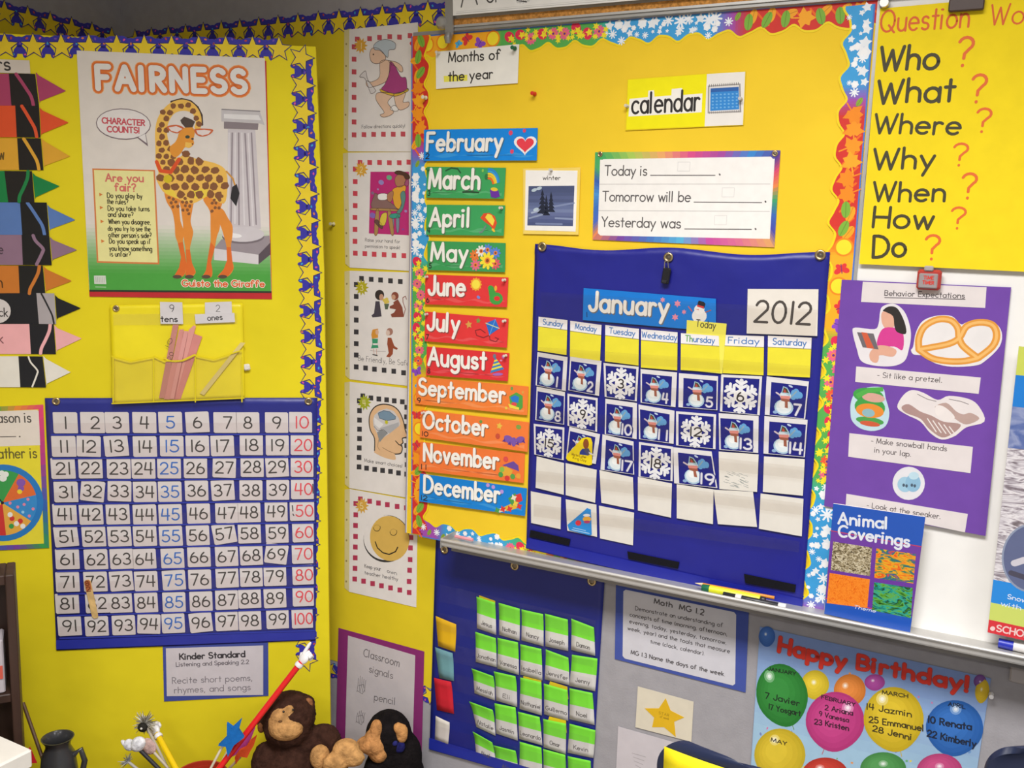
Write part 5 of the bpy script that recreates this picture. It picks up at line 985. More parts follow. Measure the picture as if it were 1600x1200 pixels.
def icon(A, name, f, k):
    "small printed picture; f maps the strip's unit square, k = metres per unit of strip height"
    E = lambda s, t, rx, ry, c, z=.9, rot=0, n=14: A.ellm(f(s, t), rx * k, ry * k, c, z, rot, n)
    P = lambda pts, c, z=.9: A.fillm([f(*p) for p in pts], c, z)
    if name == 'February':
        for s, t, r in ((.775, .14, .07), (.89, .08, .055), (.79, .72, .065)): E(s, t, r, r * 1.1, 'E0486A')
        for e, c, z in ((1.25, 'EFECEC', .9), (.95, 'E8404E', .96)):
            pts = [(.9 + e * .0048 * 16 * math.sin(a) ** 3, .5 - e * .0165 * (13 * math.cos(a) - 5 * math.cos(2 * a) - 2 * math.cos(3 * a) - math.cos(4 * a))) for a in [2 * math.pi * i / 28 for i in range(28)]]; P(pts, c, z)
    elif name == 'March':
        for i, c in enumerate(('2E8AD0', '3AA0DC', 'EFD23A', 'F0C030', 'E8642C')): A.strokem([f(.80 + (.13 - .018 * i) * math.sin(a) - .0, .55 - (.5 - .075 * i) * math.cos(a) + .0) for a in [math.radians(x) for x in range(-5, 85, 12)]], .06 * k, c, .9 + .02 * i)
        P([(.82, .7), (.93, .74), (.95, .93), (.9, .98), (.84, .95)], '6A2FA0', 1.02); E(.875, .7, .13, .06, 'E3C63A', 1.04, -6); E(.77, .3, .07, .1, '2E7A46'); E(.72, .1, .04, .05, '8AC85A')
        A.strokem([f(.25, .12), f(.32, .03), f(.40, .05), f(.44, .18)], .05 * k, '2A5A3C', .88); A.strokem([f(.48, .8), f(.58, .79), f(.68, .81)], .05 * k, '2A4A34', .88)
    elif name == 'April':
        P([(.70, .42), (.74, .27), (.81, .25), (.88, .36), (.91, .58), (.88, .82), (.82, .66), (.76, .55)], 'E0502C'); P([(.76, .40), (.79, .28), (.84, .32), (.88, .5), (.86, .68), (.81, .55)], 'F5DC4A', .95); A.strokem([f(.77, .70), f(.73, .88), f(.70, .90)], .06 * k, '6F8A80', .92)
        E(.87, .82, .08, .04, 'F0C23A', .97, -40)
    elif name == 'May':
        for s, t, c in ((.62, .45, 'E87838'), (.70, .30, 'E8E4E0'), (.78, .25, '5A82D8'), (.88, .35, '5A82D8'), (.63, .78, 'E06A8A'), (.88, .72, 'DA5A6E'), (.78, .62, 'F5DE3A')): flower(A, f(s, t), .2 * k * (1.5 if c == 'F5DE3A' else 1), .9 if c != 'F5DE3A' else 1.0, c, '8A4A2A', 9)
    elif name == 'June':
        A.starm(f(.625, .27), .23 * k, 'F2A838', .9, 12, .8); E(.625, .27, .15, .15, 'F7E24A', .96); E(.66, .7, .07, .05, '7A86D0', .9, -30)
        E(.87, .72, .25, .2, '43A047'); E(.88, .72, .11, .08, 'DE3438', .94); P([(.77, .35), (.83, .32), (.86, .5), (.86, .66), (.79, .66)], '43A047', .95); E(.80, .38, .1, .09, '43A047', .96); E(.86, .38, .05, .09, 'F2A838', .97)
    elif name == 'July':
        P([(.74, .22), (.85, .06), (.90, .36), (.79, .62)], '2B6FC8'); A.strokem([f(.74, .22), f(.90, .36)], .03 * k, 'C8D2A0', .95); A.strokem([f(.85, .06), f(.79, .62)], .025 * k, '6AA0DC', .94)
        A.strokem([f(.79, .62), f(.80, .78), f(.87, .82), f(.90, .72), f(.86, .68)], .03 * k, '8A2A30', .92); A.strokem([f(.79, .62), f(.72, .72), f(.64, .66), f(.62, .5), f(.68, .44), f(.74, .55)], .03 * k, '8A2A30', .92)
        A.starm(f(.54, .32), .14 * k, 'D9A050', .9, 5, .5, 30); A.starm(f(.65, .16), .10 * k, '7A9A4A', .9, 5, .5)
    elif name == 'August':
        P([(.84, .18), (.95, .58), (.79, .76)], '3C7FC0'); 
        for i in range(3): u = .18 + .26 * i; P([(.84 - .05 * u, .18 + .58 * u), (.84 - .05 * (u + .13), .18 + .58 * (u + .13)), (.84 + .11 * (u + .13), .18 + .4 * (u + .13)), (.84 + .11 * u, .18 + .4 * u)], 'E8DA4A', .95)
        E(.83, .15, .06, .08, '6A7A8A'); E(.88, .78, .2, .05, 'A868B8', .96, 8); E(.93, .16, .07, .04, 'B85AA0', .9, -50); E(.91, .28, .05, .03, 'E08AB0')
    elif name == 'September':
        P([(.84, .40), (.90, .24), (.955, .34), (.96, .74), (.94, .84), (.86, .80)], '55A045'); P([(.85, .44), (.89, .34), (.925, .4), (.92, .6), (.87, .58)], '2E7ACC', .95); E(.885, .66, .11, .07, 'DE4A50', .96); P([(.835, .66), (.93, .76), (.93, .84), (.85, .80)], 'E9D64A', .97); E(.86, .12, .05, .06, '6AA050'); E(.955, .22, .04, .05, 'D8A04A'); E(.82, .82, .05, .05, 'E9C84A')
    elif name == 'October':
        for s, t, rx, ry, r in ((.83, .66, .2, .13, -20), (.93, .62, .18, .11, 20), (.875, .72, .1, .16, 0)): E(s, t, rx, ry, '7A55A8', .9, r)
        for s, t in ((.79, .72), (.84, .80), (.91, .76), (.96, .66)): A.starm(f(s, t), .09 * k, '5A3A8A', .94, 3, .4, 200)
        A.starm(f(.74, .24), .13 * k, 'E8BE4A', .9, 5, .5, 10); E(.91, .2, .1, .08, '7FA04A'); E(.73, .60, .09, .1, 'C8503A'); E(.57, .17, .06, .06, '6A9A4A')
    elif name == 'November':
        P([(.80, .48), (.90, .30), (.945, .42), (.955, .62), (.90, .56)], '6A4A9A'); P([(.77, .60), (.84, .5), (.9, .62), (.88, .80), (.80, .86)], 'E0A83A', .93)
        for s, t, c in ((.79, .8, '4E9A4A'), (.85, .9, 'D23C3A'), (.90, .82, '5AA04A'), (.95, .78, 'E8A03A'), (.80, .62, '8ABA4A'), (.83, .26, 'D8504A')): E(s, t, .09, .09, c, .97)
    else:
        for p, c in (([(.73, .93), (.80, .80), (.84, .88), (.77, 1.0)], 'D9D4C8'), ([(.80, .80), (.90, .55), (.93, .75), (.84, .92)], 'E0B43A'), ([(.84, .45), (.90, .22), (.94, .5), (.88, .7)], '4E9A4A'), ([(.90, .30), (.95, .2), (.97, .45), (.92, .6)], 'D63A3A')): P(p, c)
        for s, t, c in ((.86, .82, 'D83A38'), (.91, .60, 'E8C84A'), (.945, .68, 'D83A38'), (.89, .40, 'E8DCC8'), (.75, .93, '4E9A4A'), (.80, .86, 'D83A38')): A.starm(f(s, t), .13 * k, c, .97, 4, .5, 30)
        for s, t in ((.78, .24), (.70, .12), (.65, .08)): E(s, t, .07, .07, 'B894D8')
for i, (nm, q, col, sx, bt, cap, pic) in enumerate(MO):
    cname = {'1187E0': 'bright blue', '3EA35E': 'green', '3C9C58': 'green', 'E33A3C': 'red', 'DE343A': 'red', '1480D2': 'blue'}.get(col, 'orange')
    th = Thing(BOARD, *centre(q), 'month_strip', '%s month strip reading %s with %s' % (cname, nm, pic), 'month strip', 'month strips down the calendar board', 4.5 + .35 * (i % 3), 0, -3.0)
    A = th.art(); f = th.quad(q); k = math.hypot(f(0, 1)[0] - f(0, 0)[0], f(0, 1)[1] - f(0, 0)[1]); A.slabm([f(0, 0), f(1, 0), f(1, 1), f(0, 1)], 0, .5, col, 'print')
    lt = blend(col, 'FFFFFF', .14)
    A.fillm([f(.02 + .05 * j, .80 + .05 * math.sin(j * 1.1 + i)) for j in range(20)] + [f(.97 - .05 * j, .86 + .05 * math.sin(j * .9 + i)) for j in range(20)], lt, .55)
    A.build('strip')
    A = th.art(); icon(A, nm, f, k); A.build('picture', label=pic)
    A = th.art(); p0, p1 = f(sx[0], bt), f(sx[1], bt); H = cap * k
    A.textm(nm, p0, p1, H, blend(col, '5A544C', .6), .7, sw=.2, dx=.055 * H, dy=-.05 * H, gap=.24); A.textm(nm, p0, p1, H, 'F2EFE8', .8, sw=.185, gap=.24)
    n = str(i + 2); A.textm(n, f(.02, .93), f(.02 + .03 * len(n), .93), .16 * k, '2A2A2A', .82, sw=.2); A.build('lettering')
    if nm in ('April', 'June', 'July', 'August'):
        pushpin(BOARD, *qlerp(q, .965, .09), 5.2, 'D8CFC6', 'clear push pin in the upper corner of the %s strip' % nm, 'gloss', 'push pins', .75)
    if nm in ('June', 'July', 'March', 'October'): pushpin(BOARD, *qlerp(q, .03, .08), 5.2, {'March': '2E8A50'}.get(nm, 'D8C6C0'), '%s push pin at the starting letter of the %s strip' % ({'March': 'green'}.get(nm, 'clear'), nm), 'gloss', 'push pins', .7)
# ---- winter card
th = Thing(BOARD, 861, 315, 'picture_card', 'winter picture card with dark fir trees in snow', 'card', None, 4.0)
A = th.art(); A.slab([(817.5, 263.5), (907, 261.5), (904, 367), (817.5, 365.5)], 0, .4, 'F3D56A'); A.slab(zq([(1012, 788), (1252, 790), (1243, 1072), (1008, 1066)]), .4, .8, 'F2EFEA'); A.build('card')
A = th.art(); A.text('winter', zq(1092, 832), zq(1172, 833), 6.4, '55504C', .95, sw=.17); A.build('lettering')
A = th.art(); WQ2 = zq([(1026, 862), (1238, 860), (1231, 1047), (1020, 1044)])
for k in range(12): A.fill([qlerp(WQ2, 0, k / 12), qlerp(WQ2, 1, k / 12), qlerp(WQ2, 1, (k + 1) / 12), qlerp(WQ2, 0, (k + 1) / 12)], ['4A5478', '4A5478', '4E587E', '566088', '505A80', '5E6A92', '66729A', '7480A6', '66709A', '5C6690', '525C88', '4C5680'][k], .95)
for a, b, c in (((1030, 1010), (1120, 985), '8E9AB8'), ((1120, 960), (1235, 940), '7E8AAE'), ((1040, 985), (1080, 975), 'A8B2CA'), ((1150, 1010), (1230, 1015), '8A96B8'), ((1060, 1035), (1180, 1038), '7A86AC')): A.stroke([zq(*a), zq(*b)], .004, c, 1.0)
for x, t, b, w in ((1090, 880, 985, 26), (1130, 890, 975, 20), (1108, 905, 990, 18)):
    for k in range(5): y = t + (b - t) * k / 5; A.fill(zq([(x, y - 4), (x + w * (k + 2) / 6, y + 24), (x - w * (k + 2) / 6, y + 24)]), '23283A', 1.05 + .01 * k)
    A.fill(zq([(x - 3, b - 5), (x + 3, b - 5), (x + 3, b + 6), (x - 3, b + 6)]), '1E2230', 1.05)
for p in ((1052, 880), (1075, 872), (1060, 970)): A.ell(zq(*p), 4.5, 2.5, 'B8C8D4', 1.12, -20)
A.build('picture', label='snowy landscape photo')
pushpin(BOARD, 862, 266, 4.8, 'CFCBC6', 'clear push pin above the word winter', 'gloss', 'push pins', .7)
# ---- calendar word card
zc2 = Z(800, 0, 2.963)
th = Thing(BOARD, 1071, 157, 'word_card', 'yellow and white word card reading calendar beside a small calendar picture', 'card', None, 2.6)
A = th.art(); A.slab([(980.6, 123.5), (1165.5, 110.7), (1161.8, 195.7), (977, 204)], 0, .3, 'E9CE20'); A.slab(zc2([(538, 370), (902, 343), (892, 585), (530, 600)]), .3, .6, 'F3E812'); A.slab(zc2([(903, 343), (1080, 332), (1069, 578), (892, 585)]), .3, .6, 'EBE6DF'); A.build('card')
A = th.art(); A.fill(zc2([(545, 458), (630, 450), (632, 420), (658, 418), (660, 448), (738, 442), (740, 412), (788, 408), (790, 440), (882, 433), (878, 520), (540, 540)]), 'F2EEE4', .75); A.text('calendar', zc2(556, 526), zc2(866, 510), 31, '2E2A28', .9, sw=.12); A.build('lettering', label='stepped white label with the word calendar')
A = th.art(); A.fill(zc2([(908, 397), (1058, 387), (1062, 520), (906, 525)]), '9A9490', .75); A.fill(zc2([(914, 402), (1052, 393), (1054, 514), (912, 520)]), 'DCD8D4', .78); A.fill(zc2([(920, 410), (1050, 402), (1052, 506), (918, 514)]), '2F86D0', .82); A.fill(zc2([(920, 410), (1050, 402), (1050, 420), (920, 428)]), '2A5FA8', .86)
for r in range(5):
    for c in range(7): A.ell(zc2(930 + 18.5 * c, 440 + 15 * r - c * 1), 1.8, 1.3, '6FB0E4', .88, 0, 8)
for c in range(15): A.stroke([zc2(914 + 9.6 * c, 392 - c * .7), zc2(914 + 9.6 * c, 402 - c * .7)], .0012, '6A6460', .84); A.stroke([zc2(914 + 9.6 * c, 518 - c * .5), zc2(914 + 9.6 * c, 526 - c * .5)], .0012, '8A8480', .84)
A.build('picture', label='blue calendar page picture')
pushpin(BOARD, 980.5, 166, 3, 'D8D0B8', 'clear push pin where the word calendar starts', 'gloss', 'push pins', .8); pushpin(BOARD, 1158, 155, 3, 'C8C4C0', 'clear push pin on the small calendar picture', 'gloss', 'push pins', .8)
# ---- Today board
th = Thing(BOARD, 1071, 310, 'sentence_chart', 'white Today is, Tomorrow, Yesterday chart with a rainbow edge', 'chart', None, 2.8)
TQ = [(930, 238), (1219.5, 235), (1210, 386.5), (926, 374.5)]
A = th.art(); A.slab(TQ, 0, .5, 'F0ECE6'); rainbow(A, TQ, .028, .085, ['45A860', 'A8C858', 'E8A868', 'D8508A', 'A84AA0', '3A88D0', '5A3A90', 'D84A6A', 'E8884A', '3F9F6A', '3A68B8', '4A4AA8', 'E0A068', 'D87090', 'C850A0', '58B0D8', '4A78C0', '7A48A4', 'E88A58', '4A68C0', '3A70C0', '4A90D0', '3A60B0', '4AA868'], .55)
q = zc2([(412, 737), (1210, 725), (1188, 1106), (398, 1090)]); A.fill([qlerp(q, *p) for p in ((.015, 0), (.985, 0), (1, .03), (1, .97), (.985, 1), (.015, 1), (0, .97), (0, .03))], 'F1EEE9', .62); A.build('sheet')
A = th.art()
for t, a, b in (('Today is', (430, 812), (624, 812)), ('Tomorrow will be', (420, 931), (826, 934)), ('Yesterday was', (416, 1049), (780, 1056))): A.text(t, zc2(*a), zc2(*b), 15.2, '5A5656', .75, sw=.12, gap=.16)
for a, b in (((642, 812), (940, 812)), ((843, 936), (1156, 938)), ((800, 1060), (1108, 1062))): A.stroke([zc2(*a), zc2(*b)], .002, '6E6A6A', .75)
for p in ((962, 808), (1174, 934), (1128, 1060)): A.ell(zc2(*p), 1.3, 1.8, '5A5656', .75, -30)
for a, b in (((405, 853), (1195, 852)), ((402, 975), (1192, 979))): A.stroke([zc2(*a), zc2(*b)], .0014, 'C9C5C2', .72)
for x, y in ((797, 772), (1002, 892), (967, 1020)): A.stroke(zc2([(x - 28, y - 22), (x + 28, y - 22), (x + 26, y + 20), (x - 30, y + 20)]), .0008, 'D2CECC', .72, True, True)
A.build('lettering')
for px, py in ((938, 241), (1211, 240)): grommet(th, px, py, .7, .0045)
# ---- January calendar
jc = Thing(BOARD, 1060, 670, 'pocket_chart', 'large dark blue January calendar pocket chart on the golden board', 'pocket chart', None, 5.0)
CQ = [(836, 381), (1297, 394), (1253, 959), (822, 857)]
def calendar_backing():
    f = jc.quad(CQ); v, fa = [], []; nx, ny = 48, 48
    for j in range(ny + 1):
        for i in range(nx + 1):
            s, t = i / nx, j / ny; x, y = f(s, t); sag = .010 * (math.sin(2 * math.pi * s) ** 2) * max(0, 1 - t * 9)
            fold = 0
            for hx in (.02, .45, .97):
                ang = math.atan2(s - hx, t + .02); fold += math.sin(ang * 9 + hx * 7) * max(0, 1 - t / .22) * .9
            v.append((x, y - sag, (fold * 1.3 + .5 * math.sin(9 * s + 5 * t)) / 1000))
    for j in range(ny):
        for i in range(nx): a = j * (nx + 1) + i; fa.append((a, a + nx + 1, a + nx + 2, a + 1))
    o = mesh_obj('backing', v, fa, None, [mat('1D2086', 'vinyl')], jc.o, None, True); md = o.modifiers.new('thickness', 'SOLIDIFY'); md.thickness = .0006; md.offset = -1
calendar_backing()
for px, py in ((848, 385.5), (1045, 402), (1282, 398.5)): grommet(jc, px, py, 2.6, .008)
A = jc.art(); A.slab([(826, 840), (1255, 936), (1253, 957), (822, 855)], 1.5, 3.2, '1B2394', 'vinyl'); A.build('bottom_hem')
for k, q in enumerate(([(829.5, 827.5), (892, 842), (890, 852), (828, 838)], [(981, 861), (1062, 877.7), (1060, 888), (982.7, 872.6)], [(1163, 896), (1244, 913), (1242.6, 925), (1165, 910)])):
    A = jc.art(); A.slab(q, 2.2, 3.6, '121118', 'cloth'); A.build('fastener_strip', label='black fastener strip')
z1c, z2c, z3c, z4c, z5c, z6c = Z(820, 440, 6.667), Z(1040, 440, 6.154), Z(820, 590, 6.667), Z(1040, 590, 6.667), Z(810, 730, 6.667), Z(1030, 740, 5.454)
# January strip, 2012 card
th = Thing(BOARD, 1015, 485, 'month_strip', 'bright blue January strip with a snowman in the calendar chart', 'month strip', None, 8.5)
q = [(912, 450), (1118.8, 466.8), (1118.8, 518), (910.7, 500)]
A = th.art(); A.slab(q, 0, .5, '1478D0', 'print'); A.build('strip')
A = th.art(); A.text('January', (921.5, 485), (1043, 494), 29, '6A6C70', .7, sw=.2, dx=.002, dy=-.002, gap=.24); A.text('January', (921.5, 485), (1043, 494), 29, 'E8E4DC', .8, sw=.185, gap=.24); A.text('1', (916.5, 495), (917.5, 495), 7, '1E3A6A', .8, sw=.2); A.build('lettering')
A = th.art()
for p, r in (((115, 212), 5), ((178, 292), 3.5), ((92, 342), 5)): A.starm(A.P(*z2c(*p)), r * .0016, 'E08AA0', .7, 6, .55)
A.starm(A.P(*z1c(1437, 190)), .006, 'D88AA0', .7, 6, .55)
for c, rx, ry, cc, z in (((325, 330), 11.5, 11, 'E6E4E0', .72), ((325, 268), 8, 7.5, 'ECEAE6', .76)): A.ell(z2c(*c), rx, ry, cc, z)
A.fill(z2c([(310, 205), (320, 182), (370, 196), (385, 215), (368, 262), (305, 238)]), '1E1A1E', .82); A.fill(z2c([(305, 222), (370, 240), (368, 258), (303, 240)]), 'D23A3A', .86); A.stroke(z2c([(255, 285), (220, 240)]), .002, 'C85A4A', .76); A.stroke(z2c([(385, 295), (435, 275)]), .002, 'A85A4A', .76); A.fill(z2c([(320, 265), (285, 262), (320, 275)]), 'E0603A', .84)
A.build('snowman_picture')
th = Thing(BOARD, 1223, 488, 'year_card', 'white card handwritten 2012 in the calendar chart', 'card', None, 9.0)
A = th.art(); A.slab([(1168.4, 451.4), (1279, 452), (1277, 525), (1166.7, 521)], 0, .5, 'E2DCD2'); A.build('card'); A = th.art(); A.text('2012', z2c(855, 385), z2c(1385, 412), 33, '4A4440', .65, sw=.12, slant=.05); A.build('lettering')
# day cards
th = Thing(BOARD, 1100, 540, 'today_tag', 'slanted yellow Today tag tucked behind the Thursday card', 'tag', None, 9.2)
A = th.art(); A.slab(z2c([(205, 370), (588, 405), (545, 885), (185, 850)]), 0, .4, 'EBE35A'); A.build('tag'); A = th.art(); A.text('Today', z2c(292, 432), z2c(478, 455), 11, '4A4838', .5, sw=.12); A.build('lettering')
DQ = [('Sunday', z1c([(145, 365), (445, 402), (435, 765), (135, 720)])), ('Monday', z1c([(475, 408), (800, 452), (785, 825), (470, 780)])), ('Tuesday', z1c([(840, 453), (1190, 492), (1185, 875), (835, 830)])), ('Wednesday', z1c([(1212, 495), (1592, 528), (1588, 925), (1210, 895)])), ('Thursday', z2c([(148, 495), (512, 522), (525, 872), (145, 850)])), ('Friday', z2c([(560, 512), (947, 525), (942, 900), (550, 880)])), ('Saturday', z2c([(985, 520), (1405, 540), (1388, 922), (978, 900)]))]
for d, q in DQ:
    th = Thing(BOARD, *centre(q), 'day_card', 'yellow and white weekday card reading %s' % d, 'day card', 'weekday cards in the calendar', 8.2 if d != 'Thursday' else 9.8)
    A = th.art(); f = th.quad(q); A.slabm([f(0, 0), f(1, 0), f(1, 1), f(0, 1)], 0, .5, 'E6DA38'); A.fillm([f(.0, 0.0), f(1, 0), f(1, .285), f(0, .285)], 'E9E6E6', .58); A.strokem([f(0, .285), f(1, .285)], .0014, '8A8458', .62, False); A.build('card')
    A = th.art(); w = .16 if d in ('Sunday', 'Monday') else .02 if d == 'Wednesday' else .12
    A.textm(d, f(w, .21), f(1 - w, .21), .0125, '3C74B4', .75, sw=.15); 
    if d == 'Thursday': A.textm('Th', f(.12, .21), f(.30, .21), .0125, '6AA84A', .8, sw=.15)
    A.build('lettering')
# date cards
DATE = {1: [(840, 550), (887, 558), (884, 611), (837, 602)], 2: [(891, 557), (940, 564), (936, 618.5), (888, 609.5)], 3: [(943, 567), (998, 573), (995, 627), (945, 620)], 4: [(1001, 576.5), (1058, 582), (1055.5, 636), (1001, 629)], 5: [(1061, 583), (1122, 588), (1121, 641), (1060, 636)], 6: [(1127, 585), (1191, 588), (1187, 649), (1125, 643)], 7: [(1198, 588), (1264, 596), (1258, 655), (1195, 648)],
 8: [(838.8, 604), (883, 612.5), (881.5, 663.5), (836.5, 656)], 9: [(886.8, 614.8), (934, 622), (933, 674.8), (886.8, 665)], 10: [(946, 623), (995.5, 629.8), (994.8, 686), (945, 678.5)], 11: [(997.8, 632), (1054, 641.8), (1052.5, 693.5), (998.5, 686)], 12: [(1056.5, 642.5), (1119, 647.5), (1118, 701.8), (1056.5, 695.8)], 13: [(1123, 645.5), (1185.5, 650), (1184.8, 707.8), (1124, 702.5)], 14: [(1194.5, 650), (1262, 656), (1257.5, 714.5), (1193, 708.5)],
 15: [(834, 662), (882, 668), (880.8, 719), (835, 710)], 16: [(889.8, 666.5), (937.8, 678.5), (931, 725), (884.5, 716)], 17: [(941.5, 678.5), (990, 689.8), (991, 741.5), (938.5, 734)], 18: [(998.5, 690.5), (1051.8, 698), (1051, 752), (997.8, 744.5)], 19: [(1052, 698.8), (1112, 705.5), (1121, 762.5), (1053.5, 755)]}
def snowman(A, f, k):
    E = lambda s, t, rx, ry, c, z, rot=0: A.ellm(f(s, t), rx * k, ry * k, c, z, rot, 16)
    E(.40, .73, .29, .25, 'A8C4D8', .9); E(.40, .71, .24, .22, 'D9E2E4', .94); E(.38, .66, .13, .12, 'E9ECEA', .96); E(.16, .9, .07, .05, '8AA8CC', .9)
    E(.42, .36, .17, .14, 'C9D4DA', .95); A.fillm([f(.28, .38), (f(.55, .36)), f(.56, .44), f(.42, .5), f(.29, .46)], 'D98A80', .98)
    A.fillm([f(.30, .30), f(.34, .08), f(.46, .12), f(.56, .28), f(.54, .36), f(.42, .3)], '9AB8C4', .99); A.fillm([f(.33, .28), f(.36, .11), f(.45, .15), f(.52, .28), f(.44, .27)], '4A4430', 1.02); A.fillm([f(.36, .27), f(.38, .16), f(.43, .22), f(.44, .28)], 'B0443A', 1.04)
    A.fillm([f(.30, .46), f(.55, .46), f(.56, .53), f(.50, .54), f(.52, .74), f(.43, .73), (f(.42, .55)), f(.31, .53)], '9A5A44', 1.02)
    A.strokem([f(.16, .30), f(.26, .36)], .05 * k, 'C9B8C0', .95); A.strokem([f(.56, .42), f(.72, .2)], .04 * k, '8AA0A8', .93)
    for s, t in ((.66, .26), (.74, .32), (.82, .30), (.72, .22), (.64, .36)): E(s, t, .09, .11, '5F9ACB', .92, 20)
    E(.55, .06, .07, .03, 'B9C8E0', .9, -20)
def snowflake(A, f, k):
    c = f(.5, .52)
    for j in range(6):
        a = math.radians(90 + 60 * j); d = (math.cos(a), math.sin(a)); p = (-d[1], d[0]); R = .47 * k
        A.strokem([c, (c[0] + d[0] * R, c[1] + d[1] * R)], .12 * k, 'D6D6DA', .9)
        for e, l in ((.5, .2), (.78, .17)):
            for sg in (1, -1):
                b = (c[0] + d[0] * R * e, c[1] + d[1] * R * e); A.strokem([b, (b[0] + (d[0] * .6 + p[0] * sg) * l * k * .8, b[1] + (d[1] * .6 + p[1] * sg) * l * k * .8)], .085 * k, 'E2E2E4', .93)
    A.ellm(c, .2 * k, .2 * k, 'E6E4E2', .96)
for n, q in DATE.items():
    flake_ = n in (3, 6, 9, 12, 15, 18)
    lab = ('dark blue snowflake date card numbered %d' if flake_ else 'dark blue snowman date card numbered %d') % n if n != 16 else 'dark blue date card mostly covered by the yellow triangle'
    th = Thing(BOARD, *centre(q), 'date_card', lab, 'date card', 'date cards in the January calendar', 8.0 + .2 * (n % 2))
    A = th.art(); f = th.quad(q); A.slabm([f(0, 0), f(1, 0), f(1, 1), f(0, 1)], 0, .5, 'D9D6D6', 'paper')
    rn = random.Random(n); top = .13 if not flake_ else .07; l = .04 if n not in (5, 7, 12, 14, 19, 17) else .12; r = .97 if n not in (1, 2, 4, 10, 11, 13, 16) else .87
    if flake_: l, r = .06, .94
    g = lambda s, t: f(l + (r - l) * s, top + (.985 - top) * t)
    k = math.hypot(g(0, 1)[0] - g(0, 0)[0], g(0, 1)[1] - g(0, 0)[1]) * .97
    A.fillm([g(0, 0), g(1, 0), g(1, 1), g(0, 1)], '1B1E7A', .6, 'gloss'); A.build('card')
    A = th.art(); (snowflake if flake_ else snowman)(A, g, k); A.build('picture')
    A = th.art(); s = str(n)
    if flake_:
        w = .09 if n < 10 else .17; A.textm(s, g(.5 - w, .66), g(.5 + w, .66), .28 * k, '3A3434', 1.1, sw=.17)
    else:
        w0 = .70 if n < 10 else .58; w1 = .88 if n < 10 else .95
        if n == 1: w0, w1 = .78, .80
        A.textm(s, g(w0, .92), g(w1, .92), .33 * k, '2A2C78', 1.1, sw=.40); A.textm(s, g(w0, .92), g(w1, .92), .33 * k, 'D4D2DA', 1.14, sw=.2)
    A.build('numeral')
BL_ = [('Friday, third row, with a grey smudge', [(1123, 705.5), (1185.5, 710), (1183, 768.5), (1124, 764)]), ('Saturday, third row', [(1193.8, 713), (1257.5, 717.5), (1254.5, 774.5), (1192, 768.5)]),
 ('Sunday, fourth row', [(838.8, 713), (881.5, 723.5), (881, 773), (837, 762)]), ('Monday, fourth row', [(883.8, 723.5), (932.5, 734), (930, 785.5), (884, 773.5)]), ('Tuesday, fourth row', [(936.8, 734.5), (989, 745.8), (990.8, 796), (939.8, 785.5)]), ('Wednesday, fourth row', [(996.8, 745), (1050, 755.5), (1048.5, 808.8), (996.8, 797.5)]), ('Thursday, fourth row', [(1057.5, 756.5), (1115, 764.8), (1114, 818.8), (1057.5, 809.7)]), ('Friday, fourth row, tilted', [(1115, 765), (1176.7, 768.4), (1183, 823.4), (1121.7, 818.8)]), ('Saturday, fourth row', [(1188.6, 771), (1255.5, 779.4), (1252.8, 838), (1185.8, 826)]),
 ('Sunday, last row', [(829.5, 767.5), (876.8, 777), (876, 826.8), (830, 817)]), ('Monday, last row, behind the blue triangle', [(884, 780), (932, 788.5), (933, 838.8), (886.5, 829)]), ('Tuesday, last row', [(936, 790), (990.8, 801), (989, 852), (937.5, 841)])]
for lb, q in BL_:
    th = Thing(BOARD, *centre(q), 'blank_card', 'blank white calendar card under %s' % lb, 'card', 'blank cards in the January calendar', 8.1 + random.uniform(0, .25))
    A = th.art(); A.slab(q, 0, .5, 'DDD8CE'); A.build('card')
    if 'smudge' in lb:
        A = th.art(); rs = random.Random(2)
        for k in range(46): s, t = rs.uniform(.1, .7), rs.uniform(.5, .9); A.stroke([qlerp(q, s, t), qlerp(q, s + .1, t + .03)], .0008, rs.choice(['8A908C', 'A8ACA8', '9AA09C']), .6, False)
        A.build('smudge', label='grey scribble')
th = Thing(BOARD, *z3c(580, 770), 'holiday_tag', 'yellow triangle tag with a small portrait over the date 16', 'tag', None, 9.4)
A = th.art(); T0 = z3c([(650, 618), (690, 630), (705, 680), (700, 905), (670, 915), (450, 865), (430, 840), (440, 800), (600, 630)]); A.slab(T0, 0, .4, 'E8CF16'); A.fill(z3c([(600, 740), (660, 740), (662, 812), (570, 800), (575, 770)]), '2A3A8A', .5)
A.ell(z3c(638, 690), 4.5, 8, '8A4A22', .55, 0); A.fill(z3c([(615, 740), (665, 735), (690, 790), (660, 812), (620, 770)]), '4A4A6A', .56); A.fill(z3c([(665, 770), (720, 800), (718, 815), (672, 792)]), 'D9D6D0', .58)
A.text('Martin Luther', z3c(490, 810), z3c(640, 842), 4, '8A6A10', .55, sw=.16, rnd=False); A.text('King Day', z3c(500, 845), z3c(640, 878), 4, '8A6A10', .55, sw=.16, rnd=False); A.build('tag')
th = Thing(BOARD, *z5c(650, 590), 'holiday_tag', 'blue triangle tag with red and yellow dots in the last row', 'tag', None, 9.4)
A = th.art(); A.slab(z5c([(715, 425), (755, 440), (765, 700), (745, 712), (530, 655), (512, 600), (700, 440)]), 0, .4, '2C86CE'); A.ell(z5c(625, 580), 4.6, 4.2, 'D23440', .5); A.ell(z5c(715, 540), 6.6, 4.2, 'E3A83A', .5); A.ell(z5c(712, 500), 5.5, 2.2, 'DCE0E4', .55); A.ell(z5c(715, 570), 5, 2.2, 'B03A6A', .55); A.stroke(z5c([(560, 650), (740, 690)]), .002, 'A8CCE8', .5); A.stroke(z5c([(570, 630), (700, 660)]), .0015, 'A8CCE8', .5); A.build('tag')
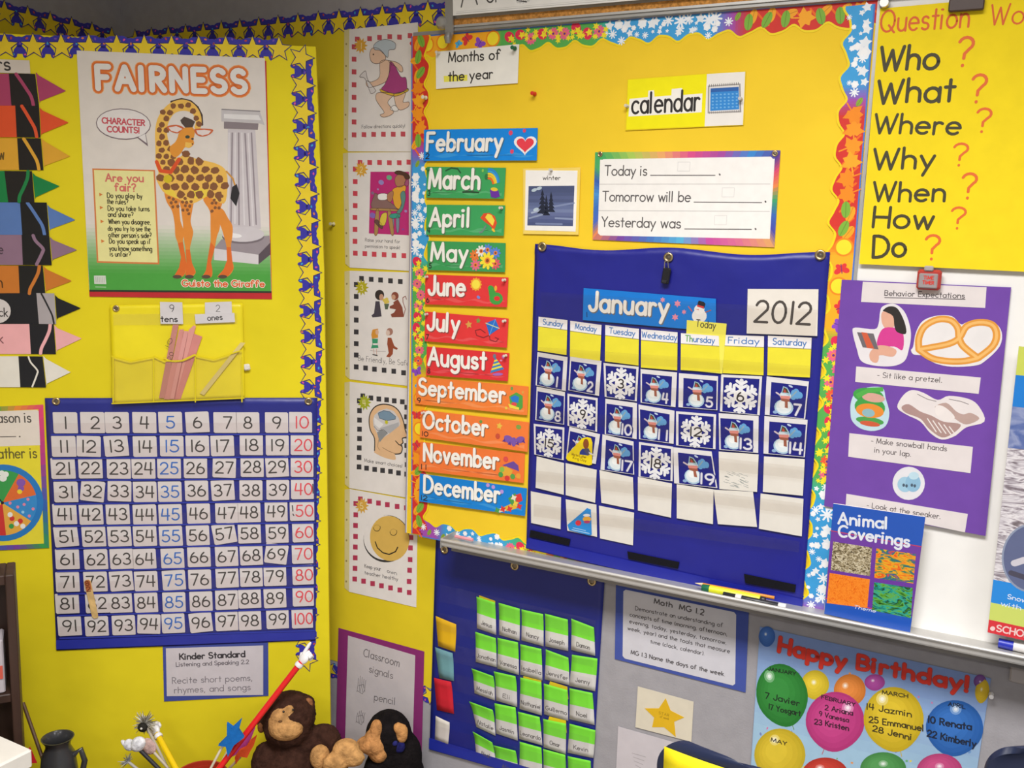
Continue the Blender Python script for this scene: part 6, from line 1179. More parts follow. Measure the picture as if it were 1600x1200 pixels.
# clear pockets
lq2 = lambda s, t: qlerp(CQ, s, t)
for t0, t1, u0, u1 in ((.155, .255, .16, .245), (.335, .375, .315, .34), (.432, .475, .405, .437), (.535, .575, .502, .534), (.630, .672, .595, .628), (.735, .772, .695, .727), (.845, .885, .80, .83)):
    A = jc.art(); A.film([lq2(.03, t0), lq2(.975, u0), lq2(.975, u1), lq2(.03, t1)], 10.6, film_mat('F8F6F4', .035)); A.build('clear_pocket')
# binder clip on the calendar chart
th = Thing(BOARD, 1042, 425, 'binder_clip', 'black clip hanging at the top centre of the calendar chart', 'clip', None, 9)
mb = MB(); mb.box((0, -.008, .004), (.017, .034, .007), '1A191C', Matrix.Rotation(-.12, 3, 'Z'), 'plastic', .002); mb.box((-.002, -.02, .009), (.011, .006, .004), '2A292C', Matrix.Rotation(-.12, 3, 'Z'), 'plastic', .001); jw = mb.build('jaw', th.o)
mb = MB(); mb.tube([(-.004, .008, .006), (-.003, .022, .008), (.003, .024, .008), (.005, .009, .006)], .0012, 'B8B4B0', 'metal', 8); mb.build('wire_handle', th.o)
# loose push pins
pushpin(BOARD, 836, 147, 1, 'D8352A', 'red push pin alone on the golden paper')
pushpin(BOARD, 805, 76, 4, '1F6A4A', 'dark green push pin in the Months of the year sign'); pushpin(BOARD, 686, 83, 4, 'D8D4C8', 'clear push pin at the other corner of the Months of the year sign', 'gloss', 'push pins', .8)
pushpin(BOARD, 666, 153, 3, 'E6DFC8', 'cream push pin in the season border above February'); pushpin(WALL, 522, 350, 1.2, 'D6CFA8', 'clear push pin alone on the shaded yellow paper', 'gloss')
# ================================================================== white board end
zr = Z(1240, 0, 4.444); zr2 = Z(1240, 250, 4.444)
th = Thing(BOARD, 1480, 215, 'chart_paper', 'yellow chart paper handwritten with Question Words', 'chart', None, 6.0, 0, -.6)
A = th.art(); A.slab([(1375, 13), (1760, -22), (1716, 430), (1342.5, 412.5)], 0, .4, 'EFD41E', 'paper'); A.build('paper')
A = th.art()
A.text('Question', zr(600, 222), zr(1212, 185), 33, 'D9622A', .6, sw=.1); A.text('Words', zr(1362, 172), zr(1850, 150), 31, 'D9622A', .6, sw=.09)
for t, z_, a, b, cap in (('Who', zr, (595, 485), (1000, 475), 36), ('What', zr, (580, 716), (1110, 700), 35), ('Where', zr, (558, 925), (1152, 932), 29), ('Why', zr, (552, 1172), (970, 1172), 31), ('When', zr2, (552, 282), (1045, 284), 29), ('How', zr2, (552, 468), (962, 482), 31), ('Do', zr2, (553, 672), (775, 672), 33)): A.text(t, z_(*a), z_(*b), cap, '45402A', .6, sw=.15, jit=.03)
for z_, x, y, h in ((zr, 1170, 455, 195), (zr, 1265, 708, 188), (zr, 1303, 915, 160), (zr, 1145, 1148, 150), (zr2, 1205, 265, 170), (zr2, 1133, 475, 145), (zr2, 955, 688, 165)): A.text('?', z_(x - 46, y), z_(x + 50, y + 2), h / 4.444, 'DE6A2E', .6, sw=.11)
A.build('lettering')
th = Thing(BOARD, 1510, 10, 'binder_clip', 'dark binder clip holding the top of the Question Words chart', 'clip', None, 7); mb = MB(); mb.box((0, .002, .004), (.058, .022, .010), '4A3A34', None, 'plastic', .002); mb.build('jaw', th.o)
mb = MB(); mb.tube([(-.012, .012, .006), (-.009, .032, .012), (.009, .032, .012), (.012, .012, .006)], .0014, '8A8480', 'metal', 8); mb.build('wire_handle', th.o)
th = Thing(BOARD, 1382, 5, 'magnet', 'small shiny magnet at the corner of the Question Words chart', 'magnet', None, 6.5); mb = MB(); mb.lathe([(0, .008), (.008, .008), (.0095, .006), (.0095, 0)], (0, 0, 0), 'D8D6D2', 'metal', 18); autosmooth(mb.build('disc', th.o))
# purple poster
zv, zv2 = Z(1240, 420, 4.444), Z(1240, 680, 4.444)
th = Thing(BOARD, 1435, 635, 'poster', 'purple Behavior Expectations poster with cut-out pictures', 'poster', None, 5.0, 0, -.5)
A = th.art(); A.slab([(1315, 437), (1580, 449), (1540, 837), (1288, 790)], 0, .5, '6E46A0', 'paper'); A.build('sheet')
for q, z_, tx in (([(480, 90), (1340, 128), (1330, 272), (468, 230)], zv, [('Behavior Expectations', (632, 185), (1185, 205), 8, .14)]), ([(435, 678), (1300, 755), (1285, 868), (428, 785)], zv, [('- Sit like a pretzel.', (582, 752), (1030, 790), 8, .12)]), ([(388, -15), (1245, 80), (1228, 262), (380, 148)], zv2, [('- Make snowball hands', (540, 52), (1062, 110), 8, .12), ('in your lap.', (562, 118), (815, 148), 8, .12)]), ([(368, 405), (1210, 545), (1190, 672), (362, 500)], zv2, [('- Look at the speaker.', (510, 498), (1020, 580), 8, .12)])):
    A = th.art(); A.slab(z_(q), .5, .9, 'DAD2D0')
    cs = A.build('caption_strip', label='white caption strip'); A = th.art()
    for t, a, b, cap, sw in tx: A.text(t, z_(*a), z_(*b), cap, '4E4648', 1.0, sw=sw)
    if 'Behavior' in tx[0][0]: A.stroke([z_(632, 200), z_(1190, 212)], .0014, '4E4648', 1.0)
    A.build('lettering', cs)
A = th.art(); A.slab(smooth(zv([(600, 300), (620, 260), (690, 242), (750, 275), (790, 340), (815, 450), (800, 560), (770, 640), (690, 675), (560, 672), (470, 640), (440, 560), (410, 440), (430, 408), (560, 420), (590, 380)])), .5, .9, 'DDD8DA')
for q, c, z in (([(620, 290), (660, 262), (720, 275), (770, 370), (780, 450), (720, 440), (700, 400), (690, 330), (640, 300)], '2E2826', 1.04), ([(615, 300), (680, 300), (700, 370), (690, 410), (640, 415), (612, 370)], 'D8A48C', 1.0), ([(630, 410), (740, 420), (765, 480), (755, 565), (700, 540), (590, 540), (585, 480)], 'CE3C8C', 1.02), ([(600, 530), (710, 560), (690, 610), (600, 600), (540, 640), (530, 580)], 'D8A48C', 1.06), ([(440, 440), (555, 450), (590, 560), (480, 545)], '6A6468', 1.08), ([(470, 440), (510, 445), (560, 555), (510, 550)], 'C85A3C', 1.1), ([(530, 580), (590, 600), (580, 650), (540, 640)], 'D8A48C', 1.04)): A.fill(smooth(zv(q)) if c != '6A6468' and c != 'C85A3C' else zv(q), c, z)
A.build('reading_picture', label='cut-out of a child in pink reading a book')
A = th.art(); PR = [(830, 540), (850, 440), (900, 360), (1000, 325), (1100, 330), (1160, 385), (1200, 372), (1290, 350), (1390, 370), (1445, 440), (1430, 540), (1330, 640), (1260, 672), (1100, 680), (980, 655), (900, 605), (835, 595), (815, 565)]
A.slab(smooth(zv(PR)), .5, .9, 'E0DCDA')
for pts in ([(870, 560), (870, 480), (910, 400), (1000, 352), (1090, 358), (1140, 410), (1150, 480), (1180, 540), (1280, 620)], [(1280, 620), (1380, 540), (1410, 460), (1380, 390), (1290, 372), (1200, 400), (1150, 480), (1080, 520), (960, 545), (870, 560)], [(870, 560), (960, 620), (1080, 642), (1190, 640), (1280, 620)]): A.stroke(smooth_line(zv(pts)), .0125, 'D9943C', 1.0); A.stroke(smooth_line(zv(pts)), .005, 'E8B468', 1.05)
A.build('pretzel_picture', label='cut-out of a pretzel')
A = th.art(); A.slab(smooth(zv([(400, 920), (440, 850), (540, 820), (620, 830), (640, 900), (665, 1000), (640, 1090), (560, 1125), (470, 1110), (410, 1060), (395, 1000)])), .5, .9, 'B9D4DC')
for c, rx, ry, cc, z in (((520, 880), 24, 12, '3F9A46', 1.0), ((555, 895), 18, 7, 'CFA090', 1.05), ((530, 960), 24, 16, '3F9A46', 1.0), ((530, 985), 22, 11, 'E08A34', 1.05), ((520, 1000), 10, 6.5, '8AB0B8', 1.1), ((530, 1055), 22, 6, '4A9A4A', 1.02), ((530, 1075), 16, 4, 'C85A3A', 1.06)): A.ell(zv(*c), rx, ry, cc, z, 8)
A.fill(zv([(430, 870), (520, 825), (620, 822), (625, 850), (520, 860), (450, 900)]), '4FA848', 1.08); A.build('sandwich_picture', label='cut-out of a stacked green and orange snack')
A = th.art(); HS = [(720, 960), (760, 880), (820, 842), (900, 860), (1000, 910), (1080, 882), (1220, 905), (1290, 960), (1325, 1060), (1200, 1100), (1120, 1160), (1030, 1185), (950, 1140), (880, 1060), (780, 1010)]
A.slab(smooth(zv(HS)), .5, .9, 'DED6D4')
for q, c in (([(750, 960), (800, 940), (880, 990), (960, 1020), (1040, 1060), (1160, 1080), (1110, 1140), (1030, 1170), (940, 1110), (880, 1040), (780, 1000)], 'A88A84'), ([(980, 960), (1060, 930), (1130, 990), (1180, 1010), (1230, 1000), (1290, 1040), (1200, 1080), (1120, 1040), (1060, 990)], 'B49A92'), ([(990, 950), (1050, 960), (1120, 1030), (1060, 1060), (990, 1010)], 'E2DAD6')): A.fill(smooth(zv(q)), c, 1.0)
for k in range(5): A.stroke(zv([(930 + 38 * k, 1040 + 14 * k), (990 + 34 * k, 1130 + 6 * k)]), .002, 'E2DAD6', 1.05)
A.stroke(zv([(860, 870), (930, 905), (990, 920)]), .001, '6A6264', 1.05); A.stroke(zv([(1080, 905), (1160, 920), (1215, 940)]), .001, '6A6264', 1.05); A.build('handshake_picture', label='cut-out drawing of clasped hands')
A = th.art(); A.slab([zv2(800 + 112 * math.cos(t), 333 + 115 * math.sin(t)) for t in [2 * math.pi * i / 24 for i in range(24)]], .5, .9, 'DAD8DC'); A.ell(zv2(775, 340), 12, 12, '9AC0D4', 1.0); A.ell(zv2(830, 330), 12, 14, '8AB4CE', 1.02); A.ell(zv2(835, 280), 8, 6, 'B8D4E0', 1.04)
for p in ((765, 345), (785, 350), (822, 345), (842, 350)): A.ell(zv2(*p), 2, 2.6, '4A5A6A', 1.08)
A.build('snowball_picture', label='round cut-out of two pale blue shapes')
th = Thing(BOARD, 1452, 437, 'magnet_clip', 'red edged grey magnet clip above the purple poster', 'clip', None, 6)
mb = MB(); mb.box((0, 0, .006), (.042, .038, .012), 'B03A34', None, 'plastic', .004); mb.box((-.001, -.002, .0115), (.033, .028, .004), '9A9090', None, 'plastic', .002); mb.box((-.002, .021, .010), (.016, .01, .010), 'A8A0A0', None, 'plastic', .002); mb.build('clip_body', th.o)
A = th.art(); A.textm('TIME', (-.009, .001), (.008, .001), .006, 'CE3A30', 13.8, sw=.24); A.textm('TIMER', (-.010, -.008), (.009, -.008), .006, 'CE3A30', 13.8, sw=.24); A.build('lettering', label='red lettering')
# ---- books standing on the tray
AQ = [(1302, 787), (1446, 808), (1422, 989), (1288, 959)]
th = Thing(BOARD.off(.03), 1365, 885, 'book', 'thin blue book titled Animal Coverings standing on the marker tray', 'book', None, 0)
AQ2 = AQ
A = th.art(); A.slab(AQ, -5, -.4, 'E9E4DA'); A.build('pages', label='cream page block'); A = th.art(); A.slab(AQ, -.4, .4, '1F52B0', 'gloss'); A.fill([qlerp(AQ, 0, .25), qlerp(AQ, 1, .25), qlerp(AQ, 1, .86), qlerp(AQ, 0, .86)], '6A3A9A', .5, 'gloss'); A.stroke([qlerp(AQ, 0, .245), qlerp(AQ, 1, .255)], .0016, 'C83C4A', .56)
A.stroke([qlerp(AQ, 0, .86), qlerp(AQ, .95, .865)], .0016, 'C83C4A', .56); A.build('cover')
A = th.art(); A.text('Animal', zv2(312, 612), zv2(650, 648), 17, 'D8DCE4', .6, sw=.2, gap=.22); A.text('Coverings', zv2(312, 700), zv2(800, 775), 17, 'D8DCE4', .6, sw=.2, gap=.22); A.text('Theme', (1334, 950), (1368, 957), 5, 'C8D0E0', .6, sw=.16, slant=.2); A.build('lettering')
for q, cols, lab, sc, stz, rt_ in (([(275, 738), (545, 780), (530, 978), (258, 935)], ['2E281E', '5A4E38', '9A8A66', 'D8CEB4', 'B0A484'], 'mottled brown fur square', 150, (1, 1.8, 1), .3), ([(575, 785), (850, 825), (832, 1030), (560, 990)], ['C8261E', 'E0561E', 'EBA81E', '3A7A4A', '1F5A94', 'D8421E'], 'bright feather square', 38, (1, 2.2, 1), .6), ([(250, 955), (530, 1000), (512, 1200), (230, 1165)], ['D85A14', 'EA7A1C', 'F28E2C', 'E06A18'], 'orange fur square', 160, (1.6, 1, 1), .2), ([(560, 1020), (828, 1060), (815, 1270), (545, 1215)], ['16240F', '2E6A22', '63A836', '24A08E', '1A2E16', '3E8A2A'], 'green feather square', 40, (1, 2.0, 1), .5)):
    A = th.art(); A.fill(zv2(q), photo_mat(cols, sc, stz, rt_), .6); A.build('cover_picture', label=lab)
RQ = [(1592, 541), (1716, 552), (1668, 1016), (1543, 988)]
th = Thing(BOARD.off(.03), 1610, 780, 'book', 'large photo covered book at the far end of the tray', 'book', None, 0)
A = th.art(); A.slab(RQ, -8, -.4, 'E2DCD2'); A.build('pages', label='page block'); A = th.art(); A.slab(RQ, -.4, .4, '5A6E98', 'gloss')
A.fill([qlerp(RQ, 0, .21), qlerp(RQ, 1, .21), qlerp(RQ, 1, .36), qlerp(RQ, 0, .36)], photo_mat(['4A5E98', '5E70A6', '8E98BC', '6A78A8'], 14, (1, 2, 1)), .5)
A.fill([qlerp(RQ, 0, .355), qlerp(RQ, 1, .345), qlerp(RQ, 1, .82), qlerp(RQ, 0, .82)], photo_mat(['5E5458', '8A8088', 'C4BEC4', 'E2DEE0', '9A9098', '6E6468'], 16, (1, 4, 1), .25, 2.0, 6), .52)
for t0, t1, c in ((0, .10, 'C4CC5A'), (.10, .21, '1F7ACC'), (.815, .895, '1F86D8'), (.895, .955, 'C8D468'), (.955, .9995, 'D2303A')): A.fill([qlerp(RQ, 0, t0), qlerp(RQ, 1, t0), qlerp(RQ, 1, t1), qlerp(RQ, 0, t1)], c, .55, 'gloss')
A.build('cover'); A = th.art(); A.ell((1612, 872), 47, 54, '8A94AA', .6, 0, 36); A.ell((1612, 872), 44, 51, '5E6688', .64, 0, 36); A.stroke([(1585, 880), (1600, 875), (1625, 890)], .012, 'C8C4CC', .68); A.stroke([(1580, 895), (1610, 905), (1640, 900)], .010, '4A4858', .68); A.build('round_picture')
A = th.art(); A.text('SCHOLASTIC', (1557, 986), (1655, 1007), 10, 'E8C8C4', .7, sw=.2); A.ell((1551, 982), 4, 3.5, 'E8C8C4', .7); A.text('Snowy Weather', (1574, 935), (1668, 957), 7, 'D8E4F0', .7, sw=.16); A.text('with friends', (1564, 946), (1660, 968), 7, 'D8E4F0', .7, sw=.16); A.build('lettering')
# ---- markers and pencil in the tray
ty = T7.w.z * 0 + CAM.z  # tray height comes from the whiteboard frame
TRZ = bth.S.pos(bth.u0, bth.v0 + tv).z - .009
def tray_pt(px, py, h): r = ray(px, py); return CAM + r * ((TRZ + h - CAM.z) / r.z)
def pen(pa, pb, r, parts, name, label, cat, h=None, group=None):
    a, b = tray_pt(*pa, h or r), tray_pt(*pb, h or r); d = (b - a); L = d.length; q = Vector((1, 0, 0)).rotation_difference(d.normalized()); mw = Matrix.Translation(a) @ q.to_matrix().to_4x4()
    o = empty(name, mw, label, cat, group)
    for nm, x0, x1, r0, r1, c, kind in parts:
        mb = MB(); mb.tube([(x0 * L, 0, 0), (x0 * L + .0006, 0, 0), (x1 * L - .0006, 0, 0), (x1 * L, 0, 0)], [r0 * r * .9, r0 * r, r1 * r, r1 * r * .9], c, kind, 14); autosmooth(mb.build(nm, o), 50)
    return o
pen((1086, 911), (1210, 934), .0035, [('barrel', .10, 1, 1, 1, 'D88A30', 'plastic'), ('tip', 0, .10, .12, 1, 'D8C4A0', 'wood')], 'pencil', 'orange pencil lying in the marker tray below the calendar', 'pencil', .014)
pen((1097, 918), (1196, 938), .0085, [('barrel', .12, .92, 1, 1, 'DDE02A', 'plastic'), ('cap', 0, .12, .9, 1, '1E6A4A', 'plastic'), ('end_plug', .92, 1, .8, .8, '2A2A2A', 'plastic')], 'highlighter', 'yellow highlighter with a green end in the marker tray', 'highlighter')
pen((1130, 929), (1228, 949), .0065, [('barrel', .0, .9, 1, 1, '26262A', 'plastic'), ('cap', .88, 1, 1.1, 1.1, 'E0DEDA', 'plastic'), ('collar', .2, .30, 1.12, 1.12, 'DCDAD6', 'plastic')], 'marker', 'black marker with white cap in front of the highlighter', 'marker')
pen((1560, 1004), (1640, 1022), .0085, [('cap', 0, .3, 1.05, 1.1, '1A2AA8', 'plastic'), ('barrel', .28, 1, 1, 1, 'DAD8D6', 'plastic')], 'marker', 'white marker with a dark blue cap by the large book', 'marker')
pen((711, 838), (739, 843.5), .004, [('body', 0, 1, 1, 1, 'E29AA2', 'paper')], 'chalk', 'small pink chalk stick at the near end of the tray', 'chalk', .009)
# ---- lettered strip on the rail and its hook
th = Thing(BOARD.off(.024), 1000, -40, 'alphabet_strip', 'long white lettered card strip standing on the cork rail', 'sign', None, 0)
A = th.art(); A.slab([(706, -120), (1700, -235), (1690, -58), (708, 24.5)], 0, .6, 'EFEDE8'); A.stroke([(713, 21), (1690, -61)], .0012, 'C4C2BE', .7); A.stroke([(713, 18.3), (1690, -64)], .0008, 'D4D2CE', .7); A.build('card')
A = th.art(); A.stroke([(721, 11), (732, -40), (746, 7)], .0032, '4A4846', .8); A.ell((766, -6), 7, 11, '4A4846', .75); A.ell((766, -6), 4.6, 8.5, 'EFEDE8', .8); A.stroke([(775, -20), (775, 3)], .003, '4A4846', .8); A.stroke([(822, -22), (808, 1), (823, 3)], .0026, '4A4846', .8); A.text('apple', (808, 5), (828, 2), 6, 'A8A6A4', .8, sw=.1); A.build('lettering')
th = Thing(BOARD.off(.015), 702, 40, 'rail_hook', 'grey metal hook bracket hanging at the end of the cork rail', 'hook', None, 0)
A = th.art(); A.slab([(697, -30), (709, -30), (709, 52), (705, 62), (700, 62), (697, 50)], 0, 5, 'A8A6A2', 'satin'); A.build('bracket')
mb = MB(); x, y = th.P(691, 36); mb.lathe([(0, .012), (.010, .011), (.015, .004), (.015, 0)], (x, y, 0), 'B4B2AC', 'satin', 20); autosmooth(mb.build('roller', th.o)); mb = MB(); x, y = th.P(703, 60); mb.tube([(x, y + .01, .006), (x, y, .010), (x, y - .012, .008)], [.007, .009, .006], '9A9894', 'satin', 12); autosmooth(mb.build('grip', th.o))
# ================================================================== things standing in front of the board
PV = Surf(PYAW, 0, 2.38)
def pt(px, py, h): return PV.off(h).point(px, py)
def frame(origin, yaw=PYAW): return Matrix.Translation(origin) @ Matrix.Rotation(math.radians(yaw), 4, 'Z')
RZ = .068                                    # top of the low riser
o = pt(300, 1190, .2); lo = pt(66, 1190, .2); hi = pt(600, 1190, .2); ctr = (lo + hi) / 2; wd = (hi - lo).length
rs = empty('low_riser', frame(Vector((ctr.x, ctr.y, 0))), 'low brown wooden riser along the foot of the standing board', 'riser')
mb = MB(); mb.box((0, 0, RZ - .009), (wd, .34, .018), '6B4A30', None, 'wood', .003); mb.build('top', rs)
for x in (-wd / 2 + .03, 0, wd / 2 - .03): mb = MB(); mb.box((x, 0, (RZ - .018) / 2), (.03, .30, RZ - .018), '5A3E28', None, 'wood'); mb.build('foot', rs)
# ---- bookcase
BS_ = PV.off(.30); U, V = BS_.uv(22, 898); U2, V2 = BS_.uv(10, 1090)
p = BS_.pos(U - .3, 0); bc = empty('bookcase', Matrix.Translation((BS_.point(22, 898).x, BS_.point(22, 898).y, 0)) @ Matrix.Rotation(math.radians(26), 4, 'Z') @ Matrix.Translation((-.3, 0, 0)), 'dark brown wooden bookcase standing before the yellow board', 'bookcase')
H = 1.5 + V; zs_ = 1.5 + V2
BW = '3E2A22'
for nm, c, d in (('side_panel', (.3 - .009, .045, H / 2), (.018, .09, H)), ('side_panel', (-.3 + .009, .045, H / 2), (.018, .09, H)), ('top', (0, .045, H - .011), (.564, .09, .022)), ('shelf', (0, .045, zs_), (.564, .085, .02)), ('shelf', (0, .045, .08), (.564, .085, .02)), ('back_panel', (0, .088, H / 2), (.56, .005, H - .02))):
    mb = MB(); mb.box(c, d, BW, None, 'wood', .002); mb.build(nm, bc)
q = bc.matrix_world
def on_case(name, c, d, col, label, cat, kind='paper'):
    o = empty(name, q @ Matrix.Translation(Vector(c) - Vector((0, 0, d[2] / 2))), label, cat); mb = MB(); mb.box((0, 0, d[2] / 2), d, col, None, kind, .003); mb.build('body', o); return o
o = on_case('book', (.262, .045, zs_ + .011 + .062), (.018, .07, .124), 'B9B0B4', 'pale book standing on the bookcase shelf', 'book')
mb = MB(); mb.box((0, -.036, .05), (.012, .002, .03), 'C85A4A', None, 'paper'); mb.build('spine_label', o)
o = on_case('box', (.245, .045, H + .013), (.05, .06, .026), '8A8890', 'small grey box on top of the bookcase', 'box')
# ---- white box corner
c = pt(30, 1190, .55); bx = empty('storage_box', frame(Vector((c.x - .163, c.y, 0)), -28), 'white box whose corner shows in front of the bookcase', 'box')
hz = pt(30, 1180, .55).z; mb = MB(); mb.box((0, 0, hz / 2 - .01), (.28, .2, hz - .02), 'D6D2CC', None, 'paper', .004); mb.build('carton', bx); mb = MB(); mb.box((0, 0, hz - .02), (.29, .21, .04), 'DEDAD2', None, 'paper', .004); mb.build('lid', bx)
# ---- dark jar
r0_ = pt(90, 1152, .16); jr = empty('jar', frame(Vector((r0_.x, r0_.y, RZ))), 'dark grey jar holding a brown stick beside the bookcase', 'jar')
hj = r0_.z - RZ; mb = MB(); mb.lathe([(0, 0), (.034, 0), (.042, .03), (.044, hj * .5), (.038, hj * .78), (.028, hj * .88), (.028, hj * .93), (.037, hj), (.034, hj), (.025, hj * .94), (.025, hj * .86), (.034, hj * .77), (.038, .03), (0, .02)], (0, 0, 0), '3A3A3C', 'gloss', 28); autosmooth(mb.build('body', jr), 50)
mb = MB(); mb.tube([(.036, 0, hj * .78), (.052, 0, hj * .84), (.060, 0, hj * .7), (.052, 0, hj * .52), (.042, 0, hj * .45)], .007, '3A3A3C', 'gloss', 10); autosmooth(mb.build('handle', jr), 60)
def stick(a, b, r, col, name, label, cat, kind='plastic', ext=0, group=None):
    d = (b - a).normalized(); a2 = a - d * ext; L = (b - a2).length; mw = Matrix.Translation(a2) @ Vector((0, 0, 1)).rotation_difference(d).to_matrix().to_4x4()
    o = empty(name, mw, label, cat, group); mb = MB(); mb.tube([(0, 0, 0), (0, 0, L)], r, col, kind, 12); autosmooth(mb.build('shaft', o), 50); return o, L
stick(pt(64, 1178, .16), pt(36, 1098, .10), .0045, '5A4028', 'stick', 'thin brown stick leaning from the dark jar to the bookcase', 'stick', 'wood', .1)
mb = MB(); o = empty('ribbon', frame(pt(49, 1180, .2)), 'small red paper flag beside the dark jar', 'paper'); mb.prism([(-.008, -.02), (.012, -.02), (-.002, .022), (-.009, .012)], -.0006, .0006, 'C8202A', 'paper'); ob = mb.build('flag', o); ob.rotation_euler = (math.radians(90), 0, 0)
# ---- red bin of pointers
bc_ = pt(314, 1222, .2); bn = empty('bin', frame(Vector((bc_.x, bc_.y, RZ))), 'red bin holding the classroom pointers', 'bin')
hb = pt(318, 1224, .24).z - RZ; mb = MB(); mb.lathe([(0, 0), (.045, 0), (.058, hb), (.062, hb), (.062, hb - .012), (.056, hb - .012), (.044, .004), (0, .004)], (0, 0, 0), 'A8301E', 'plastic', 30); autosmooth(mb.build('bucket', bn), 40)
bb = Vector((bc_.x, bc_.y, RZ + .012))
def hand(o, M, s, pointing=True):
    "white foam hand: palm, four unequal fingers bent at the knuckles, thumb from the side of the palm"
    def tp(pts, r): return [M @ Vector(p) * 1.0 for p in pts], r
    mb = MB(); W = 'E6E4E4'
    def T(pts, rad): mb.tube([M @ (Vector(p) * s) for p in pts], [r * s for r in rad], W, 'plastic', 12)
    def Bl(c, r): 
        R = M.to_3x3(); R.normalize(); mb.ball(M @ (Vector(c) * s), tuple(x * s for x in r), W, 'plastic', R, 14, 8)
    Bl((0, 0, .10), (.36, .2, .40)); T([(0, 0, -.55), (0, 0, -.42), (0, 0, -.25)], [.27, .3, .24]); Bl((0, 0, -.38), (.3, .24, .12))
    if pointing: T([(.24, 0, .3), (.30, -.02, .62), (.34, -.02, .98), (.35, -.02, 1.12)], [.135, .125, .115, .08]); Bl((.35, -.02, 1.12), (.08, .08, .08))
    else: T([(.24, 0, .36), (.27, -.12, .58), (.25, -.34, .52), (.2, -.36, .3)], [.13, .13, .12, .1])
    for x, l in ((.07, 1.0), (-.10, .95), (-.26, .82)): T([(x, 0, .36), (x, -.12, .36 + .24 * l), (x, -.34, .36 + .16 * l), (x, -.36, .30), (x + .01, -.27, .18)], [.125, .125, .115, .105, .08])
    T([(.28, -.08, -.02), (.46, -.16, .16), (.36, -.32, .32), (.20, -.38, .36)], [.13, .12, .105, .08])
    return autosmooth(mb.build('hand', o, label='white pointing hand' if pointing else 'white closed hand'), 60)
tip = pt(471, 1034, .175); low = pt(346, 1196, .215); rp, L = stick(low, tip, .0075, 'DE1F22', 'pointer', 'red pointer with a white pointing hand leaning over the toy monkey', 'pointer', 'gloss', .11, 'classroom pointers')
hand(rp, Matrix.Translation((0, 0, L + .006)) @ Matrix.Rotation(math.radians(150), 4, 'Z'), .036)
tip = pt(245, 1146, .10); low = pt(274, 1200, .17); yp, L = stick(low, tip, .0075, 'E8C40C', 'pointer', 'yellow pointer with a white closed hand in the red bin', 'pointer', 'gloss', .1, 'classroom pointers'); hand(yp, Matrix.Translation((0, 0, L + .006)) @ Matrix.Rotation(math.radians(170), 4, 'Z'), .036, False)
zb_ = Z(180, 1060, 5.714)
def star_wand(pts, col, h, sticks, label, scol='D8CDB4'):
    c = pt(*centre(pts), h); o = empty('star_wand', frame(c), label, 'wand', 'star wands in the red bin'); S = PV.off(h); u0, v0 = S.uv(*centre(pts)); loc = [(S.uv(*p)[0] - u0, S.uv(*p)[1] - v0) for p in pts]
    mb = MB(); mb.prism(loc, -.005, .005, col, 'cloth'); ob = mb.build('star', o); ob.rotation_euler = (math.radians(90), 0, 0)
    for a, b in sticks:
        ua, va = S.uv(*a); ub, vb = S.uv(*b); mb = MB(); d = Vector((ub - ua, 0, vb - va)).normalized() * .09; mb.tube([(ua - u0, .006, va - v0), (ub - u0 + d.x, .004, vb - v0 + d.z)], .0032, scol, 'wood', 10); autosmooth(mb.build('stick', o))
star_wand(zb_([(1000, 395), (1052, 432), (1132, 358), (1105, 452), (1152, 520), (1062, 590), (1008, 692), (990, 602), (922, 592), (1000, 515)]), '1A68B4', .23, [((348, 1166), (330, 1200))], 'blue felt star wand standing in the red bin')
star_wand(zb_([(1180, 470), (1210, 430), (1215, 470), (1250, 440), (1220, 520), (1180, 600), (1100, 660), (1050, 690), (1060, 620), (1080, 560), (1130, 500)]), 'B0408A', .13, [((357, 1172), (342, 1200))], 'magenta felt star wand half hidden behind the red pointer')
star_wand(zb_([(1265, 510), (1240, 590), (1210, 640), (1180, 700), (1120, 690), (1080, 760), (1070, 700), (1110, 640), (1170, 610), (1200, 560)]), 'E2552A', .15, [((375, 1185), (360, 1200))], 'orange felt star wand behind the red pointer', 'C8B090')
# tinsel wands
def wand(px, py, h, base, col, label, build, r=.0035):
    t = pt(px, py, h); o, L = stick(pt(*base, h + .02), t, r, col, 'wand', label, 'wand', 'wood', .09, 'tinsel and plush wands'); mb = MB(); build(mb, L, o); return o
rt = random.Random(21)
def tinsel(mb, L, o):
    for k in range(150):
        a, b = rt.uniform(0, 6.28), rt.uniform(-1, 1); d = Vector((math.cos(a) * math.sqrt(1 - b * b), math.sin(a) * math.sqrt(1 - b * b) * .5, b)); e = rt.uniform(.018, .034)
        mb.tube([Vector((0, 0, L)), Vector((0, 0, L)) + d * e], [.0016, .0006], rt.choice(['C8C4BA', 'A8A498', '8A8478', 'DCD8CE']), 'satin', 5)
    autosmooth(mb.build('tinsel', o, label='silver tinsel tuft')); m2 = MB(); m2.ball((.0, -.016, L - .004), (.012, .008, .012), '2A2824', 'plush'); m2.ball((.0, -.024, L - .004), (.003, .003, .003), 'C8C4BC', 'gloss'); autosmooth(m2.build('dark_centre', o), 60)
wand(226, 1130, .12, (262, 1200), 'B8B0A0', 'silver tinsel wand with a dark centre', tinsel)
def plush_bow(mb, L, o):
    mb.ball((-.010, 0, L + .010), (.014, .010, .015), 'DCDCE0', 'plush'); mb.ball((.008, -.002, L - .004), (.020, .013, .017), 'E0E0E4', 'plush'); mb.ball((-.016, 0, L + .020), (.006, .006, .012), 'E4E4E8', 'plush'); autosmooth(mb.build('plush_top', o, label='white plush top'), 80)
wand(211, 1164, .17, (250, 1203), '26242A', 'white plush wand on a black stick', plush_bow, .005)
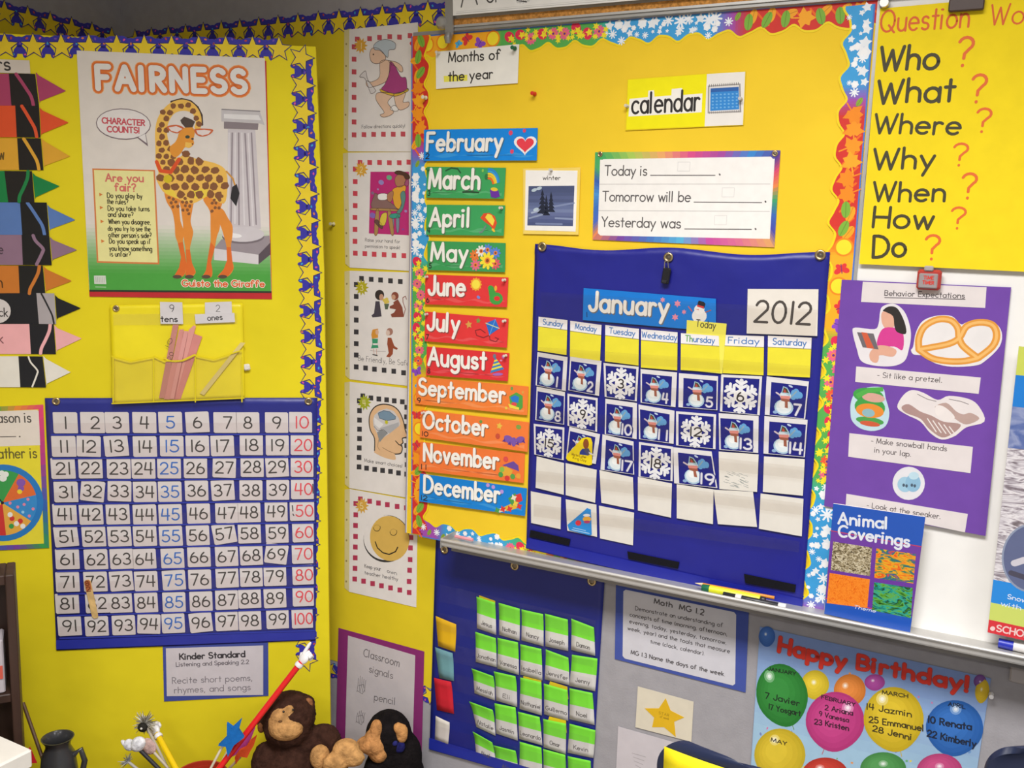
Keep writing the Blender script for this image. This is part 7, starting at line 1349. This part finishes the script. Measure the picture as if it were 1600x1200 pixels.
def plush_heart(mb, L, o):
    mb.ball((0, 0, L), (.018, .012, .022), 'CFAFA8', 'plush'); mb.ball((-.022, -.004, L + .014), (.014, .007, .006), 'C08AA0', 'plush', Matrix.Rotation(.6, 3, 'Y')); autosmooth(mb.build('plush_top', o, label='dusty pink plush top'), 80)
wand(232, 1166, .13, (266, 1204), 'C8BCA8', 'dusty pink plush wand beside the yellow pointer', plush_heart)
def grey_spikes(mb, L, o):
    for k in range(26):
        a = rt.uniform(0, 6.28); d = Vector((math.cos(a), math.sin(a) * .4, rt.uniform(-.3, .8))).normalized(); mb.tube([Vector((0, 0, L)), Vector((0, 0, L)) + d * rt.uniform(.012, .024)], [.0018, .0005], rt.choice(['8A8C90', 'B0B2B6']), 'satin', 5)
    autosmooth(mb.build('tinsel', o, label='grey tinsel tuft'))
wand(200, 1190, .18, (240, 1222), 'A8A49C', 'low grey tinsel wand at the edge of the bin', grey_spikes)
# ---- stuffed monkeys
dtex = bpy.data.textures.new('fur_clumps', 'CLOUDS'); dtex.noise_scale = .008
def fur(o, vox=.0055, st=.006):
    if vox: md = o.modifiers.new('join', 'REMESH'); md.mode = 'VOXEL'; md.voxel_size = vox; md.use_smooth_shade = True
    sm = o.modifiers.new('soft', 'SMOOTH'); sm.iterations = 4
    md = o.modifiers.new('fur', 'DISPLACE'); md.texture = dtex; md.strength = st; md.mid_level = .45; md.texture_coords = 'LOCAL'
    o.data.polygons.foreach_set('use_smooth', [True] * len(o.data.polygons)); return o
class Toy:
    def __init__(s, name, base, h, label, cat): s.S = PV.off(h); p = s.S.point(*base); s.o = empty(name, frame(Vector((p.x, p.y, RZ))), label, cat); s.inv = s.o.matrix_world.inverted(); s.h = h; s.k = (p - CAM).length / F
    def P(s, px, py, dz=0.0): return s.inv @ (PV.off(s.h + dz).point(px, py))
    def blob(s, mb, px, py, rx, ry, dz=0, rd=None, rot=0, col='3A241C'): mb.ball(s.P(px, py, dz), (rx * s.k, (rd if rd else min(rx, ry)) * s.k, ry * s.k), col, 'plush', Matrix.Rotation(math.radians(rot), 3, 'Y'), 20, 14)
BRN = '35211A'; TAN = 'B88A56'
m1 = Toy('stuffed_monkey', (458, 1190), .14, 'dark brown stuffed monkey with a tan muzzle under the red pointer', 'stuffed animal')
mb = MB()
for a in ((452, 1118, 37, 34, 0, 34), (450, 1135, 34, 30, .01, 30), (458, 1198, 46, 44, 0, 40), (462, 1222, 48, 36, 0, 42), (478, 1165, 24, 30, 0, 24), (505, 1160, 26, 26, .0, 24), (520, 1195, 22, 28, .02, 22), (415, 1195, 20, 34, .01, 20), (478, 1100, 13, 15, -.01, 8), (412, 1128, 9, 12, -.005, 7), (500, 1234, 26, 22, .05, 24), (420, 1236, 26, 22, .05, 24)): m1.blob(mb, *a)
# neck joins head and body
m1.blob(mb, 454, 1160, 28, 26, 0, 26); fur(mb.build('body', m1.o, label='dark brown fur body'))
for nm, parts in (('muzzle', [(447, 1138, 24, 17, .045, 16), (440, 1120, 15, 13, .04, 12), (430, 1128, 10, 13, .036, 10), (452, 1112, 9, 10, .038, 8)]), ('ear_lining', [(482, 1100, 7, 10, .004, 5)]), ('ear_lining', [(408, 1137, 6, 8, .006, 5)]), ('hand', [(500, 1183, 14, 18, .06, 12)]), ('foot', [(541, 1171, 19, 15, .075, 14), (524, 1192, 18, 14, .085, 14), (552, 1184, 16, 12, .085, 12)])):
    mb = MB()
    for a in parts: m1.blob(mb, *a, 0, TAN if nm != 'ear_lining' else '8A5A3A')
    fur(mb.build(nm, m1.o, label='tan plush'), .0045 if len(parts) > 1 else .004, .003)
for px, py in ((443, 1112), (458, 1109)): mb = MB(); mb.ball(m1.P(px, py, .052), .0028, '15100E', 'gloss'); autosmooth(mb.build('eye', m1.o), 80)
mb = MB(); mb.ball(m1.P(438, 1127, .062), (.005, .002, .003), '6A4A30', 'plush'); mb.build('nose', m1.o)
m2 = Toy('stuffed_monkey', (615, 1190), .1, 'black stuffed monkey with tan ear turned sideways before the purple sign', 'stuffed animal'); BK = '171314'
mb = MB()
for a in ((607, 1148, 33, 36, 0, 32), (612, 1175, 34, 34, 0, 30), (618, 1212, 42, 46, 0, 36), (636, 1185, 22, 40, .01, 20), (590, 1215, 22, 40, .02, 20)): m2.blob(mb, *a, 0, BK)
fur(mb.build('body', m2.o, label='black fur body'), .0055, .003)
for nm, parts, c in (('face', [(588, 1140, 9, 15, .034, 11), (584, 1152, 13, 12, .036, 12), (584, 1163, 20, 15, .036, 16), (572, 1163, 14, 11, .034, 13), (592, 1174, 15, 16, .036, 14)], 'B98350'), ('ear', [(628, 1146, 9, 15, .045, 6), (622, 1137, 7, 8, .045, 6)], 'C08A54')):
    mb = MB()
    for a in parts: m2.blob(mb, *a, 0, c)
    fur(mb.build(nm, m2.o, label='tan plush'), .004, .002)
mb = MB(); mb.ball(m2.P(581, 1140, .034), .0028, '15100E', 'gloss'); autosmooth(mb.build('eye', m2.o), 80)
mb = MB(); m2.blob(mb, 612, 1158, 9, 9, .045, 5, 20, '22225A'); m2.blob(mb, 623, 1166, 9, 10, .045, 5, -25, '22225A'); m2.blob(mb, 617, 1161, 4, 4, .052, 4, 0, '2A2A66'); autosmooth(mb.build('bow', m2.o, label='dark blue bow'), 80)
# ---- school chairs
def z_point(px, py, z): r = ray(px, py); return CAM + r * ((z - CAM.z) / r.z)
def chair(corner_px, ztop, label, W=.34, rise=.012, sgn=1):
    p = z_point(*corner_px, ztop); a = math.radians(WYAW); u = Vector((math.cos(a), math.sin(a), 0)); n = Vector((math.sin(a), -math.cos(a), 0))
    c = p + u * (W / 2); o = empty('school_chair', Matrix(((u.x * sgn, -n.x * sgn, 0, c.x), (u.y * sgn, -n.y * sgn, 0, c.y), (0, 0, 1, 0), (0, 0, 0, 1))), label, 'chair', 'navy school chairs')
    H = ztop; v, f = [], []; nx, nz = 24, 32; hb_ = .30
    for j in range(nz + 1):
        for i in range(nx + 1):
            s = -1 + 2 * i / nx; t = 1 - (1 - j / nz) ** 2.2
            tt = 1 - t; rc = .05
            zt = H - hb_ * tt + rise * (1 - s * s) * t
            x = s * W / 2 * (1 - .06 * tt)
            if tt * hb_ < rc: q_ = rc - tt * hb_; x *= 1 - (rc - math.sqrt(max(0, rc * rc - q_ * q_))) / (W / 2)
            y = .035 * (s * s) + .02 * (1 - t)
            v.append((x, y, zt))
    for j in range(nz):
        for i in range(nx): k = j * (nx + 1) + i; f.append((k, k + 1, k + nx + 2, k + nx + 1))
    ob = mesh_obj('backrest', v, f, None, [mat('1B2440', 'plastic')], o, None, True); md = ob.modifiers.new('thickness', 'SOLIDIFY'); md.thickness = .011; md.offset = 0; md = ob.modifiers.new('round', 'BEVEL'); md.width = .004; md.segments = 2
    v, f = [], []
    for j in range(13):
        for i in range(nx + 1):
            s = -1 + 2 * i / nx; t = j / 12; x = s * (W / 2 + .01) * (1 - .10 * abs(2 * t - 1) ** 4); v.append((x, .04 + .33 * t, .385 - .012 * math.sin(math.pi * t) + .012 * s * s - .02 * max(0, t - .8) * 5))
    for j in range(12):
        for i in range(nx): k = j * (nx + 1) + i; f.append((k, k + 1, k + nx + 2, k + nx + 1))
    ob = mesh_obj('seat', v, f, None, [mat('1B2440', 'plastic')], o, None, True); md = ob.modifiers.new('thickness', 'SOLIDIFY'); md.thickness = .011
    for sx in (-1, 1):
        x = sx * (W / 2 - .03)
        mb = MB(); mb.tube([(x, .04, H - .12), (x, .055, .42), (x, .05, .37), (x * 1.1, -.02, 0)], .0095, 'B8B8BA', 'metal', 12); autosmooth(mb.build('leg', o, label='chrome leg'))
        mb = MB(); mb.tube([(x, .05, .37), (x, .30, .37), (x * 1.05, .33, .35), (x * 1.15, .37, 0)], .0095, 'B8B8BA', 'metal', 12); autosmooth(mb.build('leg', o, label='chrome leg'))
    return o
ch1 = chair((1019, 1166), .70, 'navy plastic school chair with a yellow paper on its backrest')
ch2 = chair((1543, 1146), .70, 'navy plastic school chair in front of the birthday poster edge', sgn=-1)
lb = empty('chair_label', ch1.matrix_world @ Matrix.Translation((0, 0, .70)), 'yellow paper sheet fixed to the navy chair backrest', 'paper')
v, f = [], []
for j in range(7):
    for i in range(13): s = -.92 + 1.84 * i / 12; t = j / 6; v.append((s * .17, .035 * s * s + .02 * (.08 + .55 * t) - .0085, -.009 - .16 * t + .010 * (1 - s * s)))
for j in range(6):
    for i in range(12): k = j * 13 + i; f.append((k, k + 1, k + 14, k + 13))
ob = mesh_obj('sheet', v, f, None, [mat('EAD61C', 'paper')], lb, None, True); md = ob.modifiers.new('thickness', 'SOLIDIFY'); md.thickness = .0006
